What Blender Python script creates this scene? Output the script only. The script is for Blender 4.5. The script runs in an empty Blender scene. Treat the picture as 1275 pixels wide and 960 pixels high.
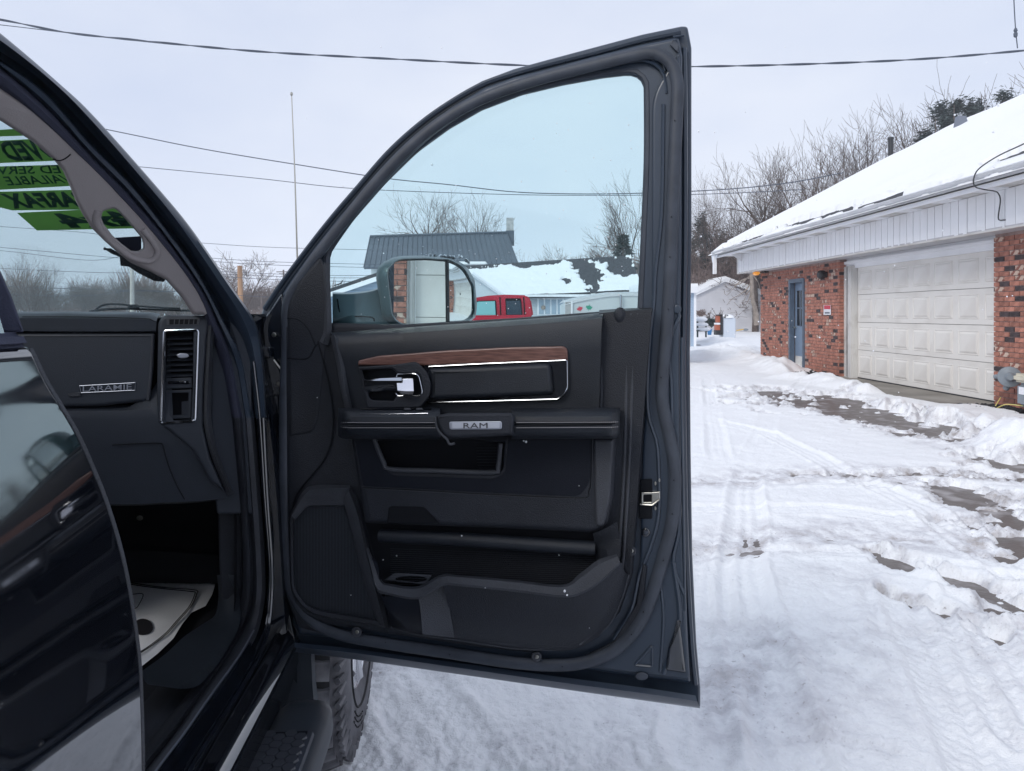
import bpy, bmesh, math, random
import numpy as np
from mathutils import Vector, Matrix, geometry
from mathutils import noise as mnoise
R = math.radians
S = bpy.context.scene
C = S.collection
random.seed(7)

# ------------------------------------------------------------------ camera, sky, sun, exposure
F, CX, CY, EYE = 880.0, 637.5, 391.0, 1.4      # focal length, centre column, horizon row (photo pixels), eye height
cd = bpy.data.cameras.new('camera'); cam = bpy.data.objects.new('camera', cd); C.objects.link(cam)
cam.location = (0, 0, EYE); cam.rotation_euler = (R(90), 0, 0)
cd.sensor_width = 36; cd.lens = 36 * F / 1275; cd.shift_y = -(480 - CY) / 1275
cd.clip_start = 0.05; cd.clip_end = 2000
S.camera = cam
S.cycles.volume_bounces = 3
S.view_settings.view_transform = 'Standard'; S.view_settings.look = 'None'
S.view_settings.exposure = .2; S.view_settings.gamma = 1

SUN_EL, SUN_AZ = 36, 222      # thin overcast, the brighter part of the sky behind the camera to the left
wd = bpy.data.worlds.new('World'); S.world = wd; wd.use_nodes = True
nt = wd.node_tree; nt.nodes.clear()
def N(t, **k):
    n = nt.nodes.new(t)
    for a, b in k.items(): setattr(n, a, b)
    return n
sky = N('ShaderNodeTexSky', sky_type='NISHITA', sun_disc=False, sun_elevation=R(SUN_EL), sun_rotation=R(SUN_AZ))
tc = N('ShaderNodeTexCoord'); mp = N('ShaderNodeMapping'); mp.inputs['Scale'].default_value = (1, 1, 2.2)
nz = N('ShaderNodeTexNoise'); nz.inputs['Scale'].default_value = 1.3; nz.inputs['Detail'].default_value = 5; nz.inputs['Roughness'].default_value = .55
rp_ = N('ShaderNodeValToRGB')
rp_.color_ramp.elements[0].position = .32; rp_.color_ramp.elements[0].color = (5.5, 6.2, 7.9, 1)
rp_.color_ramp.elements[1].position = .68; rp_.color_ramp.elements[1].color = (7.3, 7.75, 8.8, 1)
mx = N('ShaderNodeMix', data_type='RGBA'); mx.inputs[0].default_value = .93
bg = N('ShaderNodeBackground'); bg.inputs[1].default_value = .1
wo = N('ShaderNodeOutputWorld')
L = nt.links.new
L(tc.outputs['Generated'], mp.inputs[0]); L(mp.outputs[0], nz.inputs['Vector']); L(nz.outputs[0], rp_.inputs[0])
L(sky.outputs[0], mx.inputs[6]); L(rp_.outputs[0], mx.inputs[7]); L(mx.outputs[2], bg.inputs[0]); L(bg.outputs[0], wo.inputs[0])

sd = bpy.data.lights.new('sun', 'SUN'); sd.energy = 1.6; sd.angle = R(25); sd.color = (1, .96, .9)
sun = bpy.data.objects.new('sun', sd); C.objects.link(sun)
sv = Vector((math.sin(R(SUN_AZ)) * math.cos(R(SUN_EL)), math.cos(R(SUN_AZ)) * math.cos(R(SUN_EL)), math.sin(R(SUN_EL))))
sun.rotation_euler = sv.to_track_quat('Z', 'Y').to_euler(); sun.location = (0, -5, 20)

# ------------------------------------------------------------------ materials
def mat(name, col, rough=.5, metal=0, spec=.5, coat=0, bump=0, bscale=60, var=0, vscale=8, col2=None, ior=None,
        rand=0, stretch=None, detail=4, ramp=(.35, .65), rvar=0):
    m = bpy.data.materials.new(name); m.use_nodes = True
    t = m.node_tree; b = t.nodes['Principled BSDF']; l = t.links.new
    b.inputs['Base Color'].default_value = (*col, 1); b.inputs['Roughness'].default_value = rough
    b.inputs['Metallic'].default_value = metal; b.inputs['Specular IOR Level'].default_value = spec
    b.inputs['Coat Weight'].default_value = coat; b.inputs['Coat Roughness'].default_value = .03
    if ior: b.inputs['IOR'].default_value = ior
    if bump or var or rand or col2 or rvar:
        g = t.nodes.new('ShaderNodeTexCoord'); src = g.outputs['Object']
        if stretch:
            mpp = t.nodes.new('ShaderNodeMapping'); mpp.inputs['Scale'].default_value = stretch
            l(src, mpp.inputs[0]); src = mpp.outputs[0]
    if var or col2 or rvar:
        n = t.nodes.new('ShaderNodeTexNoise'); n.inputs['Scale'].default_value = vscale; n.inputs['Detail'].default_value = detail
        l(src, n.inputs['Vector'])
        r = t.nodes.new('ShaderNodeValToRGB'); r.color_ramp.elements[0].position = ramp[0]; r.color_ramp.elements[1].position = ramp[1]
        c2 = col2 if col2 else tuple(c * (1 + var) for c in col); c1 = col if col2 else tuple(c * (1 - var) for c in col)
        r.color_ramp.elements[0].color = (*c1, 1); r.color_ramp.elements[1].color = (*c2, 1)
        l(n.outputs[0], r.inputs[0]); out = r.outputs[0]
        if rvar:
            mr = t.nodes.new('ShaderNodeMapRange'); mr.inputs[1].default_value = .3; mr.inputs[2].default_value = .7
            mr.inputs[3].default_value = max(0, rough - rvar); mr.inputs[4].default_value = rough + rvar
            l(n.outputs[0], mr.inputs[0]); l(mr.outputs[0], b.inputs['Roughness'])
        if var or col2: l(out, b.inputs['Base Color'])
    else: out = None
    if rand:
        oi = t.nodes.new('ShaderNodeObjectInfo'); hs = t.nodes.new('ShaderNodeHueSaturation')
        mr = t.nodes.new('ShaderNodeMapRange'); mr.inputs[3].default_value = 1 - rand; mr.inputs[4].default_value = 1 + rand
        l(oi.outputs['Random'], mr.inputs[0]); l(mr.outputs[0], hs.inputs['Value'])
        if out: l(out, hs.inputs['Color'])
        else: hs.inputs['Color'].default_value = (*col, 1)
        l(hs.outputs[0], b.inputs['Base Color'])
    if bump:
        n2 = t.nodes.new('ShaderNodeTexNoise'); n2.inputs['Scale'].default_value = bscale; n2.inputs['Detail'].default_value = 3
        l(src, n2.inputs['Vector'])
        bp = t.nodes.new('ShaderNodeBump'); bp.inputs['Strength'].default_value = min(1, bump * 10); bp.inputs['Distance'].default_value = bump * .1
        l(n2.outputs[0], bp.inputs['Height']); l(bp.outputs[0], b.inputs['Normal'])
    return m

def glass(name, tint, refl=1.0):
    m = bpy.data.materials.new(name); m.use_nodes = True; t = m.node_tree; t.nodes.clear(); l = t.links.new
    o = t.nodes.new('ShaderNodeOutputMaterial'); tr = t.nodes.new('ShaderNodeBsdfTransparent'); tr.inputs[0].default_value = (*tint, 1)
    g = t.nodes.new('ShaderNodeBsdfGlossy'); g.inputs['Roughness'].default_value = .01
    f = t.nodes.new('ShaderNodeFresnel'); f.inputs[0].default_value = 1.45; mxs = t.nodes.new('ShaderNodeMixShader')
    mu = t.nodes.new('ShaderNodeMath'); mu.operation = 'MULTIPLY'; mu.inputs[1].default_value = refl
    l(f.outputs[0], mu.inputs[0]); l(mu.outputs[0], mxs.inputs[0]); l(tr.outputs[0], mxs.inputs[1]); l(g.outputs[0], mxs.inputs[2]); l(mxs.outputs[0], o.inputs[0])
    return m

M = {}
M['paint'] = mat('black_car_paint', (.004, .005, .008), .05, ior=3.0, rvar=.03, vscale=5, stretch=(1, 1, 3), bump=.002, bscale=14)
M['jamb'] = mat('black_inner_paint', (.005, .007, .012), .07, ior=2.1, var=.5, vscale=30, bump=.004, bscale=20)
M['frame'] = mat('veil_tinted_frame_paint', (.026, .038, .058), .32, spec=.55, bump=.006, bscale=90)  # black paint lifted towards blue: lens veil glare put into the base colour
M['rubber'] = mat('rubber_seal', (.042, .050, .066), .5, spec=.35, bump=.02, bscale=300, var=.15, vscale=20)
M['leather'] = mat('black_leather', (.010, .013, .019), .40, spec=.40, bump=.035, bscale=620, rvar=.10, var=.25, vscale=6, detail=9)
M['plastic'] = mat('black_plastic', (.015, .0175, .024), .5, spec=.30, bump=.05, bscale=420, rvar=.08, var=.30, vscale=5, detail=9)
M['dashp'] = mat('dash_plastic', (.032, .038, .050), .5, spec=.32, bump=.03, bscale=600, rvar=.05)
M['dashl'] = mat('dash_leather', (.034, .041, .053), .42, spec=.4, bump=.02, bscale=900, rvar=.06)
M['edge'] = mat('pale_grey_edge', (.11, .12, .15), .35, spec=.6)
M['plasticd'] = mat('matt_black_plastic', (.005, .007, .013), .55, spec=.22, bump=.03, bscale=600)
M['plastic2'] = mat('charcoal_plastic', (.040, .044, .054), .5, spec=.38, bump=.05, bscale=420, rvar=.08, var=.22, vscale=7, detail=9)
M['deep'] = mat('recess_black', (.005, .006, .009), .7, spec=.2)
M['gloss'] = mat('piano_black', (.004, .005, .008), .08, spec=.6)
M['chrome'] = mat('chrome', (.50, .52, .56), .12, metal=1, rvar=.04, vscale=40)
M['badge'] = mat('brushed_badge', (.40, .43, .50), .35, metal=.5)
M['thread'] = mat('grey_thread', (.28, .27, .28), .8)
M['pillar'] = mat('grey_pillar_trim', (.29, .268, .272), .6, spec=.3, bump=.03, bscale=500)
M['sealdark'] = mat('dark_seal_cloth', (.042, .046, .074), .7, spec=.2, bump=.03, bscale=400)
M['glass'] = glass('tinted_glass', (.87, .962, .966), .5)
M['ws'] = glass('windshield_glass', (.88, .965, .972), .3)
M['mirror'] = mat('mirror_glass', (.86, .90, .90), .0, metal=1)
M['steel'] = mat('zinc_steel', (.45, .44, .40), .35, metal=1)
M['papermat'] = mat('white_paper', (.93, .945, .97), .7, spec=.3, var=.02, vscale=20, bump=.02, bscale=30)
M['ink'] = mat('black_ink', (.02, .02, .025), .7)
M['carpet'] = mat('black_carpet', (.030, .032, .040), .95, spec=.1, bump=.1, bscale=700)
M['tyre'] = mat('dusty_tyre_rubber', (.055, .056, .064), .75, spec=.3, bump=.03, bscale=120, col2=(.16, .16, .175), vscale=9)
M['rim'] = mat('alloy_rim', (.6, .6, .62), .25, metal=1)
def woodmat():
    m = mat('walnut_trim', (.075, .034, .028), .32, spec=.5, col2=(.17, .085, .068), vscale=26, stretch=(1.0, 1.0, 16), detail=6, coat=.15)
    return m
M['wood'] = woodmat()
def grillemat():
    m = mat('speaker_cloth', (.007, .009, .013), .8, spec=.25); t = m.node_tree; l = t.links.new; b = t.nodes['Principled BSDF']
    g = t.nodes.new('ShaderNodeTexCoord'); v = t.nodes.new('ShaderNodeTexVoronoi'); v.inputs['Scale'].default_value = 420; v.inputs['Randomness'].default_value = .15
    l(g.outputs['Object'], v.inputs['Vector']); r = t.nodes.new('ShaderNodeValToRGB')
    r.color_ramp.elements[0].color = (.004, .005, .007, 1); r.color_ramp.elements[0].position = .25
    r.color_ramp.elements[1].color = (.022, .026, .034, 1); r.color_ramp.elements[1].position = .5
    l(v.outputs['Distance'], r.inputs[0]); l(r.outputs[0], b.inputs['Base Color'])
    bp = t.nodes.new('ShaderNodeBump'); bp.inputs['Strength'].default_value = .6; bp.inputs['Distance'].default_value = .001
    l(v.outputs['Distance'], bp.inputs['Height']); l(bp.outputs[0], b.inputs['Normal'])
    return m
M['grille'] = grillemat()

# ------------------------------------------------------------------ objects
ORG = {}
def empty(name, loc, label=None, cat=None, group=None, parent=None):
    o = bpy.data.objects.new(name, None); C.objects.link(o); o.empty_display_size = .2
    ORG[o.name] = Vector(loc)
    if parent: o.parent = parent; o.location = Vector(loc) - ORG[parent.name]
    else: o.location = loc
    if label: o['label'] = label
    if cat: o['category'] = cat
    if group: o['group'] = group
    return o
def smooth(bm, ang=38):
    for f in bm.faces: f.smooth = True
    for e in bm.edges:
        if len(e.link_faces) == 2 and e.calc_face_angle(0) > R(ang): e.smooth = False
def obj(name, bm, m, parent=None, ang=38, label=None, cat=None, group=None, kind=None, recalc=True, flat=False, base=None):
    if isinstance(bm, bmesh.types.BMesh):
        if recalc: bmesh.ops.recalc_face_normals(bm, faces=bm.faces[:])
        if not flat: smooth(bm, ang)
        vs = [v.co for v in bm.verts]
        lo = Vector([min(v[i] for v in vs) for i in range(3)]); hi = Vector([max(v[i] for v in vs) for i in range(3)])
        o0 = base if base is not None else (Vector(((lo.x + hi.x) / 2, (lo.y + hi.y) / 2, lo.z)) if not parent else (lo + hi) / 2)
        o0 = Vector(o0)
        bmesh.ops.translate(bm, vec=-o0, verts=bm.verts[:])
        me = bpy.data.meshes.new(name); bm.to_mesh(me); bm.free()
    else:
        me, o0 = bm, Vector(base if base is not None else (0, 0, 0))
    if m is not None and not me.materials:
        for mm in (m if isinstance(m, (list, tuple)) else [m]): me.materials.append(M[mm] if isinstance(mm, str) else mm)
    o = bpy.data.objects.new(name, me); C.objects.link(o)
    ORG[o.name] = o0
    o.location = o0
    if parent is not None: o.parent = parent; o.location = o0 - ORG[parent.name]
    for k, v in (('label', label), ('category', cat), ('group', group), ('kind', kind)):
        if v: o[k] = v
    return o
def inst(src, loc, parent=None, rot=None, scale=None, label=None, cat=None, group=None, name=None):
    o = src.copy(); C.objects.link(o)
    ORG[o.name] = Vector(loc); o.parent = parent
    o.location = Vector(loc) - (ORG[parent.name] if parent else Vector((0, 0, 0)))
    if rot: o.rotation_euler = rot
    if scale: o.scale = scale
    if label: o['label'] = label
    return o

# ------------------------------------------------------------------ mappings from a sight line to a surface of the place
def ray(px, py): return Vector(((px - CX) / F, 1.0, -(py - CY) / F))
CAMP = Vector((0, 0, EYE))
def W(px, py, Y): return CAMP + ray(px, py) * Y
def G(px, py, z=0): r = ray(px, py); return CAMP + r * ((z - EYE) / r.z)
DA, DB = Vector((-.55, 1.76, 0)), Vector((.398, 1.49, 0))
DE = (DB - DA).normalized(); DN = Vector((DE.y, -DE.x, 0)).normalized()      # door direction, door normal (towards the cabin side)
def D(px, py, n=0):
    r = ray(px, py); return CAMP + r * ((n + DA.dot(DN)) / r.dot(DN))
TA = math.atan2(-57.5, 880)                       # heading of the pickup
TT = Vector((math.sin(TA), math.cos(TA), 0)); TS = Vector((math.cos(TA), -math.sin(TA), 0))
def T(a, b, h): return CAMP + TT * a + TS * b + Vector((0, 0, h))
def PA(a0):
    def f(px, py, n=0): r = ray(px, py); return CAMP + r * ((a0 - n) / r.dot(TT))
    return f
def PBm(b0):
    def f(px, py, n=0): r = ray(px, py); return CAMP + r * ((b0 + n) / r.dot(TS))
    return f
def PZ(z0):
    def f(px, py, n=0): r = ray(px, py); return CAMP + r * ((z0 + n - EYE) / r.z)
    return f
def PW(px, py, n=0):                               # windshield plane  a + 2.2 h = 2.3
    r = ray(px, py); return CAMP + r * ((2.3 - n) / (r.dot(TT) + 2.2 * r.z))
def pil_a(px, py): return 1.09 + (px + py - 41) / 676 * .66
def PP(px, py, n=0): r = ray(px, py); return CAMP + r * ((pil_a(px, py) - n) / r.dot(TT))

# ------------------------------------------------------------------ shape builders
def rp(pts, r=0, seg=5, closed=True):
    out = []; n = len(pts)
    for i, p in enumerate(pts):
        rr = p[2] if len(p) > 2 else r
        P = Vector(p[:2])
        if rr <= 0 or (not closed and i in (0, n - 1)): out.append((P.x, P.y)); continue
        A = Vector(pts[i - 1][:2]); B = Vector(pts[(i + 1) % n][:2])
        da, db = (A - P), (B - P); la, lb = da.length, db.length
        t = min(rr, la * .49, lb * .49); p0 = P + da / la * t; p1 = P + db / lb * t
        for k in range(seg + 1):
            u = k / seg; q = p0 * (1 - u) ** 2 + P * 2 * u * (1 - u) + p1 * u * u; out.append((q.x, q.y))
    return out
def cr(pts, n, closed=False):
    """Catmull-Rom through points, n samples by arc length"""
    P = [Vector(p) for p in pts]; m = len(P); out = []
    segs = m if closed else m - 1
    for i in range(segs):
        p1, p2 = P[i], P[(i + 1) % m]
        p0 = P[i - 1] if (closed or i > 0) else p1 * 2 - p2
        p3 = P[(i + 2) % m] if (closed or i + 2 < m) else p2 * 2 - p1
        k = 12
        for j in range(k):
            t = j / k
            out.append(.5 * ((2 * p1) + (p2 - p0) * t + (2 * p0 - 5 * p1 + 4 * p2 - p3) * t * t + (3 * p1 - p0 - 3 * p2 + p3) * t ** 3))
    out.append(P[0].copy() if closed else P[-1].copy())
    L_ = [0]
    for a, b in zip(out, out[1:]): L_.append(L_[-1] + (b - a).length)
    res = []; j = 0; cnt = n if closed else n - 1
    for i in range(n):
        d = L_[-1] * i / cnt
        while j < len(L_) - 2 and L_[j + 1] < d: j += 1
        s = L_[j + 1] - L_[j]; u = (d - L_[j]) / s if s > 1e-9 else 0
        res.append(out[j].lerp(out[j + 1], min(1, u)))
    return res
def loft(rails, n=24, closed_u=False, closed_v=False, caps=False, bm=None, resample=True):
    bm = bm or bmesh.new()
    rr = [cr(r, n, closed_u) if resample else [Vector(p) for p in r] for r in rails]
    g = [[bm.verts.new(p) for p in r] for r in rr]; nu = len(g[0]); nv = len(g)
    for i in range(nv if closed_v else nv - 1):
        for j in range(nu if closed_u else nu - 1):
            a, b, c, d = g[i][j], g[i][(j + 1) % nu], g[(i + 1) % nv][(j + 1) % nu], g[(i + 1) % nv][j]
            try: bm.faces.new((a, b, c, d))
            except ValueError: pass
    if caps and closed_v:
        for j in (0, nu - 1):
            try: bm.faces.new([g[i][j] for i in range(nv)])
            except ValueError: pass
    return bm
def offs(P, w):
    """offset a closed 2-D polygon inwards by w (image space)"""
    n = len(P); area = sum(P[i][0] * P[(i + 1) % n][1] - P[(i + 1) % n][0] * P[i][1] for i in range(n))
    s = 1 if area > 0 else -1; out = []
    for i in range(n):
        a, p, b = Vector(P[i - 1]), Vector(P[i]), Vector(P[(i + 1) % n])
        d1, d2 = (p - a), (b - p)
        if d1.length < 1e-6: d1 = d2
        if d2.length < 1e-6: d2 = d1
        d1, d2 = d1.normalized(), d2.normalized()
        n1, n2 = Vector((-d1.y, d1.x)) * s, Vector((-d2.y, d2.x)) * s
        m = n1 + n2
        if m.length < .2: m = n1
        m.normalize(); k = min(2.0, 1 / max(.3, m.dot(n1)))
        q = p + m * w * k; out.append((q.x, q.y))
    return out
def pad(mp, outline, n0, n1, r=3, rn=.006, seg=4, holes=(), hr=None, bm=None, back=True):
    """solid with the given outline between depths n0 and n1, edge rounded over r pixels / rn metres"""
    bm = bm or bmesh.new(); loops = []
    def side(P, w):
        rings = [(0, n0), (0, n1 - rn)]
        if r > 0:
            for k in range(1, seg + 1):
                t = math.pi / 2 * k / seg; rings.append((w * (1 - math.cos(t)), n1 - rn + rn * math.sin(t)))
            rings.append((w * 1.25, n1))
        else: rings = [(0, n0), (0, n1)]
        vv = []
        for (o, n) in rings:
            Q = offs(P, o) if o else P
            vv.append(([bm.verts.new(mp(x, y, n)) for x, y in Q], Q))
        m = len(P)
        for (a, _), (b, _) in zip(vv, vv[1:]):
            for i in range(m):
                bm.faces.new((a[i], a[(i + 1) % m], b[(i + 1) % m], b[i]))
        return vv[-1], vv[0]
    tops, bots = [], []
    t, b = side(list(outline), r); tops.append(t); bots.append(b)
    for h in holes:
        t, b = side(list(h), -(hr if hr is not None else r)); tops.append(t); bots.append(b)
    for lst in ((tops, bots) if back else (tops,)):
        tess = geometry.tessellate_polygon([[Vector((x, y, 0)) for x, y in Q] for _, Q in lst])
        flat = [v for vs, _ in lst for v in vs]
        for tri in tess:
            try: bm.faces.new([flat[i] for i in tri])
            except ValueError: pass
    return bm
def tube(pts, r, sides=8, n=None, closed=False, bm=None, flat=None, caps=True):
    """round tube along 3-D points; r a number or list; flat=(normal, k) squashes it along a direction"""
    bm = bm or bmesh.new()
    P = cr(pts, n, closed) if n else [Vector(p) for p in pts]
    m = len(P); rings = []; up = Vector((0, 0, 1))
    prev = None
    for i, p in enumerate(P):
        a = P[i - 1] if (i > 0 or closed) else p; b = P[(i + 1) % m] if (i < m - 1 or closed) else p
        t = (b - a).normalized()
        if prev is None:
            x = t.cross(up)
            if x.length < .1: x = t.cross(Vector((0, 1, 0)))
        else: x = prev - t * prev.dot(t)
        x.normalize(); prev = x; y = t.cross(x)
        rr = r[min(len(r) - 1, int(i * len(r) / m))] if isinstance(r, (list, tuple)) else r
        if callable(rr): rr = rr(i / (m - 1))
        ring = []
        for k in range(sides):
            an = 2 * math.pi * k / sides; v = x * math.cos(an) * rr + y * math.sin(an) * rr
            if flat: v = v - flat[0] * v.dot(flat[0]) * (1 - flat[1])
            ring.append(bm.verts.new(p + v))
        rings.append(ring)
    for i in range(m if closed else m - 1):
        A, B = rings[i], rings[(i + 1) % m]
        for k in range(sides): bm.faces.new((A[k], A[(k + 1) % sides], B[(k + 1) % sides], B[k]))
    if caps and not closed:
        bm.faces.new(rings[0]); bm.faces.new(rings[-1][::-1])
    return bm
def line(mp, pts, r, n=0, cnt=None, closed=False, bm=None, sides=6, rnd=0, flat=None):
    q = rp(pts, rnd, 4, closed) if rnd or any(len(p) > 2 for p in pts) else pts
    return tube([mp(x, y, n) for x, y in [p[:2] for p in q]], r, sides, cnt, closed, bm, flat)
def box(bm, c, s, rot=None, M4=None):
    g = bmesh.ops.create_cube(bm, size=1)['verts']
    for v in g:
        p = Vector((v.co.x * s[0], v.co.y * s[1], v.co.z * s[2]))
        if rot: p.rotate(rot)
        v.co = p + Vector(c)
    return g
def hexa(bm, pts8):
    v = [bm.verts.new(p) for p in pts8]
    for f in ((0, 1, 2, 3), (7, 6, 5, 4), (0, 4, 5, 1), (1, 5, 6, 2), (2, 6, 7, 3), (3, 7, 4, 0)): bm.faces.new([v[i] for i in f])
def cyl(bm, a, b, r, r2=None, seg=16): 
    return tube([a, b], [r, r if r2 is None else r2], seg, bm=bm)
def lathe(bm, c, axis, prof, seg=32, cap=True):
    """prof: list of (radius, offset along axis)"""
    ax = Vector(axis).normalized(); x = ax.orthogonal().normalized(); y = ax.cross(x); rings = []
    for (r, o) in prof:
        rings.append([bm.verts.new(Vector(c) + ax * o + (x * math.cos(2 * math.pi * k / seg) + y * math.sin(2 * math.pi * k / seg)) * r) for k in range(seg)])
    for A, B in zip(rings, rings[1:]):
        for k in range(seg): bm.faces.new((A[k], A[(k + 1) % seg], B[(k + 1) % seg], B[k]))
    for rr in ((rings[0], rings[-1]) if cap else ()):
        try: bm.faces.new(rr)
        except ValueError: pass
    return bm
def disc(mp, px, py, rpx, n0, n1, ry=None, seg=16, bev=1):
    ry = ry or rpx
    return pad(mp, [(px + rpx * math.cos(2 * math.pi * k / seg), py + ry * math.sin(2 * math.pi * k / seg)) for k in range(seg)], n0, n1, bev, min(.002, abs(n1 - n0) * .5))
def lettering(text, mp, quad, n0, n1, mirror=False, bold=0.0, shear=0):
    """text as a mesh mapped into the quadrilateral tl, tr, br, bl (sight-line coordinates) of a surface"""
    cu = bpy.data.curves.new('t', 'FONT'); cu.body = text; cu.fill_mode = 'FRONT'; cu.offset = bold; cu.resolution_u = 2; cu.shear = shear
    o = bpy.data.objects.new('t', cu); C.objects.link(o)
    bpy.context.view_layer.update()
    me = bpy.data.meshes.new_from_object(o.evaluated_get(bpy.context.evaluated_depsgraph_get()))
    bpy.data.objects.remove(o)
    bm = bmesh.new(); bm.from_mesh(me); bpy.data.meshes.remove(me)
    for e in bm.edges: e.smooth = True
    xs = [v.co.x for v in bm.verts]; ys = [v.co.y for v in bm.verts]
    x0, x1, y0, y1 = min(xs), max(xs), min(ys), max(ys)
    g = bmesh.ops.extrude_face_region(bm, geom=bm.faces[:])
    top = {v for v in g['geom'] if isinstance(v, bmesh.types.BMVert)}
    tl, tr, br, bl = [Vector(q) for q in quad]
    for v in bm.verts:
        u = (v.co.x - x0) / (x1 - x0); w = (v.co.y - y0) / (y1 - y0)
        if mirror: u = 1 - u
        p = bl.lerp(br, u).lerp(tl.lerp(tr, u), w)
        v.co = mp(p.x, p.y, n1 if v in top else n0)
    return bm

# ================================================================== PICKUP TRUCK
truck = empty('pickup_truck', T(1.0, -1.3, -1.4), 'black crew cab pickup truck standing with its front passenger door wide open', 'pickup truck')

# ------------------------------------------------------------------ open front door (painted shell, trims on its inner side)
OUT = [(322, 402), (330, 378), (350, 350), (380, 309), (410, 272), (440, 237), (480, 191), (520, 154), (560, 124), (600, 101), (640, 86), (680, 75), (740, 59), (800, 43), (848, 33), (856, 33, 4),
       (861, 60), (861, 150), (861, 300), (859, 440), (860, 560), (862, 690), (867, 800), (872, 856), (872, 881, 3),
       (800, 871), (700, 857), (560, 837), (440, 820), (366, 812), (358, 780), (352, 720), (345, 640), (340, 560), (334, 500), (326, 440)]
WIN = [(414, 414), (411, 370), (411, 316, 8), (440, 275), (480, 229), (520, 190), (560, 161), (600, 138), (650, 119), (700, 107), (750, 98), (802, 92, 30), (802, 200), (798, 300), (792, 387), (740, 391), (640, 398), (560, 404), (500, 409)]
OUT, WIN = rp(OUT, 0), rp(WIN, 3)
WIN2 = rp([(414, 440), (411, 370), (411, 316, 8), (440, 275), (480, 229), (520, 190), (560, 161), (600, 138), (650, 119), (700, 107), (750, 98), (802, 92, 30), (802, 200), (798, 300), (792, 430)], 3)
bm = pad(D, OUT, -.115, -.055, 3, .01, 3, [WIN2])
INN = rp([(336, 402), (344, 378), (362, 350), (390, 311), (420, 273), (450, 239), (490, 194), (528, 159), (566, 131), (604, 109), (640, 96), (680, 86), (740, 70), (800, 55), (845, 46, 6),
       (850, 70), (849, 150), (849, 300), (847, 440), (848, 560), (852, 690), (857, 800), (860, 850, 4), (800, 843), (700, 829), (560, 811), (440, 796), (372, 790), (364, 760), (358, 720), (352, 640), (348, 560), (345, 500), (340, 440)], 0)
pad(D, INN, -.056, -.022, 4, .014, 4, [WIN2], bm=bm)
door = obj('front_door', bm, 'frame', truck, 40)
def sub(name, bm, m, **k): return obj(name, bm, m, door, **k)

# glossy stamped shut face along the rear edge, with its ridges and pressings
bm = pad(D, rp([(812, 388), (812, 120, 20), (846, 62, 8), (848, 300), (846, 440), (847, 560), (851, 690), (856, 800), (859, 846, 4), (790, 838), (720, 828), (770, 800), (796, 745), (800, 560)], 0), -.024, -.012, 3, .004, 3)
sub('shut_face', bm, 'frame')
bm = bmesh.new()
line(D, [(852, 60), (853, 150), (853, 300), (851, 440), (852, 560), (855, 690), (861, 800), (866, 852)], .006, -.045, 40, bm=bm)
line(D, [(843, 240), (842, 330), (840, 378), (846, 392), (838, 410), (832, 440), (836, 480), (838, 560), (846, 600), (845, 660), (838, 700), (852, 740)], .0045, -.012, 50, bm=bm)
line(D, [(849, 420), (849, 520), (851, 640), (853, 760)], .003, -.012, 20, bm=bm)
line(D, [(826, 130), (824, 260), (816, 340), (814, 380), (809, 420), (806, 480), (808, 520), (817, 548), (820, 580), (820, 640), (810, 680), (796, 716), (786, 760), (764, 796)], .0042, -.010, 60, bm=bm)
line(D, [(838, 700), (846, 760), (842, 790), (826, 838)], .006, -.012, 20, bm=bm)
line(D, [(822, 720), (826, 770), (822, 836)], .004, -.012, 14, bm=bm)
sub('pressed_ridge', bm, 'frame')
bm = line(D, [(812, 804), (812, 830), (790, 828)], .003, -.011, None, True, rnd=3)
sub('triangle_pressing', bm, 'frame')
bm = pad(D, rp([(832, 806), (846, 770), (852, 820), (854, 838), (828, 834)], 3), -.014, -.004, 3, .005, 3)
sub('corner_pressing', bm, 'jamb')
bm = disc(D, 799, 842, 8, -.02, -.006, 5, bev=3); sub('drain_plug', bm, 'rubber')
# bottom sill flap of the door and its bright bead
bm = loft([[D(366, 800, -.02), D(440, 808, -.02), D(560, 824, -.02), D(700, 843, -.02), D(800, 856, -.02), D(866, 866, -.02)],
           [D(366, 806, -.012), D(440, 813, -.010), D(560, 830, -.010), D(700, 850, -.010), D(800, 863, -.010), D(868, 873, -.012)],
           [D(366, 811, -.03), D(440, 820, -.03), D(560, 837, -.03), D(700, 857, -.03), D(800, 870, -.03), D(871, 880, -.03)],
           [D(366, 812, -.11), D(440, 821, -.11), D(560, 838, -.11), D(700, 858, -.11), D(800, 872, -.11), D(872, 882, -.11)]], 30)
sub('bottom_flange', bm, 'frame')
# upper frame: outer lip, mid groove line, glass run
TOPL = [(330, 385), (352, 352), (384, 309), (414, 271), (444, 236), (484, 190), (524, 154), (564, 126), (604, 104), (644, 91), (684, 80), (744, 65), (800, 50), (848, 40)]
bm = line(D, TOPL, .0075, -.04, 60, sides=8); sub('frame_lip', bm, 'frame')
bm = line(D, [(373, 352), (400, 318), (430, 282), (462, 244), (498, 205), (534, 171), (570, 145), (606, 124), (650, 108), (700, 97), (744, 86), (790, 76), (812, 78), (826, 92), (830, 116)], .0035, -.012, 60, sides=6)
line(D, [(800, 63), (822, 74), (828, 88), (823, 86), (808, 70), (796, 64)], .0025, -.014, 30, bm=bm)
line(D, [(838, 46), (852, 44)], .0025, -.016, None, bm=bm)
sub('frame_ridge', bm, 'frame')
bm = pad(D, rp([(838, 49), (846, 56), (844, 66), (834, 56)], 1), -.03, -.014, 1, .003, 2); sub('frame_pressing', bm, 'rubber')
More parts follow.
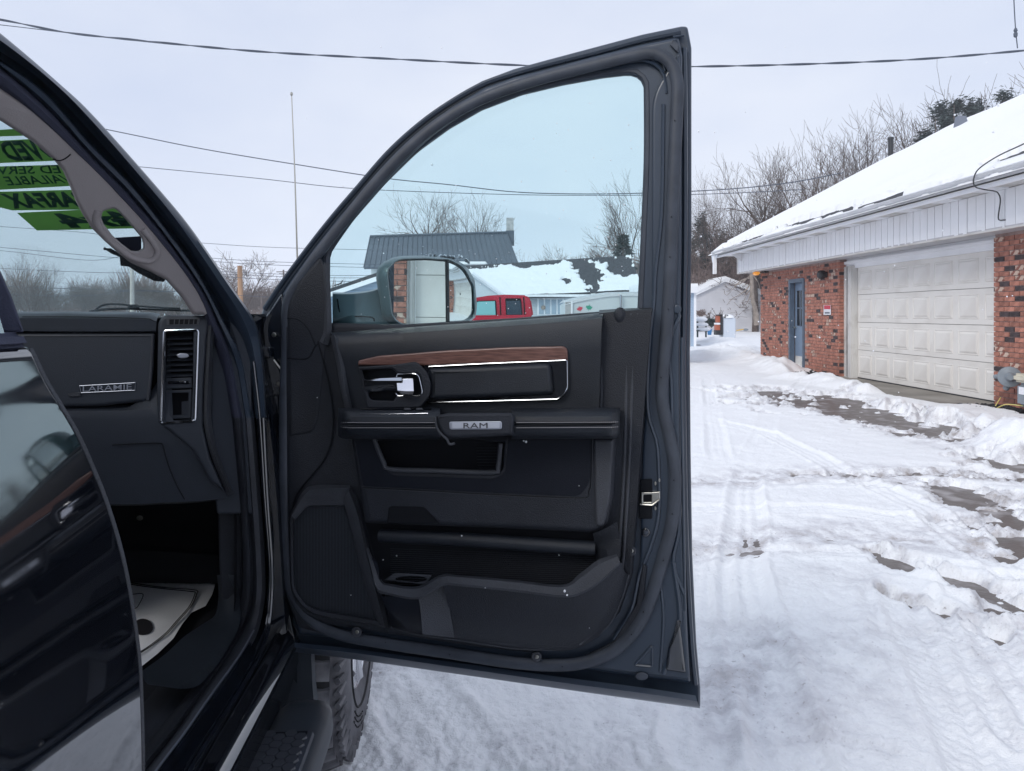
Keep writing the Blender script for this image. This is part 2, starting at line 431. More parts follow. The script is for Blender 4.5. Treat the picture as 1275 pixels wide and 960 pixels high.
# glass run channel around the window opening
CH = [(409, 420), (407, 370), (407, 315, 9), (437, 272), (477, 226), (517, 187), (557, 157), (597, 134), (648, 114), (698, 102), (748, 93), (806, 86, 32), (806, 200), (802, 300), (798, 390)]
bm = line(D, rp(CH, 0, closed=False), .0085, -.028, 90, sides=8); sub('glass_run', bm, 'rubber')
# weatherstrip loop with its little clips
WS = [(357, 420), (358, 378), (376, 344), (404, 306), (432, 271), (464, 232), (500, 193), (538, 160), (578, 134), (620, 115), (680, 96), (740, 81), (790, 69), (815, 66), (835, 78), (843, 100), (843, 130),
      (838, 240), (835, 330), (831, 400), (826, 460), (825, 500), (834, 545), (840, 580), (840, 620), (835, 660), (824, 700), (812, 740), (797, 775), (770, 806), (738, 822), (700, 828), (640, 825), (560, 813),
      (480, 801), (420, 789), (385, 770), (364, 740), (357, 700), (354, 600), (354, 500)]
bm = bmesh.new(); tube([D(x, y, -.006) for x, y in WS], .0138, 12, 220, True, bm, flat=(DN, .7))
sub('weatherstrip', bm, 'rubber')
bm = bmesh.new()
for x, y in ((704, 77), (762, 63), (840, 150), (836, 270), (834, 320), (832, 385), (823, 470), (839, 598), (837, 640), (826, 698), (801, 762), (786, 790), (735, 812), (700, 830), (560, 815), (480, 800)):
    for v in bmesh.ops.create_icosphere(bm, subdivisions=1, radius=.0016)['verts']: v.co += D(x, y, .0055)
sub('seal_clip', bm, 'deep', kind='stuff')
# window glass
bm = pad(D, rp([(404, 430), (404, 312, 8), (436, 268), (476, 221), (516, 182), (556, 152), (596, 129), (648, 110), (698, 98), (748, 89), (808, 84, 32), (806, 300), (800, 430)], 0), -.052, -.048, 0, 0)
sub('window_glass', bm, 'glass')

rg = random.Random(41); bm = bmesh.new()
for k in range(150):
    x, y = rg.uniform(415, 800), rg.uniform(105, 395)
    if y < 100 + (800 - x) * .62 * (1 - (x - 400) / 1400) - 20: continue
    for v in bmesh.ops.create_icosphere(bm, subdivisions=1, radius=rg.uniform(.0006, .0016))['verts']: v.co += D(x, y, -.0475)
sub('glass_specks', bm, M.setdefault('snowbit', mat('snow_flake', (.8, .82, .86), .6)), kind='stuff', flat=True)
# --- hinge side: jamb with bolts, check strap and wiring boot
bm = pad(D, rp([(326, 402, 8), (352, 362, 8), (356, 420), (352, 560), (352, 640), (360, 760), (368, 800), (352, 790), (343, 640), (336, 520)], 0), -.06, -.02, 2, .006, 3)
sub('hinge_face', bm, 'jamb')
for (x, y) in ((341, 417), (347, 478)):
    bm = disc(D, x, y, 3.2, -.03, -.012, bev=1.2, seg=8); sub('hinge_bolt', bm, 'steel')
bm = pad(D, rp([(320, 431), (338, 431), (339, 446), (322, 447)], 5), -.05, -.012, 3, .006, 3)
sub('hinge_leaf', bm, 'jamb')
bm = pad(D, rp([(325, 490), (350, 489), (350, 516), (327, 518)], 2), -.05, -.016, 2, .004, 2, [rp([(330, 494), (346, 493), (346, 511), (331, 513)], 2)])
sub('hinge_leaf', bm, 'jamb')
bm = bmesh.new()
for k in range(6): cyl(bm, D(327 + k * 4.4, 556, -.05), D(329.4 + k * 4.4, 556, -.05), .020 - .001 * k, seg=14)
cyl(bm, D(326, 556, -.05), D(352, 556, -.05), .013, seg=12)
sub('wiring_boot', bm, 'rubber')
bm = pad(D, rp([(335, 641), (353, 640), (355, 655), (338, 657)], 2), -.06, -.018, 2, .004, 2)
pad(D, rp([(338, 660), (353, 660), (355, 690), (341, 691)], 2), -.06, -.022, 2, .004, 2, bm=bm)
for x, y in ((341, 648), (348, 649), (350, 653)): box(bm, D(x, y, -.014), (.006, .006, .006))
sub('door_check', bm, 'jamb')
bm = bmesh.new(); box(bm, D(345, 649, -.012), (.012, .008, .005)); box(bm, D(351, 652, -.012), (.008, .006, .007)); sub('check_link', bm, 'steel')
bm = line(D, [(341, 448), (347, 456), (350, 460)], .0025, -.012); sub('wire_clip', bm, 'steel')

# --- inner trim: base card, tabs with screws
CARD = rp([(352, 404), (414, 402), (500, 404), (640, 396), (745, 388), (812, 384, 4), (808, 440), (799, 560), (794, 640), (788, 715), (772, 762), (744, 794), (712, 806), (660, 812), (600, 806), (480, 788), (400, 776), (374, 764, 10), (361, 735), (357, 640), (356, 520)], 0)
bm = pad(D, CARD, -.03, .0035, 5, .012, 4); sub('trim_card', bm, 'plastic')
bm = pad(D, rp([(356, 740), (376, 772, 10), (480, 798), (600, 816), (668, 824), (720, 820), (764, 798), (792, 752), (800, 700), (806, 705), (800, 760), (770, 808), (722, 830), (668, 834), (600, 826), (480, 807), (370, 781, 8)], 0), -.03, -.004, 2, .006, 3)
sub('trim_flange', bm, 'plastic')
for (x, y) in ((802, 417), (786, 686), (668, 818), (444, 787)):
    bm = disc(D, x, y, 6.5, -.02, .009, bev=2); s = sub('screw_seat', bm, 'plastic2')
    bm = disc(D, x + .5, y, 2.6, .002, .0125, bev=1, seg=8); sub('trim_screw', bm, 'steel' if y > 500 else 'badge')
# sail panel at the front of the window
bm = pad(D, rp([(358, 545), (357, 382, 12), (372, 350), (399, 319, 6), (405, 330), (408, 370), (409, 412), (398, 520), (390, 540, 6)], 3), -.03, .006, 4, .010, 4)
sub('sail_panel', bm, 'plastic')
bm = line(D, [(358, 396), (372, 398), (384, 410), (393, 430)], .0018, .006, 20)
line(D, [(358, 446), (383, 446), (392, 432), (397, 428)], .0018, .006, 20, bm=bm)
line(D, [(396, 425), (410, 480), (415, 530), (405, 570), (372, 612), (362, 640)], .0022, .006, 30, bm=bm)
sub('trim_seam', bm, 'deep')
bm = loft([[D(402, 330, .006), D(404, 370, .006), D(403, 410, .006), D(398, 425, .006)],
           [D(405, 327, .018), D(407, 370, .018), D(407, 410, .018), D(402, 428, .018)],
           [D(410, 327, .010), D(412, 370, .010), D(413, 412, .010), D(408, 430, .010)]], 20)
sub('sail_edge', bm, 'plastic2')

# --- upper bolster in leather with its rounded window sill
def dl(pts, n): return [D(x, y, n) for x, y in pts]
bm = loft([dl([(412, 414), (500, 408), (600, 401), (700, 394), (752, 389)], -.03),
           dl([(412, 414), (500, 408), (600, 401), (700, 394), (752, 389)], .012),
           dl([(413, 416), (500, 410), (600, 403), (700, 396), (751, 391)], .036),
           dl([(415, 421), (500, 415), (600, 408), (700, 401), (750, 396)], .052),
           dl([(418, 430), (500, 426), (600, 419), (700, 412), (749, 408)], .060),
           dl([(422, 450), (500, 446), (600, 442), (700, 438), (748, 436)], .056),
           dl([(427, 480), (500, 480), (600, 480), (700, 478), (747, 476)], .052),
           dl([(433, 520), (500, 520), (600, 520), (700, 518), (746, 514)], .050)], 40)
sub('upper_bolster', bm, 'leather')
bm = loft([dl([(411, 418), (418, 450), (424, 485), (431, 515)], .008), dl([(412, 417), (419, 450), (425, 485), (432, 515)], .058),
           dl([(416, 417), (423, 450), (430, 485), (437, 515)], .064), dl([(421, 421), (428, 452), (434, 485), (440, 515)], .055)], 20)
sub('bolster_edge', bm, 'plastic2')
# end piece beyond the bolster with vertical ridges
bm = loft([dl([(746, 386), (778, 384), (812, 383)], -.02), dl([(746, 390), (778, 387), (812, 385)], .030), dl([(746, 400), (778, 395), (811, 391)], .034),
           dl([(745, 440), (776, 440), (807, 440)], .034), dl([(742, 520), (770, 540), (798, 560)], .030), dl([(738, 600), (766, 620), (792, 640)], .028), dl([(738, 660), (762, 690), (784, 715)], .022)], 16)
sub('trim_end_piece', bm, 'plastic')
for pts in ([(752, 394), (750, 440), (748, 512)], [(786, 390), (781, 440), (778, 560), (774, 640), (766, 720), (745, 770), (715, 800)], [(794, 390), (789, 440), (784, 560), (780, 640), (772, 722), (752, 772), (722, 802)]):
    bm = line(D, pts, .0035, .030, 40, sides=8, flat=None); sub('trim_ridge', bm, 'plastic2')
bm = bmesh.new()
for v in bmesh.ops.create_uvsphere(bm, u_segments=16, v_segments=8, radius=.014)['verts']:
    v.co.z *= 1.3; v.co = D(772, 393, .026) + v.co
sub('lock_button', bm, 'plastic')

# --- wood strip, chrome line, insert pad
bm = pad(D, rp([(446, 455), (446, 449, 4), (472, 443), (560, 436), (640, 432), (707, 431, 10), (707, 449), (600, 452), (530, 455)], 1), .045, .066, 2, .004, 4)
sub('wood_strip', bm, 'wood')
bm = pad(D, rp([(528, 455), (708, 447), (708, 488, 12), (694, 499), (532, 503)], 0), .040, .062, 1, .002, 2)
sub('insert_panel', bm, 'gloss')
bm = line(D, rp([(534, 456.5), (600, 453), (706, 448.5, 2), (706.5, 487, 14), (694, 497), (600, 499.5), (534, 501)], 0, closed=False), .0014, .0645, None, False, sides=8)
sub('chrome_line', bm, 'chrome')
bm = pad(D, rp([(534, 459, 3), (600, 456), (686, 452, 8), (690, 492, 8), (600, 496), (534, 498, 3)], 0), .055, .078, 6, .014, 6)
sub('leather_insert', bm, 'leather')
# --- inner door handle
bm = pad(D, rp([(446, 457), (490, 454), (519, 450, 5), (533, 464, 6), (537, 478), (536, 492, 4), (524, 508, 5), (457, 509, 4)], 0), .045, .088, 2, .006, 4,
         [rp([(451, 461), (489, 459, 3), (495, 465), (523, 465, 6), (527, 491, 6), (494, 493), (490, 499), (461, 498, 5)], 0)], hr=2)
sub('handle_bezel', bm, 'plastic')
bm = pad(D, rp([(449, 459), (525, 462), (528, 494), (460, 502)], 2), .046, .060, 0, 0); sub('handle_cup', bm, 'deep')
bm = loft([dl([(453, 473), (475, 472), (500, 471)], .070), dl([(452, 472), (475, 471), (500, 470)], .092), dl([(453, 474), (475, 474), (500, 474)], .098), dl([(454, 481), (475, 481), (500, 482)], .096),
           dl([(455, 488), (475, 487), (500, 486)], .086), dl([(456, 490), (475, 488), (500, 487)], .070)], 10)
hl = sub('handle_lever', bm, 'chrome')
bm = loft([dl([(495, 472), (505, 471), (514, 471)], .07), dl([(495, 472), (505, 471), (514, 471)], .088), dl([(494, 476), (505, 476), (514.5, 476)], .096), dl([(495, 486), (505, 487), (515, 487)], .110), dl([(499, 490), (506, 491), (514, 491)], .108), dl([(499, 490), (506, 491), (514, 491)], .07)], 8)
sub('handle_finger_plate', bm, M.setdefault('chrome2', mat('satin_chrome', (.80, .80, .84), .22, metal=.9)))
bm = line(D, rp([(494, 469), (495, 466), (521, 465, 7), (527, 492, 7), (496, 493), (493, 490)], 0, closed=False), .0016, .089, None, False, sides=8); sub('chrome_ring', bm, 'chrome')

# --- armrest with stitched edge, pull block and badge
def arm(x0, x1, top, bot, endl=False, endr=False, nm='armrest', mt='leather', ex=0):
    N_ = 28; rails = []
    prof = [(-6, .040), (-6, .085), (-3.5, .125), (0, .147), (5, .156), (11, .158), (15, .153), (17, .156), (22, .155), (28, .147), (31, .130), (33, .090), (33, .040)]
    for (dy, n) in prof:
        r_ = []
        for k in range(N_):
            u = k / (N_ - 1); x = x0 + (x1 - x0) * u; y = top(x) + dy
            sh = 1.0
            if endl: sh = min(sh, math.sqrt(max(0, 1 - (1 - min(1, (x - x0) / 16)) ** 2)) * .75 + .25)
            if endr: sh = min(sh, math.sqrt(max(0, 1 - (1 - min(1, (x1 - x) / 14)) ** 2)) * .75 + .25)
            r_.append(D(x, y if dy < 5 else top(x) + 5 + (dy - 5) * (.8 + .2 * sh), .04 + (n + ex - .04) * sh))
        rails.append(r_)
    return loft(rails, N_, resample=False)
AT = lambda x: 514 + .000 * x if x < 545 else (514 + (x - 640) * (-.004))
bm = arm(421, 548, AT, 0, endl=True); sub('armrest', bm, 'leather')
bm = arm(637, 772, AT, 0, endr=True); sub('armrest', bm, 'leather')
bm = bmesh.new()
for (xa, xb) in ((425, 543), (643, 769)):
    for (dy, n) in ((12.2, .1585), (18.6, .1582)):
        x = xa
        while x < xb:
            sh = min(1, math.sqrt(max(0, 1 - (1 - min(1, (x - 421) / 16)) ** 2)) * .75 + .25, math.sqrt(max(0, 1 - (1 - min(1, (772 - x) / 14)) ** 2)) * .75 + .25)
            y = AT(x) + 5 + (dy - 5) * (.8 + .2 * sh); nn = .04 + (n - .04) * sh
            tube([D(x, y, nn), D(x + 1.7, y, nn)], .0008, 4, bm=bm); x += 2.5
sub('stitching', bm, 'thread', kind='stuff')
bm = line(D, [(425, 531), (480, 530.5), (545, 530.5)], .0016, .157, 20); sub('armrest_groove', bm, 'deep'); bm = line(D, [(642, 530), (700, 529), (766, 527)], .0016, .156, 20); sub('armrest_groove', bm, 'deep')
bm = pad(D, rp([(543, 517, 3), (560, 514), (638, 514, 2), (641, 519), (639, 542, 3), (560, 546), (552, 541), (545, 530)], 0), .04, .168, 4, .012, 5)
sub('pull_block', bm, 'plastic')
bm = line(D, [(542, 519), (544, 532), (550, 541), (556, 546), (560, 553), (566, 552)], .0028, .163, 20, sides=8); sub('pull_edge', bm, 'plastic2')
bm = pad(D, rp([(559, 525), (625, 524.5), (625, 534.5), (560, 535)], 3), .160, .1705, 1, .0015, 2); bd = sub('badge_plate', bm, 'badge')
bm = pad(D, rp([(562.5, 526.6), (622, 526.2), (622, 532.8), (563, 533.2)], 1.5), .168, .1712, 0, 0); sub('badge_face', bm, M.setdefault('silver', mat('satin_silver', (.50, .53, .60), .4, metal=.3)))
bm = lettering('RAM', D, [(577, 526.7), (607, 526.5), (607, 533.1), (577, 533.3)], .171, .1722, bold=.0); sub('badge_lettering', bm, 'ink')
# switch plate on top of the armrest
bm = pad(D, rp([(450, 508.5), (538, 508.5), (534, 513.2), (448, 514)], 1), .085, .128, 1, .002, 2); sub('switch_plate', bm, 'gloss')
bm = line(D, [(449, 515.4), (490, 515.4), (533, 514.6)], .0009, .150, 10); sub('switch_trim_line', bm, 'chrome')
for x in (507, 522): 
    bm = pad(D, rp([(x - 4, 507.8), (x + 4, 507.8), (x + 5, 511), (x - 4, 511)], 1), .12, .136, 1, .002, 2); sub('window_switch', bm, 'plastic2')

# --- lower bolster with map pocket
PK = rp([(466, 549), (560, 545), (627, 551), (625, 585, 7), (614, 590), (486, 585, 8), (480, 578)], 0)
bm = pad(D, rp([(437, 540), (768, 540), (764, 620), (757, 652, 12), (742, 663, 8), (640, 658), (560, 655), (455, 651, 4)], 0), .0, .060, 6, .018, 5, [PK], hr=3)
sub('lower_bolster', bm, 'plastic')
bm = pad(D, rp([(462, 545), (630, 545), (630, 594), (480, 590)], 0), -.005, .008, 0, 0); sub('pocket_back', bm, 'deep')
bm = line(D, [(465, 545), (478, 576), (486, 584), (540, 586), (612, 588), (620, 582), (623, 552)], .0055, .061, 40, sides=10); sub('pocket_rim', bm, 'plastic2')
bm = bmesh.new()
for k in range(9): line(D, [(592 + k * .4, 554 + 3.6 * k), (624, 554 + 3.6 * k)], .0007, .009, bm=bm, sides=4)
sub('pocket_ribs', bm, 'plastic', kind='stuff')
bm = line(D, [(737, 547), (736, 600), (732, 614), (722, 620), (600, 615), (530, 611), (450, 607)], .0017, .0605, 60, sides=6); sub('bolster_seam', bm, 'deep')
bm = pad(D, rp([(442, 548), (464, 548), (470, 566), (479, 584, 6), (490, 592, 6), (616, 596, 6), (629, 588, 6), (633, 548), (736, 548), (735, 600, 8), (722, 618, 8), (600, 613), (530, 609), (452, 605, 4)], 0), .055, .0608, .6, .0006, 2); sub('bolster_inlay', bm, 'plasticd')
bm = line(D, [(737.8, 547), (736.8, 600), (733, 615), (722, 621), (600, 616), (530, 612), (450, 608)], .0009, .0610, 60, sides=6); sub('seam_edge', bm, 'plastic2')
bm = pad(D, rp([(739, 547), (764, 547), (760, 620), (752, 655, 6), (742, 655, 4)], 3), .055, .068, 3, .006, 3); sub('bolster_end', bm, 'plastic2')
bm = pad(D, rp([(484, 632), (488, 630), (528, 631, 3), (548, 652), (482, 652)], 1), .056, .063, 1, .003, 2); sub('bolster_step', bm, 'deep')
# --- lower tray: dark ribbed recess, roll bar, bottle ring, front wall
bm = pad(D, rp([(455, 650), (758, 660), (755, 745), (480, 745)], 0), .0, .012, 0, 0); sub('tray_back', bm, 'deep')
bm = bmesh.new()
for k in range(20): line(D, [(486, 684 + 2.6 * k - 1), (742, 692 + 2.5 * k)], .0008, .0125, bm=bm, sides=4)
sub('tray_ribs', bm, 'plastic', kind='stuff')
bm = bmesh.new(); tube([D(474, 667, .03), D(560, 671, .035), (D(650, 677, .035)), D(742, 683, .03)], .0155, 14, 30, bm=bm); sub('roll_bar', bm, 'leather')
bm = pad(D, rp([(478, 722), (492, 713), (538, 716), (530, 728)], 2), .03, .07, 1, .002, 2, [[(512 + 20 * math.cos(t / 16 * 6.283), 721 + 4.2 * math.sin(t / 16 * 6.283)) for t in range(16)]], hr=0); sub('bottle_ring', bm, 'plastic2')
RU = [(459, 682), (466, 700), (475, 722), (486, 727), (520, 730), (548, 716), (570, 716), (640, 722), (700, 728), (722, 714), (745, 697), (768, 690)]
RL = [(456, 684), (462, 706), (469, 732), (484, 738), (521, 743), (551, 727), (572, 727), (640, 734), (702, 741), (726, 736), (748, 722), (772, 700)]
bm = loft([dl(RU, .02), dl(RU, .075), [D(a[0] * .75 + b[0] * .25, a[1] * .75 + b[1] * .25, .088) for a, b in zip(RU, RL)], dl(RL, .096), [D(x, y + 3, .090) for x, y in RL]], 90)
sub('tray_rim', bm, 'plastic2')
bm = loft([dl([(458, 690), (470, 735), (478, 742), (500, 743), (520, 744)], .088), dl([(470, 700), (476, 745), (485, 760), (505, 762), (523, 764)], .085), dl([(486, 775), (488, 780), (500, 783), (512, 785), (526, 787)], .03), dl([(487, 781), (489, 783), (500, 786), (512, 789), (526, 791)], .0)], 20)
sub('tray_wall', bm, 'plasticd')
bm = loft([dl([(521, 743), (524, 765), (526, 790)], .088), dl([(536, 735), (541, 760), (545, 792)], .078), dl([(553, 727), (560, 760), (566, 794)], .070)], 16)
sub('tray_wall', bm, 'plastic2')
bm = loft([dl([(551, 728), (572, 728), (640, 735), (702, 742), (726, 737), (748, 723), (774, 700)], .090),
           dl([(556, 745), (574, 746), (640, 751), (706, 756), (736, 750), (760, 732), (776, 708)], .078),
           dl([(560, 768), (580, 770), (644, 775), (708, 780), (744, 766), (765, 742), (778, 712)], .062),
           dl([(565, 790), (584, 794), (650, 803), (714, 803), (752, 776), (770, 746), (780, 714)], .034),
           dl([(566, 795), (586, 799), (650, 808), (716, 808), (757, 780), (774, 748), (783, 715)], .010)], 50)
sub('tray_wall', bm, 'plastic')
bm = line(D, [(487, 781), (520, 790), (566, 796), (610, 803), (650, 808), (700, 808), (730, 798), (757, 779), (773, 748), (783, 715)], .0022, .012, 60, sides=8); sub('wall_edge', bm, 'plastic2')
bm = loft([[D(738, 664, .058), D(741, 680, .03), D(742, 698, .02)], [D(750, 660, .060), D(754, 680, .05), D(757, 694, .07)], [D(768, 650, .055), D(772, 672, .055), D(772, 694, .085)]], 10)
sub('tray_side', bm, 'plastic')
def align_(A, B):
    k = min(range(len(B)), key=lambda i: (B[i][0] - A[0][0]) ** 2 + (B[i][1] - A[0][1]) ** 2); return B[k:] + B[:k]
# --- speaker: surround and cloth
so = [(p.x, p.y) for p in cr([Vector((x, y, 0)) for x, y in rp([(360, 640, 10), (378, 612, 8), (392, 606), (436, 605, 10), (447, 625), (456, 668), (470, 720), (483, 782, 2), (400, 768), (374, 757, 12), (362, 730)], 0)], 90, True)]
si = [(p.x, p.y) for p in cr([Vector((x, y, 0)) for x, y in rp([(366, 645, 8), (382, 629, 6), (427, 628, 8), (436, 655), (472, 772, 3), (400, 760, 4), (378, 752, 12), (367, 725)], 0)], 90, True)]
si = align_(so, si)
bm = loft([[D(x, y, 0) for x, y in so], [D(x, y, .020) for x, y in so], [D(a[0] * .75 + b[0] * .25, a[1] * .75 + b[1] * .25, .030) for a, b in zip(so, si)], [D(a[0] * .2 + b[0] * .8, a[1] * .2 + b[1] * .8, .028) for a, b in zip(so, si)], [D(x, y, .022) for x, y in si], [D(x, y, .008) for x, y in si]], 90, closed_u=True, resample=False)
sub('speaker_surround', bm, 'plastic')
bm = loft([dl([(437, 606), (449, 640), (458, 680), (470, 720), (480, 760), (484, 782)], .020), dl([(434, 610), (445, 640), (454, 680), (464, 720), (474, 760), (479, 780)], .044), dl([(428, 622), (436, 648), (446, 690), (456, 726), (466, 760), (472, 776)], .036), dl([(427, 628), (434, 652), (443, 690), (453, 726), (463, 760), (469, 773)], .014)], 40)
sub('speaker_edge', bm, 'plastic2')
gl, gr = [(384, 622), (372, 636), (364, 650), (362, 690), (362, 728), (369, 752), (390, 768), (420, 774)], [(432, 620), (438, 640), (441, 652), (452, 690), (462, 728), (469, 756), (476, 776), (484, 788)]
bm = loft([[D(a[0] + (b[0] - a[0]) * t, a[1] + (b[1] - a[1]) * t, .0165) for a, b in zip(gl, gr)] for t in (0, .33, .66, 1)], 20)
sub('speaker_grille', bm, 'grille')
bm = loft([dl([(362, 640), (378, 611), (394, 604), (436, 604)], .01), dl([(363, 642), (380, 615), (396, 608), (436, 608)], .040), dl([(367, 647), (383, 630), (400, 629), (428, 629)], .028), dl([(367, 648), (383, 632), (400, 631), (428, 631)], .01)], 24)
sub('speaker_hood', bm, 'plastic2')
# --- latch
bm = pad(D, rp([(797, 597), (812, 596), (812, 646), (795, 646)], 2), -.012, -.008, 1, .001, 1); sub('latch_recess', bm, 'deep')
bm = pad(D, rp([(798, 613), (812, 613), (822, 612), (822, 621), (814, 629), (798, 628)], 1), -.010, -.002, 1, .002, 2, [rp([(801, 616), (811, 616), (811, 625), (801, 625)], 1)], hr=1)
line(D, [(797, 628), (812, 629), (821, 622)], .0016, .0, bm=bm)
sub('latch', bm, 'steel')
for x, y in ((816, 602), (821, 598), (816, 633)):
    bm = disc(D, x, y, 1.6, -.012, -.006, 2.6, bev=.5, seg=8); sub('latch_rivet', bm, 'steel')
bm = disc(D, 804, 663, 5.5, -.012, -.006, bev=1.5); sub('striker_bolt', bm, 'jamb')
bm = disc(D, 804, 663, 3.2, -.007, -.004, bev=1, seg=8); sub('bolt_head', bm, 'rubber')
bm = disc(D, 843, 385, 5.5, -.014, -.004, bev=2); sub('hinge_boss', bm, 'frame')
# small flakes of snow caught on the door
bm = bmesh.new()
for x, y, n, r_ in ((655, 550, .063, .0035), (652, 549, .063, .002), (575, 667, .056, .0022), (703, 736, .096, .003), (706, 741, .097, .0022), (494, 692, .014, .002), (696, 691, .014, .002), (721, 605, .063, .001), (395, 495, .009, .0013), (427, 232, -.01, .0016),
                    (457, 209, -.01, .0014), (624, 562, .012, .001), (604, 732, .097, .0012), (367, 802, -.02, .003), (350, 696, -.02, .0024), (734, 782, .06, .001), (437, 741, .018, .001), (477, 697, .09, .0014)):
    for v in bmesh.ops.create_icosphere(bm, subdivisions=1, radius=r_)['verts']: v.co = v.co * random.uniform(.8, 1.2) + D(x, y, n)
sub('caught_snow', bm, 'snowbit', kind='stuff')

# ------------------------------------------------------------------ door mirror outside the window
def MO(px, py, n=0):      # plane of the mirror housing, behind the door, turned a little to the right
    q = Vector((-.05, 2.02, 0)); nn = MNR
    r = ray(px, py); return CAMP + r * ((q.dot(nn) + n) / r.dot(nn))
MNR = Vector((.675, -.737, -.01)).normalized()
HO = rp([(468, 345), (470, 331, 10), (490, 319, 16), (530, 318), (560, 321), (580, 329, 14), (591, 348), (594, 380), (592, 398, 6), (560, 405), (490, 408, 14), (476, 395)], 3)
def ringm(P, n): return [MO(x, y, n) for x, y in P]
cxm, cym = 530, 364
def sc(P, k): return [(cxm + (x - cxm) * k, cym + (y - cym) * k) for x, y in P]
HO = [tuple(p) for p in [(v.x, v.y) for v in cr([Vector((x, y, 0)) for x, y in HO], 60, True)]]
FA = [tuple(p) for p in rp([(482, 345), (482, 334, 8), (494, 322, 10), (530, 321), (560, 323), (578, 332, 14), (590, 356), (592, 392, 8), (584, 400, 8), (540, 403), (500, 405, 14), (488, 395, 8)], 3)]
FA = [(v.x, v.y) for v in cr([Vector((x, y, 0)) for x, y in FA], 60, True)]
def align(A, B):   # rotate list B so that it starts nearest to A[0]
    k = min(range(len(B)), key=lambda i: (B[i][0] - A[0][0]) ** 2 + (B[i][1] - A[0][1]) ** 2); return B[k:] + B[:k]
HO = align(FA, HO)
bm = loft([ringm(sc(FA, .97), -.012), ringm(sc(FA, .975), .004), ringm(FA, .008), ringm([((a[0] + b[0]) / 2, (a[1] + b[1]) / 2) for a, b in zip(FA, HO)], -.004), ringm(HO, -.03), ringm(sc(HO, .985), -.09), ringm(sc(HO, .9), -.14), ringm(sc(HO, .6), -.165), ringm(sc(HO, .1), -.17)], 60, closed_u=True, resample=False)
M['mirshell'] = mat('mirror_housing', (.12, .155, .175), .33, spec=.6, bump=.02, bscale=500)
mh = obj('door_mirror', bm, 'mirshell', truck, 50)
GA = rp([(484, 343), (484, 333, 6), (494, 325, 8), (530, 324), (556, 326), (556.5, 402), (500, 404, 10), (489, 394, 6)], 2)
bm = bmesh.new(); f = bm.faces.new([bm.verts.new(MO(x, y, -.002)) for x, y in GA]); obj('mirror_glass', bm, 'mirror', mh)
GB = rp([(559, 326.5), (574, 332, 10), (587, 356), (589, 390, 6), (582, 400, 6), (560, 402)], 1)
cb = MO(573, 366, 0); bm = bmesh.new()
gb = [(v.x, v.y) for v in cr([Vector((x, y, 0)) for x, y in GB], 40, True)]
rails = []
for k in (1, .8, .6, .4, .2, .04):
    r_ = []
    for x, y in gb:
        X, Y = 573 + (x - 573) * k, 366 + (y - 366) * k
        d = (MO(X, Y, 0) - cb).length; r_.append(MO(X, Y, .004 - d * d / (2 * .55)))
    rails.append(r_)
bm = loft(rails, 40, closed_u=True, resample=False); obj('convex_glass', bm, 'mirror', mh, 80)
bm = line(MO, [(557.6, 324), (558.5, 403)], .003, .002, None, sides=6); obj('mirror_divider', bm, 'plastic', mh)
# arm from the door to the mirror
bm = loft([[D(414, 366, -.06), D(440, 366, -.09), MO(466, 362, -.08), MO(484, 352, -.10)], [D(414, 364, -.10), D(440, 364, -.14), MO(466, 360, -.12), MO(484, 350, -.14)],
           [D(414, 420, -.14), D(440, 420, -.16), MO(466, 412, -.14), MO(500, 405, -.12)], [D(414, 430, -.08), D(440, 424, -.06), MO(466, 416, -.03), MO(500, 410, -.03)], [D(414, 400, -.05), D(440, 392, -.055), MO(466, 392, -.035), MO(484, 392, -.03)]], 16, closed_v=True, caps=True)
obj('mirror_arm', bm, 'mirshell', mh)
bm = line(D, [(420, 372), (423, 388), (430, 393), (462, 395), (466, 400)], .0018, -.058, 24); obj('arm_seam', bm, 'deep', mh)
bm = bmesh.new()
for k in range(60):
    x = random.uniform(528, 586); y = 319 + (x - 528) * .03 + random.uniform(-2, 1) + (max(0, x - 572) * .5)
    for v in bmesh.ops.create_icosphere(bm, subdivisions=1, radius=random.uniform(.002, .005))['verts']: v.co += MO(x, y, random.uniform(-.09, -.02))
obj('snow_on_housing', bm, 'snowbit', mh, kind='stuff')

# ------------------------------------------------------------------ A-pillar, door opening, sill
def strip(name, rails, m, n=60, low=None, lname=None):
    if not low: return obj(name, loft(rails, n), m, truck)
    obj(name, loft([r[:10] for r in rails], n), m, truck); obj(lname or name, loft([r[9:] for r in rails], n), low, truck)
def sp(pts, off=0, da=0):          # points (px,py) on the pillar / door opening; below the sill line they run back along the sill
    out = []
    for x, y in pts:
        if y <= 402: a = min(1.75, pil_a(x, y))
        elif y < 770: a = 1.75
        else: a = min(1.75, .77 * 880 / (y - 391))
        r = ray(x, y); out.append(CAMP + r * ((a + da) / r.dot(TT)))
    return out
R0 = [(-60, -2), (0, 41), (75, 105), (120, 148), (200, 238), (240, 287), (287, 355), (318, 402), (328, 450), (332, 520), (336, 620), (341, 700), (341, 745), (336, 790), (319, 832), (290, 880), (262, 925), (239, 965), (215, 1005), (170, 1080)]
R1 = [(-60, 30), (0, 59), (50, 93), (100, 143), (160, 213), (200, 262), (248, 330), (290, 400), (308, 450), (318, 520), (326, 620), (333, 700), (332, 745), (326, 785), (306, 830), (276, 880), (246, 925), (218, 965), (196, 1003), (150, 1080)]
R2 = [(-60, 42), (0, 77), (58, 120), (113, 182), (163, 232), (205, 285), (245, 340), (277, 400), (300, 450), (312, 520), (320, 620), (325, 700), (325, 745), (316, 785), (298, 816), (262, 866), (230, 912), (196, 957), (170, 995), (120, 1070)]
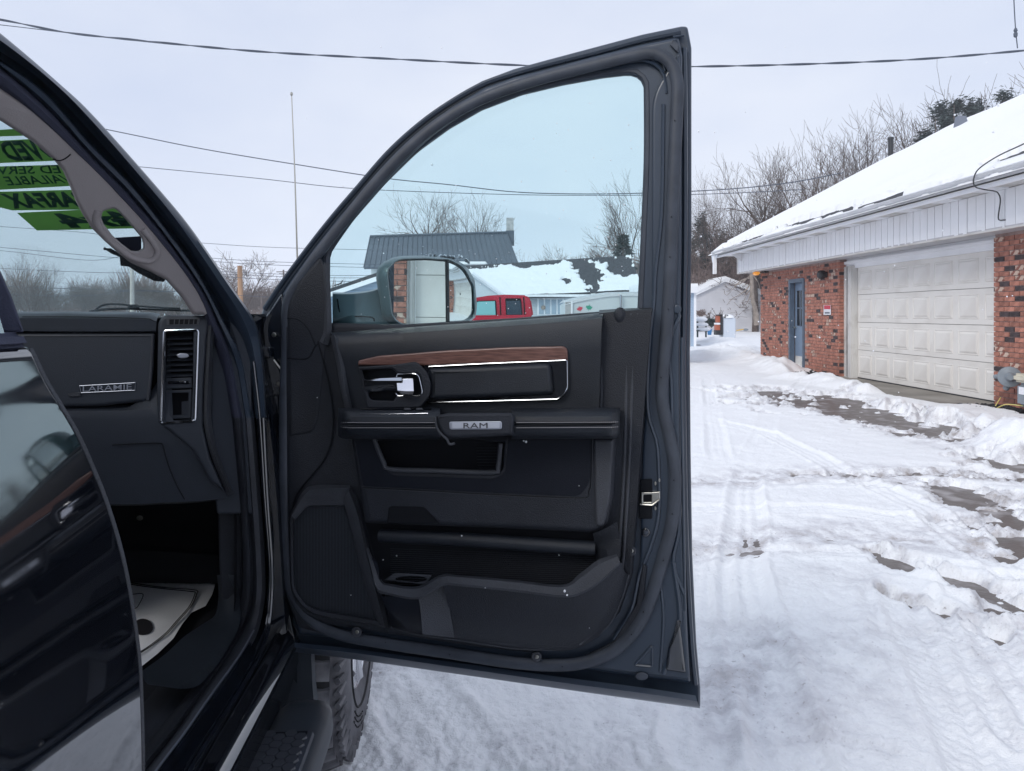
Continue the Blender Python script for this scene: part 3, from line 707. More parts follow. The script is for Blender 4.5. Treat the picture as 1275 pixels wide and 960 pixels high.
R3 = [(-60, 50), (0, 83), (65, 140), (114, 194), (162, 243), (211, 302), (252, 362), (270, 400), (290, 450), (303, 520), (310, 620), (315, 700), (315, 745), (306, 780), (288, 812), (255, 860), (222, 908), (184, 957), (156, 995), (100, 1070)]
R4 = [(-60, 85), (0, 117), (38, 146), (89, 191), (146, 248), (200, 308), (240, 360), (257, 400), (272, 450), (287, 520), (297, 620), (302, 700), (300, 745), (290, 780), (272, 812), (238, 858), (200, 905), (155, 957), (125, 995), (70, 1070)]
def mix(A, B, t): return [(a[0] * (1 - t) + b[0] * t, a[1] * (1 - t) + b[1] * t) for a, b in zip(A, B)]
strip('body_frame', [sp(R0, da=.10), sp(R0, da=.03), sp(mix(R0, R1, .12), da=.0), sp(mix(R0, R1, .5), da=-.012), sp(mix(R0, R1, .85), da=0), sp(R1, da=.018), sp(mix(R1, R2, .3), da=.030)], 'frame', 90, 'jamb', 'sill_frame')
strip('frame_groove', [sp(mix(R1, R2, .25), da=.032), sp(mix(R1, R2, .55), da=.012), sp(mix(R1, R2, .85), da=.0), sp(R2, da=.010), sp(R3, da=.03)], 'jamb', 110)
strip('opening_ridge', [sp(mix(R2, R3, -.5), da=.015), sp(mix(R2, R3, .0), da=-.006), sp(mix(R2, R3, .6), da=-.006), sp(mix(R2, R3, 1.1), da=.014)], 'frame', 90, 'plastic2', 'sill_lip')
strip('opening_seal', [sp(R3, da=.03), sp(mix(R3, R4, .08), da=.0), sp(mix(R3, R4, .3), da=-.018), sp(mix(R3, R4, .6), da=-.016), sp(mix(R3, R4, .9), da=.0), sp(R4, da=.03)], 'sealdark', 90, 'plastic', 'sill_edge_trim')
bm = tube(cr(sp(mix(R0, R1, .30)[9:], da=-.016), 90), .0042, 8); obj('highlight_bead', bm, 'jamb', truck)  # rounded beads added so the jamb catches long bright streaks
bm = tube(cr(sp(mix(R0, R1, .62)[8:], da=-.012), 90), .0030, 8); obj('highlight_bead', bm, 'jamb', truck)
bm = tube(cr(sp(R2[13:], da=-.004), 60), .0022, 6); obj('sill_edge', bm, 'edge', truck)  # thin pale grey line along the sill edge
# grey inner pillar trim with the grab handle opening
GT = rp([(-60, 77), (0, 109), (44, 139), (95, 184), (152, 241), (206, 301), (246, 355), (262, 392), (240, 392), (225, 369), (206, 348), (186, 338), (162, 327), (146, 314), (130, 300), (114, 284), (103, 267), (94, 250), (87, 232), (78, 212), (66, 198), (40, 176), (0, 150), (-60, 118)], 3)
HH = rp([(128, 263, 3), (142, 259, 4), (150, 266), (161, 278), (176, 296), (178, 303), (178, 309), (171, 313, 3), (163, 312), (152, 304), (140, 293), (129, 279), (126, 271)], 1)
bm = pad(PP, GT, -.04, .012, 5, .014, 5, [HH], hr=2.5); pt = obj('pillar_trim', bm, 'pillar', truck, 50)
bm = bmesh.new()
tube([PP(x, y, .012) for x, y in [(122, 262), (119, 272), (123, 284), (136, 299), (150, 311), (163, 320), (180, 325), (191, 323), (196, 313), (190, 301), (177, 285)]], .0065, 10, 50, bm=bm)
obj('grab_handle', bm, 'pillar', pt)
bm = line(PP, [(66, 198), (74, 200), (82, 197), (88, 192)], .0012, .0125, 12); obj('trim_joint', bm, 'deep', pt)

# windshield and what is on it
bm = pad(PW, [(-120, 40), (20, 100), (140, 220), (262, 387), (262, 396), (-120, 396)], -.006, 0, 0, 0); wsd = obj('windshield', bm, 'ws', truck)
def transl(name, col, tr):
    m = mat(name, col, .5); b = m.node_tree.nodes['Principled BSDF']; b.inputs['Transmission Weight'].default_value = 0
    t = m.node_tree; o = [n for n in t.nodes if n.type == 'OUTPUT_MATERIAL'][0]
    tl_ = t.nodes.new('ShaderNodeBsdfTranslucent'); tl_.inputs[0].default_value = (*col, 1); ms = t.nodes.new('ShaderNodeMixShader'); ms.inputs[0].default_value = tr
    t.links.new(b.outputs[0], ms.inputs[1]); t.links.new(tl_.outputs[0], ms.inputs[2]); t.links.new(ms.outputs[0], o.inputs[0]); return m
M['green'] = transl('green_sticker_film', (.27, .42, .19), .8)
M['stink'] = transl('dark_sticker_ink', (.05, .15, .12), .6)
bands = [[(-70, 166), (26, 160), (30, 169), (-70, 172)],
         [(-70, 179), (40, 173), (74, 200), (-70, 206)],
         [(-70, 209), (78, 205), (100, 231), (-70, 240)],
         [(-70, 241), (-8, 239), (100, 236), (112, 261), (15, 262)],
         [(20, 265), (116, 262), (205, 258), (205, 284), (46, 287)]]
for i, b_ in enumerate(bands[:4]):
    bm = pad(PW, b_, .001, .0018, 0, 0); obj('price_sticker', bm, 'green', wsd)
bm = pad(PW, [(21, 265), (205, 256), (205, 283.5), (46, 287)], .001, .0018, 0, 0); obj('price_sticker', bm, 'green', wsd)
def wtext(s, quad, bold=.0, shear=0):
    bm = lettering(s, PW, quad, .0019, .0023, True, bold, shear); obj('sticker_lettering', bm, 'stink', wsd, flat=True)
wtext('APPROVED', [(-4, 176), (112, 171), (150, 197), (10, 201)], .04)
wtext('EXTENDED SERVICE', [(-34, 208), (152, 203), (160, 214), (-34, 218)], .015)
wtext('AVAILABLE', [(3, 220), (96, 217), (108, 227), (10, 231)], .015)
wtext('CARFAX', [(-2, 241), (106, 238), (118, 257), (18, 260)], .05)
wtext('4x4', [(62, 266), (164, 262), (182, 281), (84, 284)], .05)
bm = pad(PW, rp([(141, 296), (176, 294), (176, 316), (160, 316)], 2), .001, .003, 0, 0); obj('inspection_sticker', bm, 'sealdark', wsd)
# dark mirror housing showing below the grab handle
bm = pad(PW, rp([(128, 309, 1), (138, 309), (150, 316), (186, 326), (206, 346), (205, 351, 2), (192, 350), (172, 340), (160, 332), (150, 331, 2), (149, 320), (139, 316)], 0), .03, .07, 2, .01, 3)
M['mirback'] = mat('rear_view_mirror_shell', (.05, .06, .07), .6, bump=.3, bscale=150); obj('rear_view_mirror', bm, 'mirback', truck)
# wipers
bm = bmesh.new(); P2 = PA(2.42)
line(P2, [(118, 388), (124, 382), (134, 379), (150, 379), (170, 381), (200, 383), (224, 384)], .0035, 0, 30, bm=bm)
line(P2, [(112, 388), (140, 384.5), (180, 385), (238, 387)], .004, .02, 20, bm=bm)
pad(P2, rp([(160, 379), (172, 379), (174, 384), (158, 384)], 1), 0, .03, 1, .002, 2, bm=bm)
obj('wiper', bm, 'deep', truck)

# ------------------------------------------------------------------ dashboard
Q = PA(1.72)
def dq(pts, n): return [Q(x, y, n) for x, y in pts]
bm = loft([dq([(-200, 388), (30, 388), (100, 388), (186, 389), (200, 391)], -.45), dq([(-200, 389), (30, 389), (100, 389), (186, 391), (197, 394)], -.05), dq([(-200, 391), (30, 391), (100, 391.5), (186, 394), (196, 396)], .0), dq([(-200, 396), (30, 396), (100, 396.5), (186, 398), (195, 400)], .012),
           dq([(-200, 411), (30, 412), (100, 412.5), (188, 412), (194, 412)], .008), dq([(-200, 414), (30, 414), (100, 414.5), (188, 414), (194, 414)], -.004)], 40)
dash = obj('dashboard', bm, 'dashl', truck)
def dsub(name, bm, m, **k): return obj(name, bm, m, dash, **k)
bm = line(Q, [(28, 394.5), (100, 394.5), (184, 397), (192, 400)], .001, .012, 20); dsub('dash_seam', bm, 'deep')
bm = pad(Q, rp([(-200, 415), (193, 415, 3), (191, 460), (187, 499, 6), (120, 506), (-200, 508)], 0), -.05, .008, 4, .010, 4); dsub('glove_box', bm, 'dashp')
bm = line(Q, [(190, 416), (188, 460), (184, 498)], .003, .008, 16, sides=8); dsub('glove_box_edge', bm, 'plastic2')
bm = pad(Q, rp([(84, 490), (100, 488), (100, 494), (86, 494)], 1), .0, .012, 1, .002, 2); dsub('glove_box_notch', bm, 'plastic2')
bm = bmesh.new(); hexa(bm, [T(1.80, -2.2, -.01), T(1.80, -.60, -.01), T(1.80, -.58, -.44), T(1.80, -2.2, -.44), T(2.35, -2.2, -.01), T(2.35, -.66, -.01), T(2.35, -.62, -.44), T(2.35, -2.2, -.44)]); dsub('dash_core', bm, 'deep')
# lower dash shelf and knee panel
bm = loft([dq([(-200, 506), (100, 504), (186, 501), (206, 470), (210, 400)], -.03), dq([(-200, 513), (100, 512), (180, 510), (203, 506), (216, 530)], .014), dq([(-200, 522), (110, 522), (186, 522), (214, 526), (236, 540)], .018),
           dq([(-200, 560), (110, 560), (190, 560), (220, 560), (256, 560)], .0), dq([(-200, 600), (130, 600), (196, 600), (236, 598), (274, 596)], -.01), dq([(-200, 626), (130, 628), (200, 626), (245, 624), (284, 620)], -.02), dq([(-200, 628), (130, 630), (200, 628), (245, 626), (284, 622)], -.15)], 50)
dsub('lower_dash', bm, 'dashp')
bm = line(Q, [(140, 554), (170, 552.5), (200, 552), (203, 556), (210, 580), (220, 604), (230, 622)], .0014, .006, 40); dsub('knee_seam', bm, 'deep')
# vent tower
bm = pad(Q, rp([(197, 400, 6), (206, 392, 5), (262, 393, 4), (258, 420), (254, 480), (253, 530), (262, 570), (280, 612), (262, 600), (240, 560), (210, 536), (195, 526), (196, 470)], 0), -.06, .020, 4, .012, 5, [rp([(207, 413), (241, 412), (240, 484), (238, 522), (205, 524)], 1)], hr=1)
dsub('vent_tower', bm, 'dashp')
bm = pad(Q, rp([(202, 405), (248, 405), (245, 530), (200, 530)], 1), -.05, -.025, 0, 0); dsub('vent_cavity', bm, 'deep')
bm = line(Q, rp([(205, 412, 3), (247, 410.5, 4), (243, 524, 4), (201, 527, 4)], 0), .0036, .020, None, True, sides=8); dsub('chrome_surround', bm, 'chrome')
for k in range(8):
    y = 419 + k * 6.6
    bm = bmesh.new(); hexa(bm, [Q(208, y, -.012), Q(240, y - .6, -.012), Q(240, y + 2.4, .008), Q(208, y + 3, .008), Q(208, y + .8, -.014), Q(240, y + .2, -.014), Q(240, y + 3.4, .006), Q(208, y + 4.2, .006)])
    dsub('vent_slat', bm, 'dashp')
bm = pad(Q, rp([(219, 442), (224, 439.5), (233, 440), (236, 443), (232, 446), (223, 446)], 2), -.0, .018, 1, .004, 3); dsub('vent_tab', bm, 'badge')
bm = pad(Q, rp([(206, 471), (239, 470), (239, 483), (205, 484)], 1), -.03, .006, 1, .002, 2); dsub('vent_dial_panel', bm, 'dashp')
bm = pad(Q, rp([(209, 474.5), (236, 474), (236, 478), (209, 478.5)], 1.5), .0, .010, 1, .002, 2); dsub('vent_dial', bm, 'gloss')
bm = pad(Q, rp([(223, 474.2), (231, 474), (231, 477), (223, 477)], 1), .0, .013, 1, .002, 2); dsub('dial_tab', bm, 'chrome')
bm = pad(Q, rp([(206, 486), (239, 485), (238, 521), (205, 522)], 1), -.02, .004, 1, .002, 2, [rp([(210, 489), (235, 488.5), (234, 516), (209, 517)], 1)], hr=0); dsub('lower_vent_frame', bm, 'dashp')
bm = pad(Q, [(226, 500), (235, 499), (234, 516), (226, 516)], -.02, -.008, 0, 0); dsub('vent_flap', bm, 'dashp')
bm = pad(Q, rp([(207, 396.5), (249, 396), (248, 404.5), (208, 405)], 1), .0, .0215, .5, .001, 1, [rp([(211, 397.8), (246, 397.4), (245, 403.6), (211, 404)], .5)], hr=0); dsub('defroster_frame', bm, 'plastic2')
bm = pad(Q, [(209, 397), (247, 397), (247, 404.5), (209, 404.5)], .0, .0206, 0, 0); dsub('defroster_cavity', bm, 'deep')
for k in range(5):
    x = 217 + k * 6; bm = pad(Q, [(x, 397.5), (x + 1, 397.5), (x + .4, 404), (x - .8, 404)], .019, .0216, 0, 0); dsub('defroster_bar', bm, 'plastic2')
bm = loft([dq([(262, 400), (266, 402), (268, 408)], -.03), dq([(258, 402), (262, 404), (264, 410)], .02)], 8)
bm = loft([dq([(258, 400), (256, 440), (253, 500), (254, 530), (262, 565), (276, 600), (283, 618)], .012), dq([(263, 401), (261, 440), (258, 500), (259, 530), (267, 565), (281, 600), (287, 616)], .030), dq([(268, 404), (264, 440), (262, 500), (263, 530), (271, 565), (284, 600), (290, 614)], .012), dq([(270, 404), (266, 440), (264, 500), (265, 530), (272, 565), (285, 600), (291, 614)], -.05)], 40)
dsub('dash_end_ridge', bm, 'plastic2')
bm = pad(Q, rp([(262, 392), (312, 398), (316, 640), (270, 640), (262, 560)], 4), -.09, -.03, 3, .006, 3); dsub('dash_side_cover', bm, 'dashp')
# badge on the glove box
bm = line(Q, rp([(99, 480.5), (168.5, 476.5), (168, 486), (101, 489)], 0), .0011, .010, None, True, sides=6); dsub('badge_frame', bm, 'badge')
bm = lettering('LARAMIE', Q, [(103, 481), (164, 478), (164, 485), (103, 487.6)], .008, .0115, bold=.002); dsub('badge_lettering', bm, 'badge')

# footwell
Qk = PA(2.32)
bm = bmesh.new(); hexa(bm, [T(1.75, -2.2, -.43), T(1.75, -.56, -.43), T(1.75, -.56, -.96), T(1.75, -2.2, -.96), T(2.45, -2.2, -.43), T(2.45, -.62, -.43), T(2.45, -.62, -.96), T(2.45, -2.2, -.96)])
bm.faces.ensure_lookup_table(); bm.faces.remove(bm.faces[0]); obj('footwell', bm, 'carpet', truck, recalc=False)
bm = pad(PA(1.78), rp([(271, 622), (300, 618), (304, 760), (276, 745), (273, 700)], 2), -.05, .0, 3, .008, 3); obj('kick_panel', bm, 'plastic', truck)
bm = pad(Qk, rp([(100, 682), (190, 684), (276, 690), (276, 727), (190, 726), (100, 722)], 4), -.1, 0, 2, .02, 3); obj('footrest_carpet', bm, 'carpet', truck)
bm = bmesh.new(); g = [T(2.3, -2.2, -.90), T(2.3, -.62, -.90), T(.3, -.50, -.90), T(-1.2, -.50, -.90), T(-1.2, -2.2, -.90)]
bm.faces.new([bm.verts.new(p) for p in g]); obj('cab_floor', bm, 'carpet', truck)
bm = disc(Qk, 174, 645, 4.2, 0, .012, 3.2, bev=1); obj('wiring_plug', bm, 'steel', truck)
# sill cover plastic with the lifted rubber flap
ZS = PZ(EYE - .79)
bm = loft([[T(1.72, -.56, -.77), T(1.4, -.53, -.77), T(.9, -.52, -.77), T(-.5, -.52, -.77)], [T(1.72, -.60, -.765), T(1.4, -.58, -.765), T(.9, -.57, -.765), T(-.5, -.57, -.765)],
           [T(1.72, -.66, -.80), T(1.4, -.66, -.80), T(.9, -.64, -.80), T(-.5, -.64, -.80)], [T(1.72, -.68, -.90), T(1.4, -.68, -.90), T(.9, -.68, -.90), T(-.5, -.68, -.90)]], 30)
obj('sill_cover', bm, 'plastic', truck)
FLP = lambda pts, h: [CAMP + ray(x, y) * (h * 880 / (y - 391)) for x, y in pts]
def fl(pts): return [CAMP + ray(x, y) * (a / ray(x, y).dot(TT)) for x, y, a in pts]
bm = loft([fl([(270, 716, 1.82), (272, 740, 1.82), (268, 765, 1.80), (254, 776, 1.78), (230, 792, 1.70), (205, 815, 1.60), (176, 836, 1.50)]),
           fl([(272, 716, 1.79), (275, 742, 1.79), (270, 770, 1.76), (258, 790, 1.68), (238, 815, 1.58), (210, 838, 1.50), (180, 848, 1.44)]),
           fl([(284, 715, 1.78), (288, 742, 1.78), (284, 775, 1.73), (272, 800, 1.62), (252, 830, 1.52), (226, 850, 1.44), (184, 852, 1.42)]),
           fl([(292, 716, 1.77), (299, 748, 1.77), (298, 778, 1.70), (284, 806, 1.58), (262, 838, 1.46), (238, 857, 1.39), (188, 853, 1.40)])], 40)
bmesh.ops.solidify(bm, geom=bm.faces[:], thickness=.006)
M['mat'] = mat('rubber_mat', (.040, .049, .062), .5, spec=.4, bump=.02, bscale=300)
obj('sill_mat', bm, 'mat', truck, 60)
# paper floor mat
PM = PZ(EYE - .885)
def pmz(x, y, n=0): p = PM(x, y); return p + Vector((0, 0, n + .0012 * math.sin(x * .13 + y * .09) + .001 * math.sin(y * .21 - x * .05) + .004 * max(0, math.sin((x * .6 + y) * .06))))
PML = [(150, 714), (163, 717), (190, 725), (230, 726), (269, 726), (264, 742), (256, 757), (238, 764), (226, 780), (216, 796), (196, 815), (176, 832), (150, 850)]
bm = bmesh.new(); 
xs = np.linspace(140, 272, 34); ys = np.linspace(712, 855, 30)
grid = {}
def inside(x, y, P):
    c = False
    for i in range(len(P)):
        (x1, y1), (x2, y2) = P[i - 1], P[i]
        if (y1 > y) != (y2 > y) and x < (x2 - x1) * (y - y1) / (y2 - y1) + x1: c = not c
    return c
tri = geometry.delaunay_2d_cdt([Vector(p) for p in PML] + [Vector((x, y)) for x in xs for y in ys if inside(x, y, PML)], [(i, (i + 1) % len(PML)) for i in range(len(PML))], [], 0, .5)
vs = [bm.verts.new(pmz(p.x, p.y, .004)) for p in tri[0]]
for f in tri[2]:
    c = sum((tri[0][i] for i in f), Vector((0, 0))) / len(f)
    if inside(c.x, c.y, PML): bm.faces.new([vs[i] for i in f])
pm = empty('paper_floor_mat', PM(200, 780), 'white printed paper mat on the passenger footwell floor', 'floor mat')
obj('paper_sheet', bm, 'papermat', pm)
bm = bmesh.new()
for o_ in (0, 2.2): line(pmz, [(160, 728 + o_), (180, 732.5 + o_), (205, 736 + o_ * .8), (243 - o_, 738 + o_), (245 - o_, 742), (238 - o_, 758), (222 - o_, 777), (208 - o_, 792), (186 - o_, 810), (168 - o_, 822)], .0016, .009, 60, bm=bm, sides=4)
line(pmz, [(163, 744), (178, 745), (172, 760), (168, 764)], .0014, .009, 20, bm=bm, sides=4)
obj('printed_border', bm, 'ink', pm)
bm = pad(pmz, [(178 + 12.5 * math.cos(t / 24 * 6.283), 784 + 10 * math.sin(t / 24 * 6.283)) for t in range(24)], .006, .0075, 0, 0); obj('printed_footprint', bm, 'ink', pm)

# ------------------------------------------------------------------ rocker, outside body
def rk(b, h): return [T(a, b, h) for a in (1.86, 1.6, 1.2, .6, -1.3)]
bm = loft([rk(-.500, -.765), rk(-.478, -.775), rk(-.468, -.782), rk(-.456, -.780), rk(-.452, -.788), rk(-.444, -.792), rk(-.434, -.812), rk(-.4275, -.838), rk(-.426, -.846), rk(-.432, -.852), rk(-.432, -.90), rk(-.46, -1.0), rk(-.62, -1.02)], 20)
obj('rocker_panel', bm, 'paint', truck, 60)
bm = tube([T(1.84, -.462, -.778), T(.2, -.462, -.778)], .0028, 6); obj('sill_bead', bm, 'jamb', truck)
bm = tube([T(1.85, -.4265, -.838), T(.2, -.4265, -.838)], .0028, 6); obj('rocker_bead', bm, 'jamb', truck)
# body behind the hinge side (cowl side, where the hinges are fixed)
bm = loft([[T(1.92, -.52, .0), T(1.92, -.46, -.3), T(1.92, -.44, -.7), T(1.92, -.44, -1.0)], [T(1.80, -.535, .0), T(1.78, -.48, -.3), T(1.78, -.45, -.7), T(1.80, -.44, -.9)], [T(1.80, -.62, .0), T(1.80, -.60, -.3), T(1.80, -.60, -.7), T(1.80, -.60, -.9)]], 24)
obj('hinge_pillar', bm, 'jamb', truck)
# front fender and hood
def fr(b, h, k=0): return [T(a, b - (.10 if a > 3.0 else 0) - (.04 if a > 2.7 else 0), h - k * (a - 1.9)) for a in (1.94, 2.3, 2.7, 3.1)]
bm = loft([fr(-1.2, -.085, .03), fr(-.75, -.095, .03), fr(-.60, -.12, .03), fr(-.54, -.17, .02), fr(-.50, -.25), fr(-.46, -.40), fr(-.45, -.48)], 16)
bmesh.ops.solidify(bm, geom=bm.faces[:], thickness=.02); obj('front_fender', bm, 'paint', truck)
bm = loft([fr(-2.3, -.12, .03), fr(-1.9, -.07, .03), fr(-1.2, -.08, .03)], 16); obj('hood', bm, 'paint', truck)
bm = bmesh.new(); hexa(bm, [T(1.9, -1.2, -.9), T(3.1, -1.2, -.9), T(3.1, -2.2, -.9), T(1.9, -2.2, -.9), T(1.9, -1.2, -.15), T(3.1, -1.2, -.15), T(3.1, -2.2, -.15), T(1.9, -2.2, -.15)]); obj('engine_bay', bm, 'deep', truck)
# antenna
bm = tube([CAMP + ray(373.2, 410) * 2.05, CAMP + ray(370, 316) * 2.05, CAMP + ray(367, 215) * 2.05, CAMP + ray(363, 116) * 2.05], lambda u: .0032 - .0018 * u, 6, 20); 
lathe(bm, CAMP + ray(363, 117) * 2.05, (0, 0, 1), [(.0005, -.006), (.004, -.003), (.004, .003), (.0005, .006)], 8)
obj('antenna', bm, 'steel', truck)

# rear door (closed): only its outside skin, edge and window frame are in view
A1 = .876; E_ = PA(A1)
PR = [(26, 431), (38, 434), (46, 450), (58, 475), (78, 508), (98, 543), (116, 583), (131, 620), (147, 670), (159, 720), (169, 780), (175, 830), (178, 900), (179, 970), (177, 1050), (168, 1130)]
def back(p, d): return p - TT * d
e = [E_(x, y) for x, y in PR]; e2 = [E_(x - 3, y) for x, y in PR]
bm = loft([[back(p, -.012) - TS * .03 for p in e], [back(p, -.004) - TS * .006 for p in e], e and [back(p, 0) - TS * .0015 for p in e], [back(p, .006) for p in e], [back(p, .25) + TS * .004 for p in e], [back(p, .6) + TS * .004 for p in e], [back(p, 1.1) + TS * .0 for p in e], [back(p, 2.2) - TS * .02 for p in e]], 80)
rd = obj('rear_door', bm, 'paint', truck, 60)
bm = loft([[back(p, -.006) - TS * .005 for p in e[1:]], [back(p, -.010) - TS * .003 for p in e[1:]], [back(p, -.010) - TS * .03 for p in e[1:]]], 60); obj('door_edge_seal', bm, 'plastic2', rd)
bm = pad(E_, rp([(-60, 200), (-14, 306), (0, 337), (14, 368), (22, 390), (30, 414), (-60, 414)], 3), -.02, .01, 3, .006, 3); obj('window_frame', bm, 'sealdark', rd)
bm = bmesh.new(); hexa(bm, [E_(30, 413, .0), E_(41, 432, .0), back(E_(41, 432), 1.9), back(E_(30, 413), 1.9), E_(26, 413, .0) - TS * .05, E_(36, 432) - TS * .05, back(E_(36, 432), 1.9) - TS * .05, back(E_(26, 413), 1.9) - TS * .05])
bmesh.ops.bevel(bm, geom=bm.edges[:], offset=.006, segments=3, affect='EDGES'); obj('belt_trim', bm, 'sealdark', rd)
tp = [E_(26, 414), E_(8, 358), E_(-40, 240), E_(-75, 150)]
bm = loft([[back(p, .03) for p in tp], [back(p, 1.8) for p in tp]], 10); obj('rear_window_glass', bm, 'glass', rd)
# cab shell
bm = bmesh.new()
hexa(bm, [T(1.12, -.735, .47), T(1.12, -2.25, .47), T(-1.3, -2.25, .47), T(-1.3, -.735, .47), T(1.08, -.72, .445), T(1.08, -2.27, .445), T(-1.3, -2.27, .44), T(-1.3, -.70, .44)])
obj('cab_roof', bm, 'paint', truck)
bm = bmesh.new(); hexa(bm, [T(2.3, -2.3, -.05), T(-1.3, -2.3, -.05), T(-1.3, -2.3, -1.0), T(2.3, -2.3, -1.0), T(2.3, -2.35, -.05), T(-1.3, -2.35, -.05), T(-1.3, -2.38, -1.0), T(2.3, -2.38, -1.0)]); obj('driver_side_wall', bm, 'paint', truck)
bm = bmesh.new(); hexa(bm, [T(-1.3, -2.3, .0), T(-1.3, -.5, .0), T(-1.3, -.45, -1.0), T(-1.3, -2.3, -1.0), T(-1.35, -2.3, .0), T(-1.35, -.5, .0), T(-1.35, -.45, -1.0), T(-1.35, -2.3, -1.0)]); obj('cab_rear_wall', bm, 'paint', truck)
bm = bmesh.new(); hexa(bm, [T(.3, -.9, -.35), T(-.2, -.9, -.35), T(-.2, -1.45, -.35), T(.3, -1.45, -.35), T(.3, -.9, -.88), T(-.2, -.9, -.88), T(-.2, -1.45, -.88), T(.3, -1.45, -.88)]); bmesh.ops.bevel(bm, geom=bm.edges[:], offset=.06, segments=4, affect='EDGES')
st = obj('passenger_seat', bm, 'leather', truck)
bm = bmesh.new(); hexa(bm, [T(-.15, -.9, .15), T(-.35, -.9, .2), T(-.35, -1.45, .2), T(-.15, -1.45, .15), T(-.05, -.9, -.4), T(-.25, -.9, -.4), T(-.25, -1.45, -.4), T(-.05, -1.45, -.4)]); bmesh.ops.bevel(bm, geom=bm.edges[:], offset=.05, segments=4, affect='EDGES'); obj('seat_backrest', bm, 'leather', st)
# underbody
bm = bmesh.new(); hexa(bm, [T(1.9, -.60, -.99), T(-1.3, -.60, -.99), T(-1.3, -2.2, -.99), T(1.9, -2.2, -.99), T(1.9, -.60, -1.05), T(-1.3, -.60, -1.05), T(-1.3, -2.2, -1.05), T(1.9, -2.2, -1.05)]); obj('underbody', bm, 'deep', truck)
# fender liner and mud flap in front of the wheel
bm = loft([[T(1.89, -.40, -.80), T(1.89, -.395, -.95), T(1.885, -.385, -1.02)], [T(1.86, -.402, -.80), T(1.86, -.397, -.95), T(1.855, -.39, -1.02)], [T(1.88, -.44, -.80), T(1.88, -.44, -.95), T(1.87, -.44, -1.04)], [T(1.9, -.62, -.80), T(1.9, -.62, -.98), T(1.88, -.62, -1.10)]], 14)
obj('fender_liner', bm, 'mat', truck)
# side step: round-nosed tube with tread blocks on top
prof = []
for k in range(20):
    t = 2 * math.pi * k / 20; cx_, cz_ = math.cos(t), math.sin(t)
    prof.append((math.copysign(abs(cx_) ** .62, cx_), math.copysign(abs(cz_) ** .75, cz_)))
rails = []
for a, s, dh in ((1.80, .05, -.03), (1.795, .35, -.02), (1.785, .6, -.012), (1.76, .85, -.004), (1.72, .98, 0), (1.66, 1, 0), (1.2, 1, -.0), (.4, 1, 0), (-.9, 1, 0)):
    rails.append([T(a, -.388 + x * .072 * s, -.985 + dh + z * .052 * s) for x, z in prof])
bm = loft(rails, 20, closed_u=True, resample=False); stp = obj('side_step', bm, 'mat', truck, 70)
bm = bmesh.new(); hexa(bm, [T(1.60, -.442, -.928), T(1.60, -.352, -.928), T(-.8, -.352, -.928), T(-.8, -.442, -.928), T(1.62, -.446, -.95), T(1.62, -.340, -.95), T(-.8, -.340, -.95), T(-.8, -.446, -.95)]); obj('tread_pad', bm, 'deep', stp)
bm = bmesh.new(); bm.faces.new([bm.verts.new((.0150 * math.cos(k * math.pi / 3), .0150 * math.sin(k * math.pi / 3), 0)) for k in range(6)])
g = bmesh.ops.extrude_face_region(bm, geom=bm.faces[:]); 
for v in g['geom']:
    if isinstance(v, bmesh.types.BMVert): v.co.z += .006; v.co.x *= .9; v.co.y *= .9
hexm = None
for i in range(0, 20):
    for j in range(4):
        p = T(1.585 - i * .0262, -.430 + j * .0232 , -.928); 
        if j % 2: p = p - TT * .0131
        if hexm is None: hexm = obj('tread_block', bm, 'deep', stp, base=(0, 0, 0)); hexm.location = p - ORG[stp.name]; M['hexb'] = mat('tread_block_rubber', (.050, .055, .068), .38); hexm.data.materials[0] = M['hexb']
        else: inst(hexm, p, stp)
bm = bmesh.new(); hexa(bm, [T(1.60, -.350, -.926), T(1.60, -.340, -.930), T(-.8, -.340, -.930), T(-.8, -.350, -.926), T(1.61, -.352, -.95), T(1.61, -.332, -.96), T(-.8, -.332, -.96), T(-.8, -.352, -.95)]); obj('tread_edge', bm, 'rubber', stp)
bm = tube([T(1.50, -.43, -1.0), T(1.52, -.50, -.99), T(1.54, -.62, -.95)], .022, 12, 12); obj('step_bracket', bm, 'jamb', stp)

# front wheel
WC = T(2.33, -.345 - .14, -1.4 + .405); ax = TS
prof = [(.20, .005), (.215, .012), (.25, .022), (.30, .026), (.345, .020), (.372, .006), (.388, -.012), (.396, -.035), (.396, -.245), (.385, -.27), (.33, -.285), (.25, -.285), (.2, -.27)]
bm = bmesh.new(); lathe(bm, WC + ax * .13, ax, prof, 64, False); whl = empty('front_wheel', WC, parent=truck)
M['tread'] = mat('groove_shade_mark_rubber', (.010, .011, .014), .8)  # groove shade put into a near-black base; the sidewall marks share it
M['lug'] = mat('dusty_tread_lug', (.06, .062, .072), .75, col2=(.20, .20, .215), vscale=14)
obj('groove_shade_band', lathe(bmesh.new(), WC + ax * .13, ax, [(.39, -.013), (.3985, -.030), (.3985, -.250), (.386, -.268)], 64, False), 'tread', whl)  # dark band under the lugs stands in for groove shade
obj('tyre', bm, 'tyre', whl, 50)
bm = bmesh.new()
hexa(bm, [Vector((x, y, z)) for x, y, z in ((-.029, -.027, 0), (.029, -.034, 0), (.030, .022, 0), (-.028, .028, 0), (-.026, -.024, .017), (.026, -.031, .017), (.027, .019, .017), (-.025, .025, .017))])
lug0 = None; nl = 0
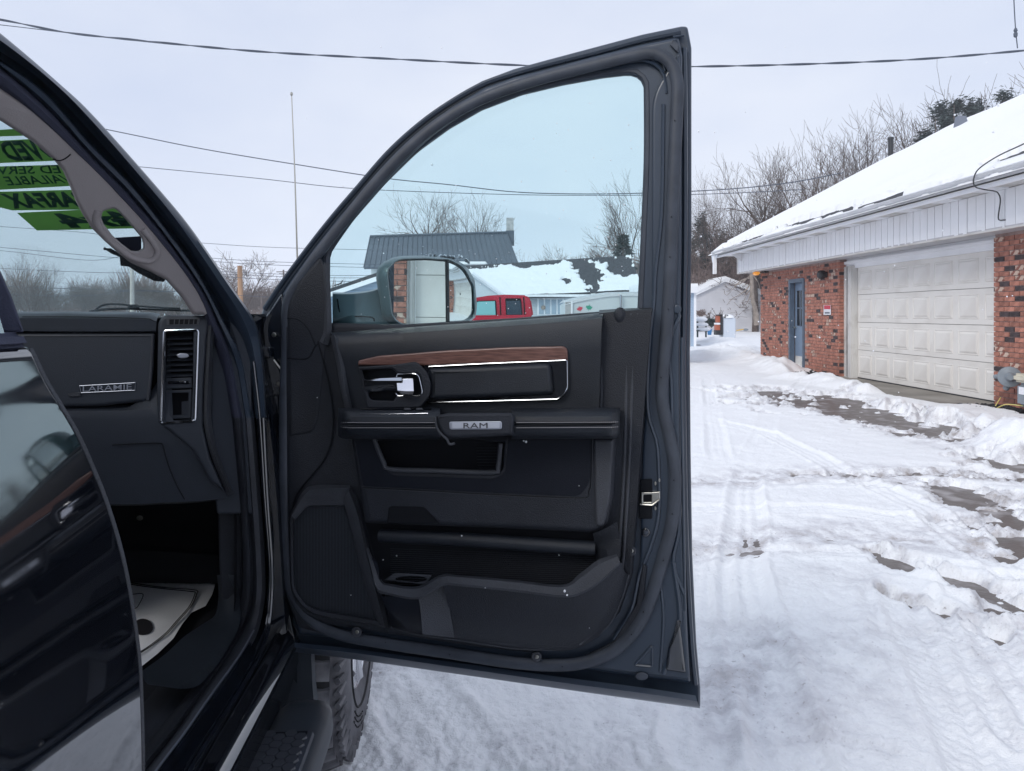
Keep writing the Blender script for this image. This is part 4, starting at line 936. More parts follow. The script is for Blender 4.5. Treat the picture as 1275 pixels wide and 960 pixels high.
for row in range(4):
    for k in range(34):
        an = 2 * math.pi * (k + (row % 2) * .5) / 34
        rd_ = Vector((0, 0, 1)) * math.cos(an) + TT * math.sin(an); tg = rd_.cross(ax).normalized()
        p = WC + ax * (.13 - .042 - row * .066) + rd_ * .397
        if row == 0: rd2 = (rd_ + ax * .35).normalized(); p = WC + ax * .088 + rd_ * .392
        else: rd2 = rd_
        mt = Matrix((ax - rd2 * ax.dot(rd2), tg, rd2)).transposed(); q = mt.to_euler()
        if lug0 is None: lug0 = obj('tread_lug', bm, 'lug', whl, base=(0, 0, 0)); lug0.location = p - ORG[whl.name]; lug0.rotation_euler = q
        else: inst(lug0, p, whl, rot=q)
bm = bmesh.new()
for k in range(68):
    an = 2 * math.pi * k / 68; d = Vector((0, 0, 1)) * math.cos(an) + TT * math.sin(an); l_ = .352 if k % 2 else .335
    tube([WC + ax * .138 + d * .392, WC + ax * (.13 + .018) + d * l_], [.010, .006], 6, bm=bm)
obj('shoulder_rib', bm, 'lug', whl, kind='stuff'); bm = bmesh.new()
for k in range(9):
    an = 3.35 + k * .075; d = Vector((0, 0, 1)) * math.cos(an) + TT * math.sin(an); e2_ = d.cross(ax)
    for q_ in range(3): tube([WC + ax * .1565 + d * (.275 + .014 * q_) - e2_ * .008, WC + ax * .1565 + d * (.275 + .014 * q_) + e2_ * .008 * (1 if (k + q_) % 3 else -.2)], .0025, 4, bm=bm)
lathe(bm, WC + ax * .13, ax, [(.246, .020), (.250, .027), (.254, .021)], 64, False)
obj('sidewall_ribs', bm, 'tread', whl, kind='stuff')
bm = lathe(bmesh.new(), WC + ax * .13, ax, [(.205, .004), (.198, .010), (.190, -.01), (.185, -.06), (.10, -.07), (.05, -.03), (.001, -.03)], 48)
for k in range(6):
    an = k * math.pi / 3; d = Vector((0, 0, 1)) * math.cos(an) + TT * math.sin(an); tube([WC + ax * .105 + d * .04, WC + ax * .13 + d * .19], [.028, .022], 8, bm=bm)
obj('rim', bm, 'rim', whl)

# ================================================================== GROUND
def hsh(ix, iy, s):
    n = (ix.astype(np.int64) * 374761393 + iy.astype(np.int64) * 668265263 + s * 974634777) & 0x7fffffff
    n = ((n ^ (n >> 13)) * 1274126177) & 0x7fffffff
    return ((n ^ (n >> 16)) & 0xffff) / 65535.0
def vn(x, y, f, s=0):
    x = x * f; y = y * f; ix = np.floor(x); iy = np.floor(y); fx = x - ix; fy = y - iy
    fx = fx * fx * (3 - 2 * fx); fy = fy * fy * (3 - 2 * fy)
    a, b, c, d = hsh(ix, iy, s), hsh(ix + 1, iy, s), hsh(ix, iy + 1, s), hsh(ix + 1, iy + 1, s)
    return (a + (b - a) * fx) * (1 - fy) + (c + (d - c) * fx) * fy - .5
def fbm(x, y, f, o=4, s=0, g=.5):
    r = 0; a = 1
    for k in range(o): r = r + a * vn(x + 17.3 * k, y - 9.1 * k, f, s + k); f *= 2.03; a *= g
    return r
def segdist(x, y, P):
    """distance to a polyline of (x, y, r) points, and interpolated radius and run length"""
    best = np.full(x.shape, 1e9); rad = np.zeros(x.shape); run = np.zeros(x.shape); L0 = 0
    for (x1, y1, r1), (x2, y2, r2) in zip(P, P[1:]):
        dx, dy = x2 - x1, y2 - y1; L2 = dx * dx + dy * dy; l = math.sqrt(L2)
        t = np.clip(((x - x1) * dx + (y - y1) * dy) / L2, 0, 1)
        d = np.hypot(x - x1 - t * dx, y - y1 - t * dy) ; m = d < best
        best = np.where(m, d, best); rad = np.where(m, r1 + (r2 - r1) * t, rad); run = np.where(m, L0 + t * l, run); L0 += l
    return best, rad, run
def gp(pts): return [(G(px, py).x, G(px, py).y, r) for px, py, r in pts]
BARE = [gp([(918, 489, .5), (940, 490, .8), (985, 497, 1.1), (1040, 509, 1.0), (1090, 521, .85), (1130, 533, .65), (1172, 548, .45)]),
        gp([(1172, 562, .18), (1220, 572, .35), (1275, 583, .5), (1330, 590, .5)]),
        gp([(1150, 600, .14), (1215, 620, .30), (1260, 646, .34), (1330, 695, .4)]),
        gp([(1092, 688, .08), (1120, 703, .16), (1165, 720, .14), (1215, 733, .16), (1275, 760, .24), (1340, 790, .3)]),
        gp([(1110, 745, .05), (1145, 756, .08), (1180, 768, .08), (1215, 781, .09), (1245, 797, .08)]),
        gp([(985, 591, .07), (1080, 592, .13), (1160, 590, .15), (1275, 600, .2)]),
        gp([(905, 492, .1), (880, 489, .1), (862, 488, .05)]),
        gp([(1000, 472, .2), (1050, 477, .35), (1100, 482, .4)]) ]
RUT = [(gp([(862, 560, 0), (1000, 575, 0), (1275, 592, 0)]), .13), (gp([(862, 612, 0), (1000, 606, 0), (1275, 612, 0)]), .13), (gp([(862, 640, 0), (1020, 640, 0), (1275, 672, 0)]), .12), (gp([(862, 520, 0), (960, 545, 0), (1050, 590, 0), (1150, 640, 0), (1275, 730, 0)]), .12), (gp([(862, 700, 0), (960, 690, 0), (1100, 700, 0), (1275, 730, 0)]), .12),
       (gp([(1130, 745, 0), (1160, 820, 0), (1200, 900, 0), (1240, 990, 0)]), .13), (gp([(1190, 760, 0), (1235, 830, 0), (1290, 930, 0)]), .12), (gp([(1010, 470, 0), (960, 520, 0), (930, 600, 0), (925, 720, 0), (950, 860, 0), (1000, 1000, 0)]), .12), (gp([(470, 815, 0), (520, 890, 0), (600, 1000, 0)]), .14), (gp([(880, 470, 0), (900, 600, 0), (880, 800, 0), (870, 960, 0)]), .11)]
SLUSH = [gp([(860, 605, .2), (960, 596, .35), (1080, 592, .35), (1180, 592, .3), (1300, 606, .3)]), gp([(860, 690, .2), (960, 672, .35), (1080, 670, .35), (1275, 690, .3)]),
         gp([(1120, 600, .2), (1220, 625, .35), (1330, 680, .4)]), gp([(980, 500, .3), (1100, 525, .5), (1180, 552, .5)])]
TRK = [gp([(470, 815, .16), (520, 880, .17), (600, 1000, .2)]), gp([(900, 560, .20), (875, 700, .20), (905, 840, .18), (960, 980, .17)]),
       gp([(1130, 760, .20), (1165, 830, .20), (1190, 900, .20), (1220, 990, .2)]), gp([(1100, 600, .22), (1040, 690, .22), (1020, 800, .2), (1045, 960, .18)])]
HUMP = [(gp([(862, 420, .9), (905, 428, .9), (930, 440, .7)]), .14), (gp([(870, 447, .7), (900, 441, .8), (950, 456, .6), (985, 466, .5)]), .20), (gp([(990, 474, .4), (1010, 474, .45), (1045, 485, .35), (1078, 492, .25)]), .15),
        (gp([(1068, 505, .25), (1100, 508, .32), (1130, 514, .35), (1180, 528, .38), (1240, 547, .38), (1330, 575, .4)]), .16), (gp([(1180, 548, .4), (1260, 560, .5), (1340, 580, .5)]), .12),
        (gp([(1125, 715, .05), (1140, 722, .08), (1165, 735, .07)]), .06), (gp([(1030, 790, .6), (1120, 800, .5)]), .02), (gp([(540, 800, .3), (700, 880, .5), (820, 940, .5)]), .015)]
def snow(x, y):
    d = np.hypot(x, y)
    far = np.clip((d - 9) / 20, 0, 1)
    h = .045 + .022 * fbm(x, y, .55, 3, 1) + far * (.18 * fbm(x, y, .25, 3, 5) + .03)
    h = h + .012 * fbm(x, y, 2.6, 3, 9) + .010 * fbm(x, y, 9, 3, 13)
    rid = np.abs(vn(x + .3 * vn(x, y, 2, 41), y, 6.0, 21)) * 2
    lump = np.clip(fbm(x, y, 1.1, 2, 31) * 2 + .35, 0, 1)
    near = np.clip((9 - d) / 6, 0, 1)
    rough = np.clip(lump * (.35 + .9 * np.exp(-((x + .2) / .9) ** 2)), 0, 1)
    h = h + near * (.22 + .8 * rough) * (.020 * np.abs(fbm(x, y, 15, 3, 51, .6)) - .010 * np.exp(-(rid / .10) ** 2) + .010 * fbm(x, y, 42, 2, 57))
    h = h + near * .0030 * fbm(x, y, 70, 2, 61) + .010 * np.clip(fbm(x, y, 3.2, 2, 63) + .1, 0, 1) * fbm(x, y, 26, 3, 65, .65)
    for P, a in HUMP:
        D_, r_, _ = segdist(x, y, P); u = np.clip(1 - D_ / (r_ * 1.6 * (1 + .5 * vn(x, y, 1.7, 71))), 0, 1)
        h = h + a * (u * u * (3 - 2 * u)) * (1 + .7 * fbm(x, y, 2.2, 3, 77)) + (u > 0) * .032 * u * fbm(x, y, 6.5, 3, 79) * (a > .1)
    # tyre prints: bands pressed down with cross bars
    for i, P in enumerate(TRK):
        D_, r_, s_ = segdist(x, y, P); m = np.clip((r_ - D_) / .03, 0, 1)
        bars = (np.sin(s_ * 2 * math.pi / .075 + 9 * D_ * (1 if i % 2 else -1)) > .1).astype(float)
        w = np.clip(vn(x, y, 1.3, 90 + i) * 3 + .7, 0, 1) * near
        w = w * np.clip(fbm(x, y, 4, 2, 97) * 3 + .5, 0, 1); h = h - m * w * (.008 + .006 * bars * (np.abs(D_ - r_ * .5) < r_ * .42) * (vn(x, y, 9, 98) > -.15)) + .012 * w * np.exp(-((D_ - r_ - .03) / .03) ** 2)
    for i, (P, hw) in enumerate(RUT):
        D_, r_, s_ = segdist(x + .03 * vn(x, y, 1.1, 150), y, P); w = np.clip(vn(s_, D_ * .2, .7, 160 + i) * 2.2 + .75, 0, 1)
        inn = np.clip((hw - D_) / .02, 0, 1); rid2 = np.exp(-((D_ - hw - .022) / .018) ** 2)
        ribs = np.cos(D_ / hw * 3.5 * math.pi) ; chev = np.sin((s_ + (D_ * .8)) * 2 * math.pi / .055) * (vn(x, y, 5, 171) > -.2)
        h = h - w * inn * (.017 + .004 * ribs + .0028 * chev * near) + w * rid2 * .012 * (1 + 1.5 * vn(x, y, 14, 173))
    slush = np.zeros(x.shape)
    for P in SLUSH:
        D_, r_, s_ = segdist(x, y, P); m = np.clip(1 - D_ / (r_ * 1.3), 0, 1); slush = np.maximum(slush, m)
        h = h - m * .040 * (1 + .8 * fbm(x, y, 5, 3, 101)) + m * near * .008 * fbm(x, y, 24, 2, 103)
    bare = np.zeros(x.shape)
    for i, P in enumerate(BARE):
        D_, r_, s_ = segdist(x, y, P); st = (1, 1, .82, .92, .95, .72, .9, .9)[i]
        m = np.clip((r_ * (1.15 + (1.0 if i < 2 else .7) * fbm(x, y, 1.5, 3, 111) + 1.0 * fbm(x, y, 6, 3, 117)) - D_) / (r_ * .6 + .05), 0, 1) * st; bare = np.maximum(bare, m)
    edge_ = np.clip(bare * (1 - bare) * 4, 0, 1)
    h = h * (1 - bare) - bare * .035 + .085 * (fbm(x, y, 7, 4, 119, .65)) * np.clip(bare * (1.02 - bare) * 4, 0, 1)
    # cleared concrete strip along the garage
    wx = 7.558 - .017 * y
    ap = np.clip((x - (wx - 1.05 + .25 * fbm(x, y, .9, 2, 131))) / .3, 0, 1) * np.clip((y - 10.6) / .5, 0, 1) * np.clip((17.3 - y) / .8, 0, 1)
    ap = np.maximum(ap, np.clip((x - (wx - .42 + .2 * fbm(x, y, 1.2, 2, 133))) / .1, 0, 1) * np.clip((y - 8.5) / .5, 0, 1) * np.clip((13 - y), 0, 1))
    h = h * (1 - ap) - ap * .06
    dirt = np.clip(slush * .8 + np.clip(fbm(x, y, 1.1, 5, 141, .6) * 1.6 - .12, 0, 1) * .42 * np.clip(1.3 - d / 14, 0, 1) + near * rough * .35 + edge_ * .55 * (1 + fbm(x, y, 5, 3, 151)), 0, 1)
    return h, dirt
def gridmesh(name, X, Y, m, hfun=None):
    h, dirt = hfun(X, Y); ny, nx = X.shape
    co = np.stack([X, Y, h], -1).reshape(-1, 3)
    i = np.arange(ny * nx).reshape(ny, nx); q = np.stack([i[:-1, :-1], i[:-1, 1:], i[1:, 1:], i[1:, :-1]], -1).reshape(-1, 4)
    me = bpy.data.meshes.new(name); me.vertices.add(len(co)); me.vertices.foreach_set('co', co.ravel().astype(np.float32))
    me.loops.add(q.size); me.loops.foreach_set('vertex_index', q.ravel().astype(np.int32)); me.polygons.add(len(q))
    me.polygons.foreach_set('loop_start', (np.arange(len(q)) * 4).astype(np.int32)); me.update(calc_edges=True)
    at = me.attributes.new('dirt', 'FLOAT', 'POINT'); at.data.foreach_set('value', dirt.ravel().astype(np.float32))
    me.polygons.foreach_set('use_smooth', np.ones(len(q), bool)); me.update()
    return obj(name, me, m)
def snowmat():
    m = bpy.data.materials.new('packed_snow'); m.use_nodes = True; t = m.node_tree; l = t.links.new; b = t.nodes['Principled BSDF']
    at = t.nodes.new('ShaderNodeAttribute'); at.attribute_name = 'dirt'; g = t.nodes.new('ShaderNodeTexCoord')
    n = t.nodes.new('ShaderNodeTexNoise'); n.inputs['Scale'].default_value = 7; n.inputs['Detail'].default_value = 9; n.inputs['Roughness'].default_value = .65; l(g.outputs['Object'], n.inputs['Vector'])
    mu = t.nodes.new('ShaderNodeMath'); mu.operation = 'MULTIPLY'; l(at.outputs['Fac'], mu.inputs[0]); 
    mr = t.nodes.new('ShaderNodeMapRange'); mr.inputs[1].default_value = .38; mr.inputs[2].default_value = .66; l(n.outputs[0], mr.inputs[0]); l(mr.outputs[0], mu.inputs[1])
    r = t.nodes.new('ShaderNodeValToRGB'); e = r.color_ramp.elements; e[0].color = (.88, .892, .91, 1); e[1].color = (.34, .30, .28, 1); e[0].position = .04; e[1].position = 1.0
    x = e.new(.35); x.color = (.68, .68, .71, 1)
    n3 = t.nodes.new('ShaderNodeTexNoise'); n3.inputs['Scale'].default_value = 46; n3.inputs['Detail'].default_value = 3; n3.inputs['Roughness'].default_value = .7; l(g.outputs['Object'], n3.inputs['Vector'])
    m3 = t.nodes.new('ShaderNodeMapRange'); m3.inputs[1].default_value = .62; m3.inputs[2].default_value = .70; m3.inputs[4].default_value = .75; l(n3.outputs[0], m3.inputs[0])
    m4 = t.nodes.new('ShaderNodeMath'); m4.operation = 'MULTIPLY'; l(m3.outputs[0], m4.inputs[0])
    a4 = t.nodes.new('ShaderNodeMath'); a4.operation = 'ADD'; a4.inputs[1].default_value = .10; l(at.outputs['Fac'], a4.inputs[0]); l(a4.outputs[0], m4.inputs[1])
    a5 = t.nodes.new('ShaderNodeMath'); a5.operation = 'ADD'; l(mu.outputs[0], a5.inputs[0]); l(m4.outputs[0], a5.inputs[1])
    l(a5.outputs[0], r.inputs[0]); l(r.outputs[0], b.inputs['Base Color']); b.inputs['Roughness'].default_value = .62; b.inputs['Specular IOR Level'].default_value = .35
    n2 = t.nodes.new('ShaderNodeTexNoise'); n2.inputs['Scale'].default_value = 38; n2.inputs['Detail'].default_value = 5; n2.inputs['Roughness'].default_value = .7; l(g.outputs['Object'], n2.inputs['Vector'])
    bp = t.nodes.new('ShaderNodeBump'); bp.inputs['Strength'].default_value = .9; bp.inputs['Distance'].default_value = .012; l(n2.outputs[0], bp.inputs['Height']); l(bp.outputs[0], b.inputs['Normal'])
    return m
M['snow'] = snowmat()
M['asphalt'] = mat('wet_asphalt', (.125, .104, .094), .45, spec=.4, col2=(.42, .40, .40), vscale=4.5, detail=10, ramp=(.50, .74), bump=.06, bscale=45, rvar=.12)
M['concrete'] = mat('damp_concrete', (.17, .155, .135), .75, col2=(.30, .28, .25), vscale=1.2, detail=8, bump=.05, bscale=30)
bm = bmesh.new(); bm.faces.new([bm.verts.new(p) for p in ((-700, -700, -.015), (700, -700, -.015), (700, 900, -.015), (-700, 900, -.015))]); obj('ground', bm, 'asphalt', kind='structure', base=(0, 0, -.015))
nr = 900; ys = 1.6 * np.exp(np.linspace(0, math.log(62 / 1.6), nr)); us = np.concatenate([np.linspace(-.42, .80, 540), np.linspace(.804, 1.4, 90)])
gridmesh('snow_cover', us[None, :] * ys[:, None] + .0, np.repeat(ys[:, None], len(us), 1), 'snow', snow)['kind'] = 'structure'
def snow2(x, y):      # coarser cover around and behind the fan that the camera sees
    h, d = snow(x, y); u = x / np.maximum(y, .01)
    ins = (y > 1.63) & (y < 61) & (u > -.415) & (u < 1.39)
    return np.where(ins, -.5, np.maximum(h, .012) - .004), d * .6
def axis_(lo, hi, c, n):
    t = np.linspace(-1, 1, n); s = np.sign(t) * np.abs(t) ** 3
    return np.where(s < 0, c + s * (c - lo), c + s * (hi - c))
xa, ya = axis_(-600, 600, 0, 420), axis_(-600, 800, 1, 420)
gridmesh('snow_field', np.repeat(xa[None, :], 420, 0), np.repeat(ya[:, None], 420, 1), 'snow', snow2)['kind'] = 'structure'
# concrete strip in front of the garage door
def BP(d, y, z): return Vector((7.558 + d - .017 * y, y, z))
def FW(d):
    def f(px, py, n=0): r = ray(px, py); return CAMP + r * ((7.558 + d - n) / (r.x + .017))
    return f
def bbox_(bm, d0, d1, y0, y1, z0, z1):
    return hexa(bm, [BP(d0, y0, z0), BP(d1, y0, z0), BP(d1, y1, z0), BP(d0, y1, z0), BP(d0, y0, z1), BP(d1, y0, z1), BP(d1, y1, z1), BP(d0, y1, z1)])
for k in range(5):
    bm = bmesh.new(); bbox_(bm, -1.25, .24, -2 + k * 4.0 + .01, 2 + k * 4.0 - .01, -.05, .012 + .003 * (k % 2)); obj('pavement', bm, 'concrete', kind='structure')

# ================================================================== GARAGE BUILDING
gar = empty('garage_building', BP(3, 12, 0), 'long red brick garage with white sectional door and snow covered roof', 'garage')
def gs(name, bm, m, **k): return obj(name, bm, m, gar, **k)
M['brick'] = mat('red_brick', (.35, .150, .108), .85, rand=.25, var=.25, vscale=9, bump=.05, bscale=80)
M['brickd'] = mat('black_brick', (.050, .036, .038), .8, rand=.3, var=.3, vscale=9)
M['brickt'] = mat('buff_flecked_brick', (.26, .10, .075), .85, col2=(.56, .42, .34), vscale=11, ramp=(.46, .54), rand=.15)
M['mortar'] = mat('mortar', (.33, .24, .22), .95, bump=.03, var=.2, vscale=10)
M['white'] = mat('white_vinyl', (.82, .835, .86), .45, var=.04, vscale=2, rvar=.05)
M['white2'] = mat('soiled_white', (.60, .59, .57), .6, col2=(.36, .33, .30), vscale=3, ramp=(.5, .85), detail=7)
M['door'] = mat('garage_door_paint', (.73, .71, .675), .5, col2=(.60, .57, .53), vscale=1.6, ramp=(.45, .8), detail=7, bump=.01, bscale=15)
M['shingle'] = mat('grey_shingles', (.045, .047, .056), .9, var=.35, vscale=7, bump=.1, bscale=30)
M['blue'] = mat('blue_grey_door', (.085, .12, .17), .45, var=.15, vscale=4)
M['black'] = mat('black_metal', (.02, .022, .026), .5)
# core walls (mortar), bricks on their street faces
bm = bmesh.new(); bbox_(bm, .012, .3, 5.9, 10.8, 0, 2.62); bw = gs('brick_wall', bm, 'mortar')
for q_ in ((.012, .3, 18.47, 20.5, 0, 2.62), (.012, .3, 15.76, 17.55, 0, 2.62), (.012, .3, 17.55, 18.47, 2.28, 2.62), (.012, .3, -1.1, -.10, 0, 2.62), (.3, 12.5, 20.5, 20.8, 0, 2.62), (.30, 12.5, -7.0, -6.7, 0, 2.62), (.012, .3, -6.8, -4.9, 0, 2.62)):
    bm = bmesh.new(); bbox_(bm, *q_); gs('brick_wall', bm, 'mortar')
BH, BL = .0755, .213
def brickmesh(nm, m):
    b_ = bmesh.new(); hexa(b_, [Vector(p) for p in ((0, -.1, -.032), (.05, -.1, -.032), (.05, .1, -.032), (0, .1, -.032), (0, -.1, .032), (.05, -.1, .032), (.05, .1, .032), (0, .1, .032))])
    me = bpy.data.meshes.new(nm); b_.to_mesh(me); b_.free(); me.materials.append(M[m]); return me
bms = [brickmesh('brick', 'brick'), brickmesh('brick', 'brickd'), brickmesh('brick', 'brickt')]
def pick(rr): return 1 if rr < .10 else (2 if rr < .22 else 0)
cntb = 0; rng = random.Random(3)
stuff = [bmesh.new(), bmesh.new(), bmesh.new()]
def addb(b_, y, z, hl, pr, d0=0):
    y0, y1 = y - hl, y + hl; bbox_(b_, d0 - .0 - pr, d0 + .03, y0, y1, z - .032, z + .032)
def brickrows(y0, y1, single, z1=2.60, skip=None, d0=0):
    global cntb
    rows = int(z1 / BH)
    for r_ in range(rows):
        z = .038 + BH * r_ ; y = y1 - (0 if r_ % 2 else BL / 2)
        while y > y0 + .02:
            yb, ya_ = y, max(y0, y - BL + .012); y -= BL
            if ya_ > yb: continue
            ym = (ya_ + yb) / 2; hl = (yb - ya_) / 2
            if hl < .02 or (skip and skip(ym, z)): continue
            k = pick(rng.random()); pr = rng.uniform(0, .004)
            if single and ya_ > single and cntb < 285:
                o = bpy.data.objects.new('brick', bms[k]); C.objects.link(o); o.parent = bw
                o.location = BP(d0 - pr, ym, z) - ORG[bw.name]; o.scale = (1, hl / .1, 1); cntb += 1
            else: addb(stuff[k], ym, z, hl, pr, d0)
        if r_ % 2 == 0:
            k = pick(rng.random()); addb(stuff[k], y1 - BL / 4 + .006, z, BL / 4 - .008, .002, d0)
brickrows(5.9, 10.8, 9.45)
brickrows(-1.1, -.10, None); brickrows(-6.8, -4.9, None)
brickrows(15.76, 20.5, None, skip=lambda y, z: 17.45 < y < 18.55 and z < 2.30)
# returns of the brick beside the recess
for r_ in range(34):
    z = .038 + BH * r_
    for (y_, s_) in ((15.76, -1), (10.8, 1), (-.10, 1)):
        k = pick(rng.random()); b_ = stuff[k]; bbox_(b_, .004, .13 if r_ % 2 else .2, y_ - .02 + s_ * .004, y_ + .02 + s_ * .004, z - .032, z + .032)
for b_, m_ in zip(stuff, ('brick', 'brickd', 'brickt')):
    obj('brick_courses', b_, m_, bw, flat=True, kind='stuff')
# side entrance door in the wall
bm = bmesh.new(); bbox_(bm, -.02, .1, 18.38, 18.47, 0, 2.30); bbox_(bm, -.02, .1, 17.55, 17.64, 0, 2.30); bbox_(bm, -.02, .1, 17.64, 18.38, 2.20, 2.30); bbox_(bm, .0, .28, 17.55, 18.47, .0, .05)
sdr = gs('side_door', bm, 'blue')
bm = bmesh.new(); bbox_(bm, .12, .17, 17.64, 18.38, .05, 2.2); obj('door_leaf', bm, mat('door_blue', (.17, .235, .33), .4), sdr)
bm = bmesh.new(); bbox_(bm, .10, .125, 17.80, 18.22, 1.10, 2.0); obj('door_pane', bm, 'gloss', sdr)
bm = bmesh.new(); bbox_(bm, .095, .13, 17.99, 18.03, 1.10, 2.0); bbox_(bm, .095, .13, 17.80, 18.22, 1.53, 1.57); obj('glazing_bar', bm, 'blue', sdr)
bm = lathe(bmesh.new(), BP(.08, 18.3, 1.05), (1, 0, 0), [(.001, -.03), (.03, -.03), (.03, .0), (.012, .02), (.012, .05)], 12); obj('door_knob', bm, 'steel', sdr)
bm = bmesh.new(); bbox_(bm, .118, .122, 17.66, 18.36, .06, .32); obj('kick_plate', bm, 'white2', sdr)
# garage doors
def garage_door(y0, y1, cols, nm, rows=4, top=2.41, raised=True, wins=False):
    g_ = bmesh.new(); bbox_(g_, .24, .28, y0, y1, .03, top)
    gd = gs(nm, g_, 'deep')
    sh = (top - .03) / rows
    for r_ in range(rows):
        b_ = bmesh.new(); bbox_(b_, .20, .245, y0 + .005, y1 - .005, .035 + r_ * sh, .03 + (r_ + 1) * sh - .002); bmesh.ops.bevel(b_, geom=b_.edges[:], offset=.004, segments=2, affect='EDGES')
        obj('door_section', b_, 'door', gd)
        if raised:
            w = (y1 - y0) / cols
            for c_ in range(cols):
                ya_, yb_ = y0 + c_ * w + .09, y0 + (c_ + 1) * w - .09; za, zb = .03 + r_ * sh + .11, .03 + (r_ + 1) * sh - .11
                b_ = bmesh.new()
                def ring(i, d): return [b_.verts.new(BP(d, *q)) for q in ((ya_ + i, za + i), (yb_ - i, za + i), (yb_ - i, zb - i), (ya_ + i, zb - i))]
                R_ = [ring(-.016, .201), ring(-.006, .1915), ring(-.002, .1985), ring(.010, .1995), ring(.040, .1870), ring(.048, .1860)]
                for A_, B_ in zip(R_, R_[1:]):
                    for i in range(4): b_.faces.new((A_[i], A_[(i + 1) % 4], B_[(i + 1) % 4], B_[i]))
                b_.faces.new(R_[-1]); obj('raised_panel', b_, 'door', gd, flat=True)
    b_ = bmesh.new(); bbox_(b_, .20, .26, y0, y1, .0, .034); obj('bottom_seal', b_, 'black', gd)
    if wins:
        for yy in (y0 + 2.3, y0 + 3.0):
            b_ = bmesh.new(); bbox_(b_, .185, .25, yy, yy + .32, 1.30, 1.42); obj('door_window', b_, 'gloss', gd)
    return gd
garage_door(10.05, 15.33, 8, 'garage_door')
garage_door(.01, 5.5, 6, 'garage_door', raised=False, wins=True)
garage_door(-4.8, -1.2, 6, 'garage_door', raised=False, wins=True)
for (ya_, yb_) in ((15.33, 15.76), (5.5, 5.9), (-.10, .01), (-1.2, -1.1), (-4.9, -4.8)):
    bm = bmesh.new(); bbox_(bm, .10, .21, ya_, yb_, 0, 2.45); 
    n_ = 4 if yb_ - ya_ > .3 else 2
    for k in range(n_):
        yk = ya_ + (yb_ - ya_) * (k + .2) / n_; bbox_(bm, .06 + .02 * k, .11, yk, yk + (yb_ - ya_) * .55 / n_, .0, 2.44)
    gs('door_jamb', bm, 'white2')
bm = bmesh.new()
for (ya_, yb_) in ((10.05, 15.76), (-.10, 5.9), (-4.9, -1.1)):
    bm = bmesh.new()
    bbox_(bm, .14, .24, ya_, yb_, 2.40, 2.50); bbox_(bm, .10, .24, ya_, yb_, 2.50, 2.56); bbox_(bm, .17, .3, ya_, yb_, 2.56, 2.64)
    gs('door_header', bm, 'white')
# soffit and frieze band of vertical boards
bm = bmesh.new(); bbox_(bm, -.49, .32, -7.2, 21.0, 2.615, 2.635); gs('lower_soffit', bm, M.setdefault('soffg', mat('shade_grey_soffit', (.50, .50, .52), .6, var=.08, vscale=2)))  # shade of the underside put into a darker grey than the white boards
bm = bmesh.new(); bbox_(bm, -.46, -.40, -7.2, 21.0, 2.60, 3.16); bbox_(bm, -.51, -.455, -7.2, 21.02, 2.585, 2.612); bbox_(bm, -.5, .3, 20.98, 21.04, 2.6, 3.16); fz = gs('frieze', bm, 'white2')
bm = bmesh.new(); hexa(bm, [Vector(p) for p in ((0, 0, 0), (.03, .006, 0), (.03, .199, 0), (0, .193, 0), (0, 0, .54), (.03, .006, .54), (.03, .199, .54), (0, .193, .54))])
me = bpy.data.meshes.new('frieze_board'); bmesh.ops.recalc_face_normals(bm, faces=bm.faces[:]); bm.to_mesh(me); bm.free(); me.materials.append(M['white'])
for k in range(140):
    o = bpy.data.objects.new('frieze_board', me); C.objects.link(o); o.parent = fz; o.location = BP(-.49 + rng.uniform(-.002, .002), -6.9 + k * .2, 2.612) - ORG[fz.name]
bm = bmesh.new(); bbox_(bm, -.98, -.40, -7.4, 21.6, 3.16, 3.18); es = gs('eave_soffit', bm, 'white2')
for k in range(29):
    bm = bmesh.new(); bbox_(bm, -.95, -.50, -7.2 + k * 1.0, -7.2 + k * 1.0 + .38, 3.148, 3.162); obj('soffit_panel', bm, 'white', es)
# gutter: moulded profile swept along the eave
pr_ = [(-.96, 3.17), (-1.04, 3.17), (-1.06, 3.20), (-1.05, 3.225), (-1.09, 3.25), (-1.10, 3.285), (-1.085, 3.30), (-1.08, 3.285), (-.98, 3.26)]
bm = loft([[BP(d, y, z) for d, z in pr_] for y in (-7.5, 0, 10, 21.65)], len(pr_), resample=False); bmesh.ops.solidify(bm, geom=bm.faces[:], thickness=.006); gt = gs('gutter', bm, 'white')
bm = bmesh.new(); bbox_(bm, -.975, -.94, -7.5, 21.65, 3.10, 3.33); gs('fascia', bm, 'white')
bm = bmesh.new(); bbox_(bm, -1.07, -.98, 21.45, 21.56, 2.62, 3.2); gs('downspout', bm, 'white')
# icicles at the end of the gutter
ic = empty('icicle_row', BP(-1.05, 21.7, 3.17), 'small icicles hanging from the far end of the white gutter', 'icicle')
for k in range(4):
    bm = bmesh.new(); tube([BP(-1.06 + .01 * k, 21.62 - .13 * k, 3.19), BP(-1.06, 21.62 - .13 * k, 3.19 - (.22, .45, .15, .1)[k])], [.03, .004], 7, bm=bm); obj('icicle', bm, M.setdefault('ice', mat('ice', (.7, .77, .85), .15)), ic)
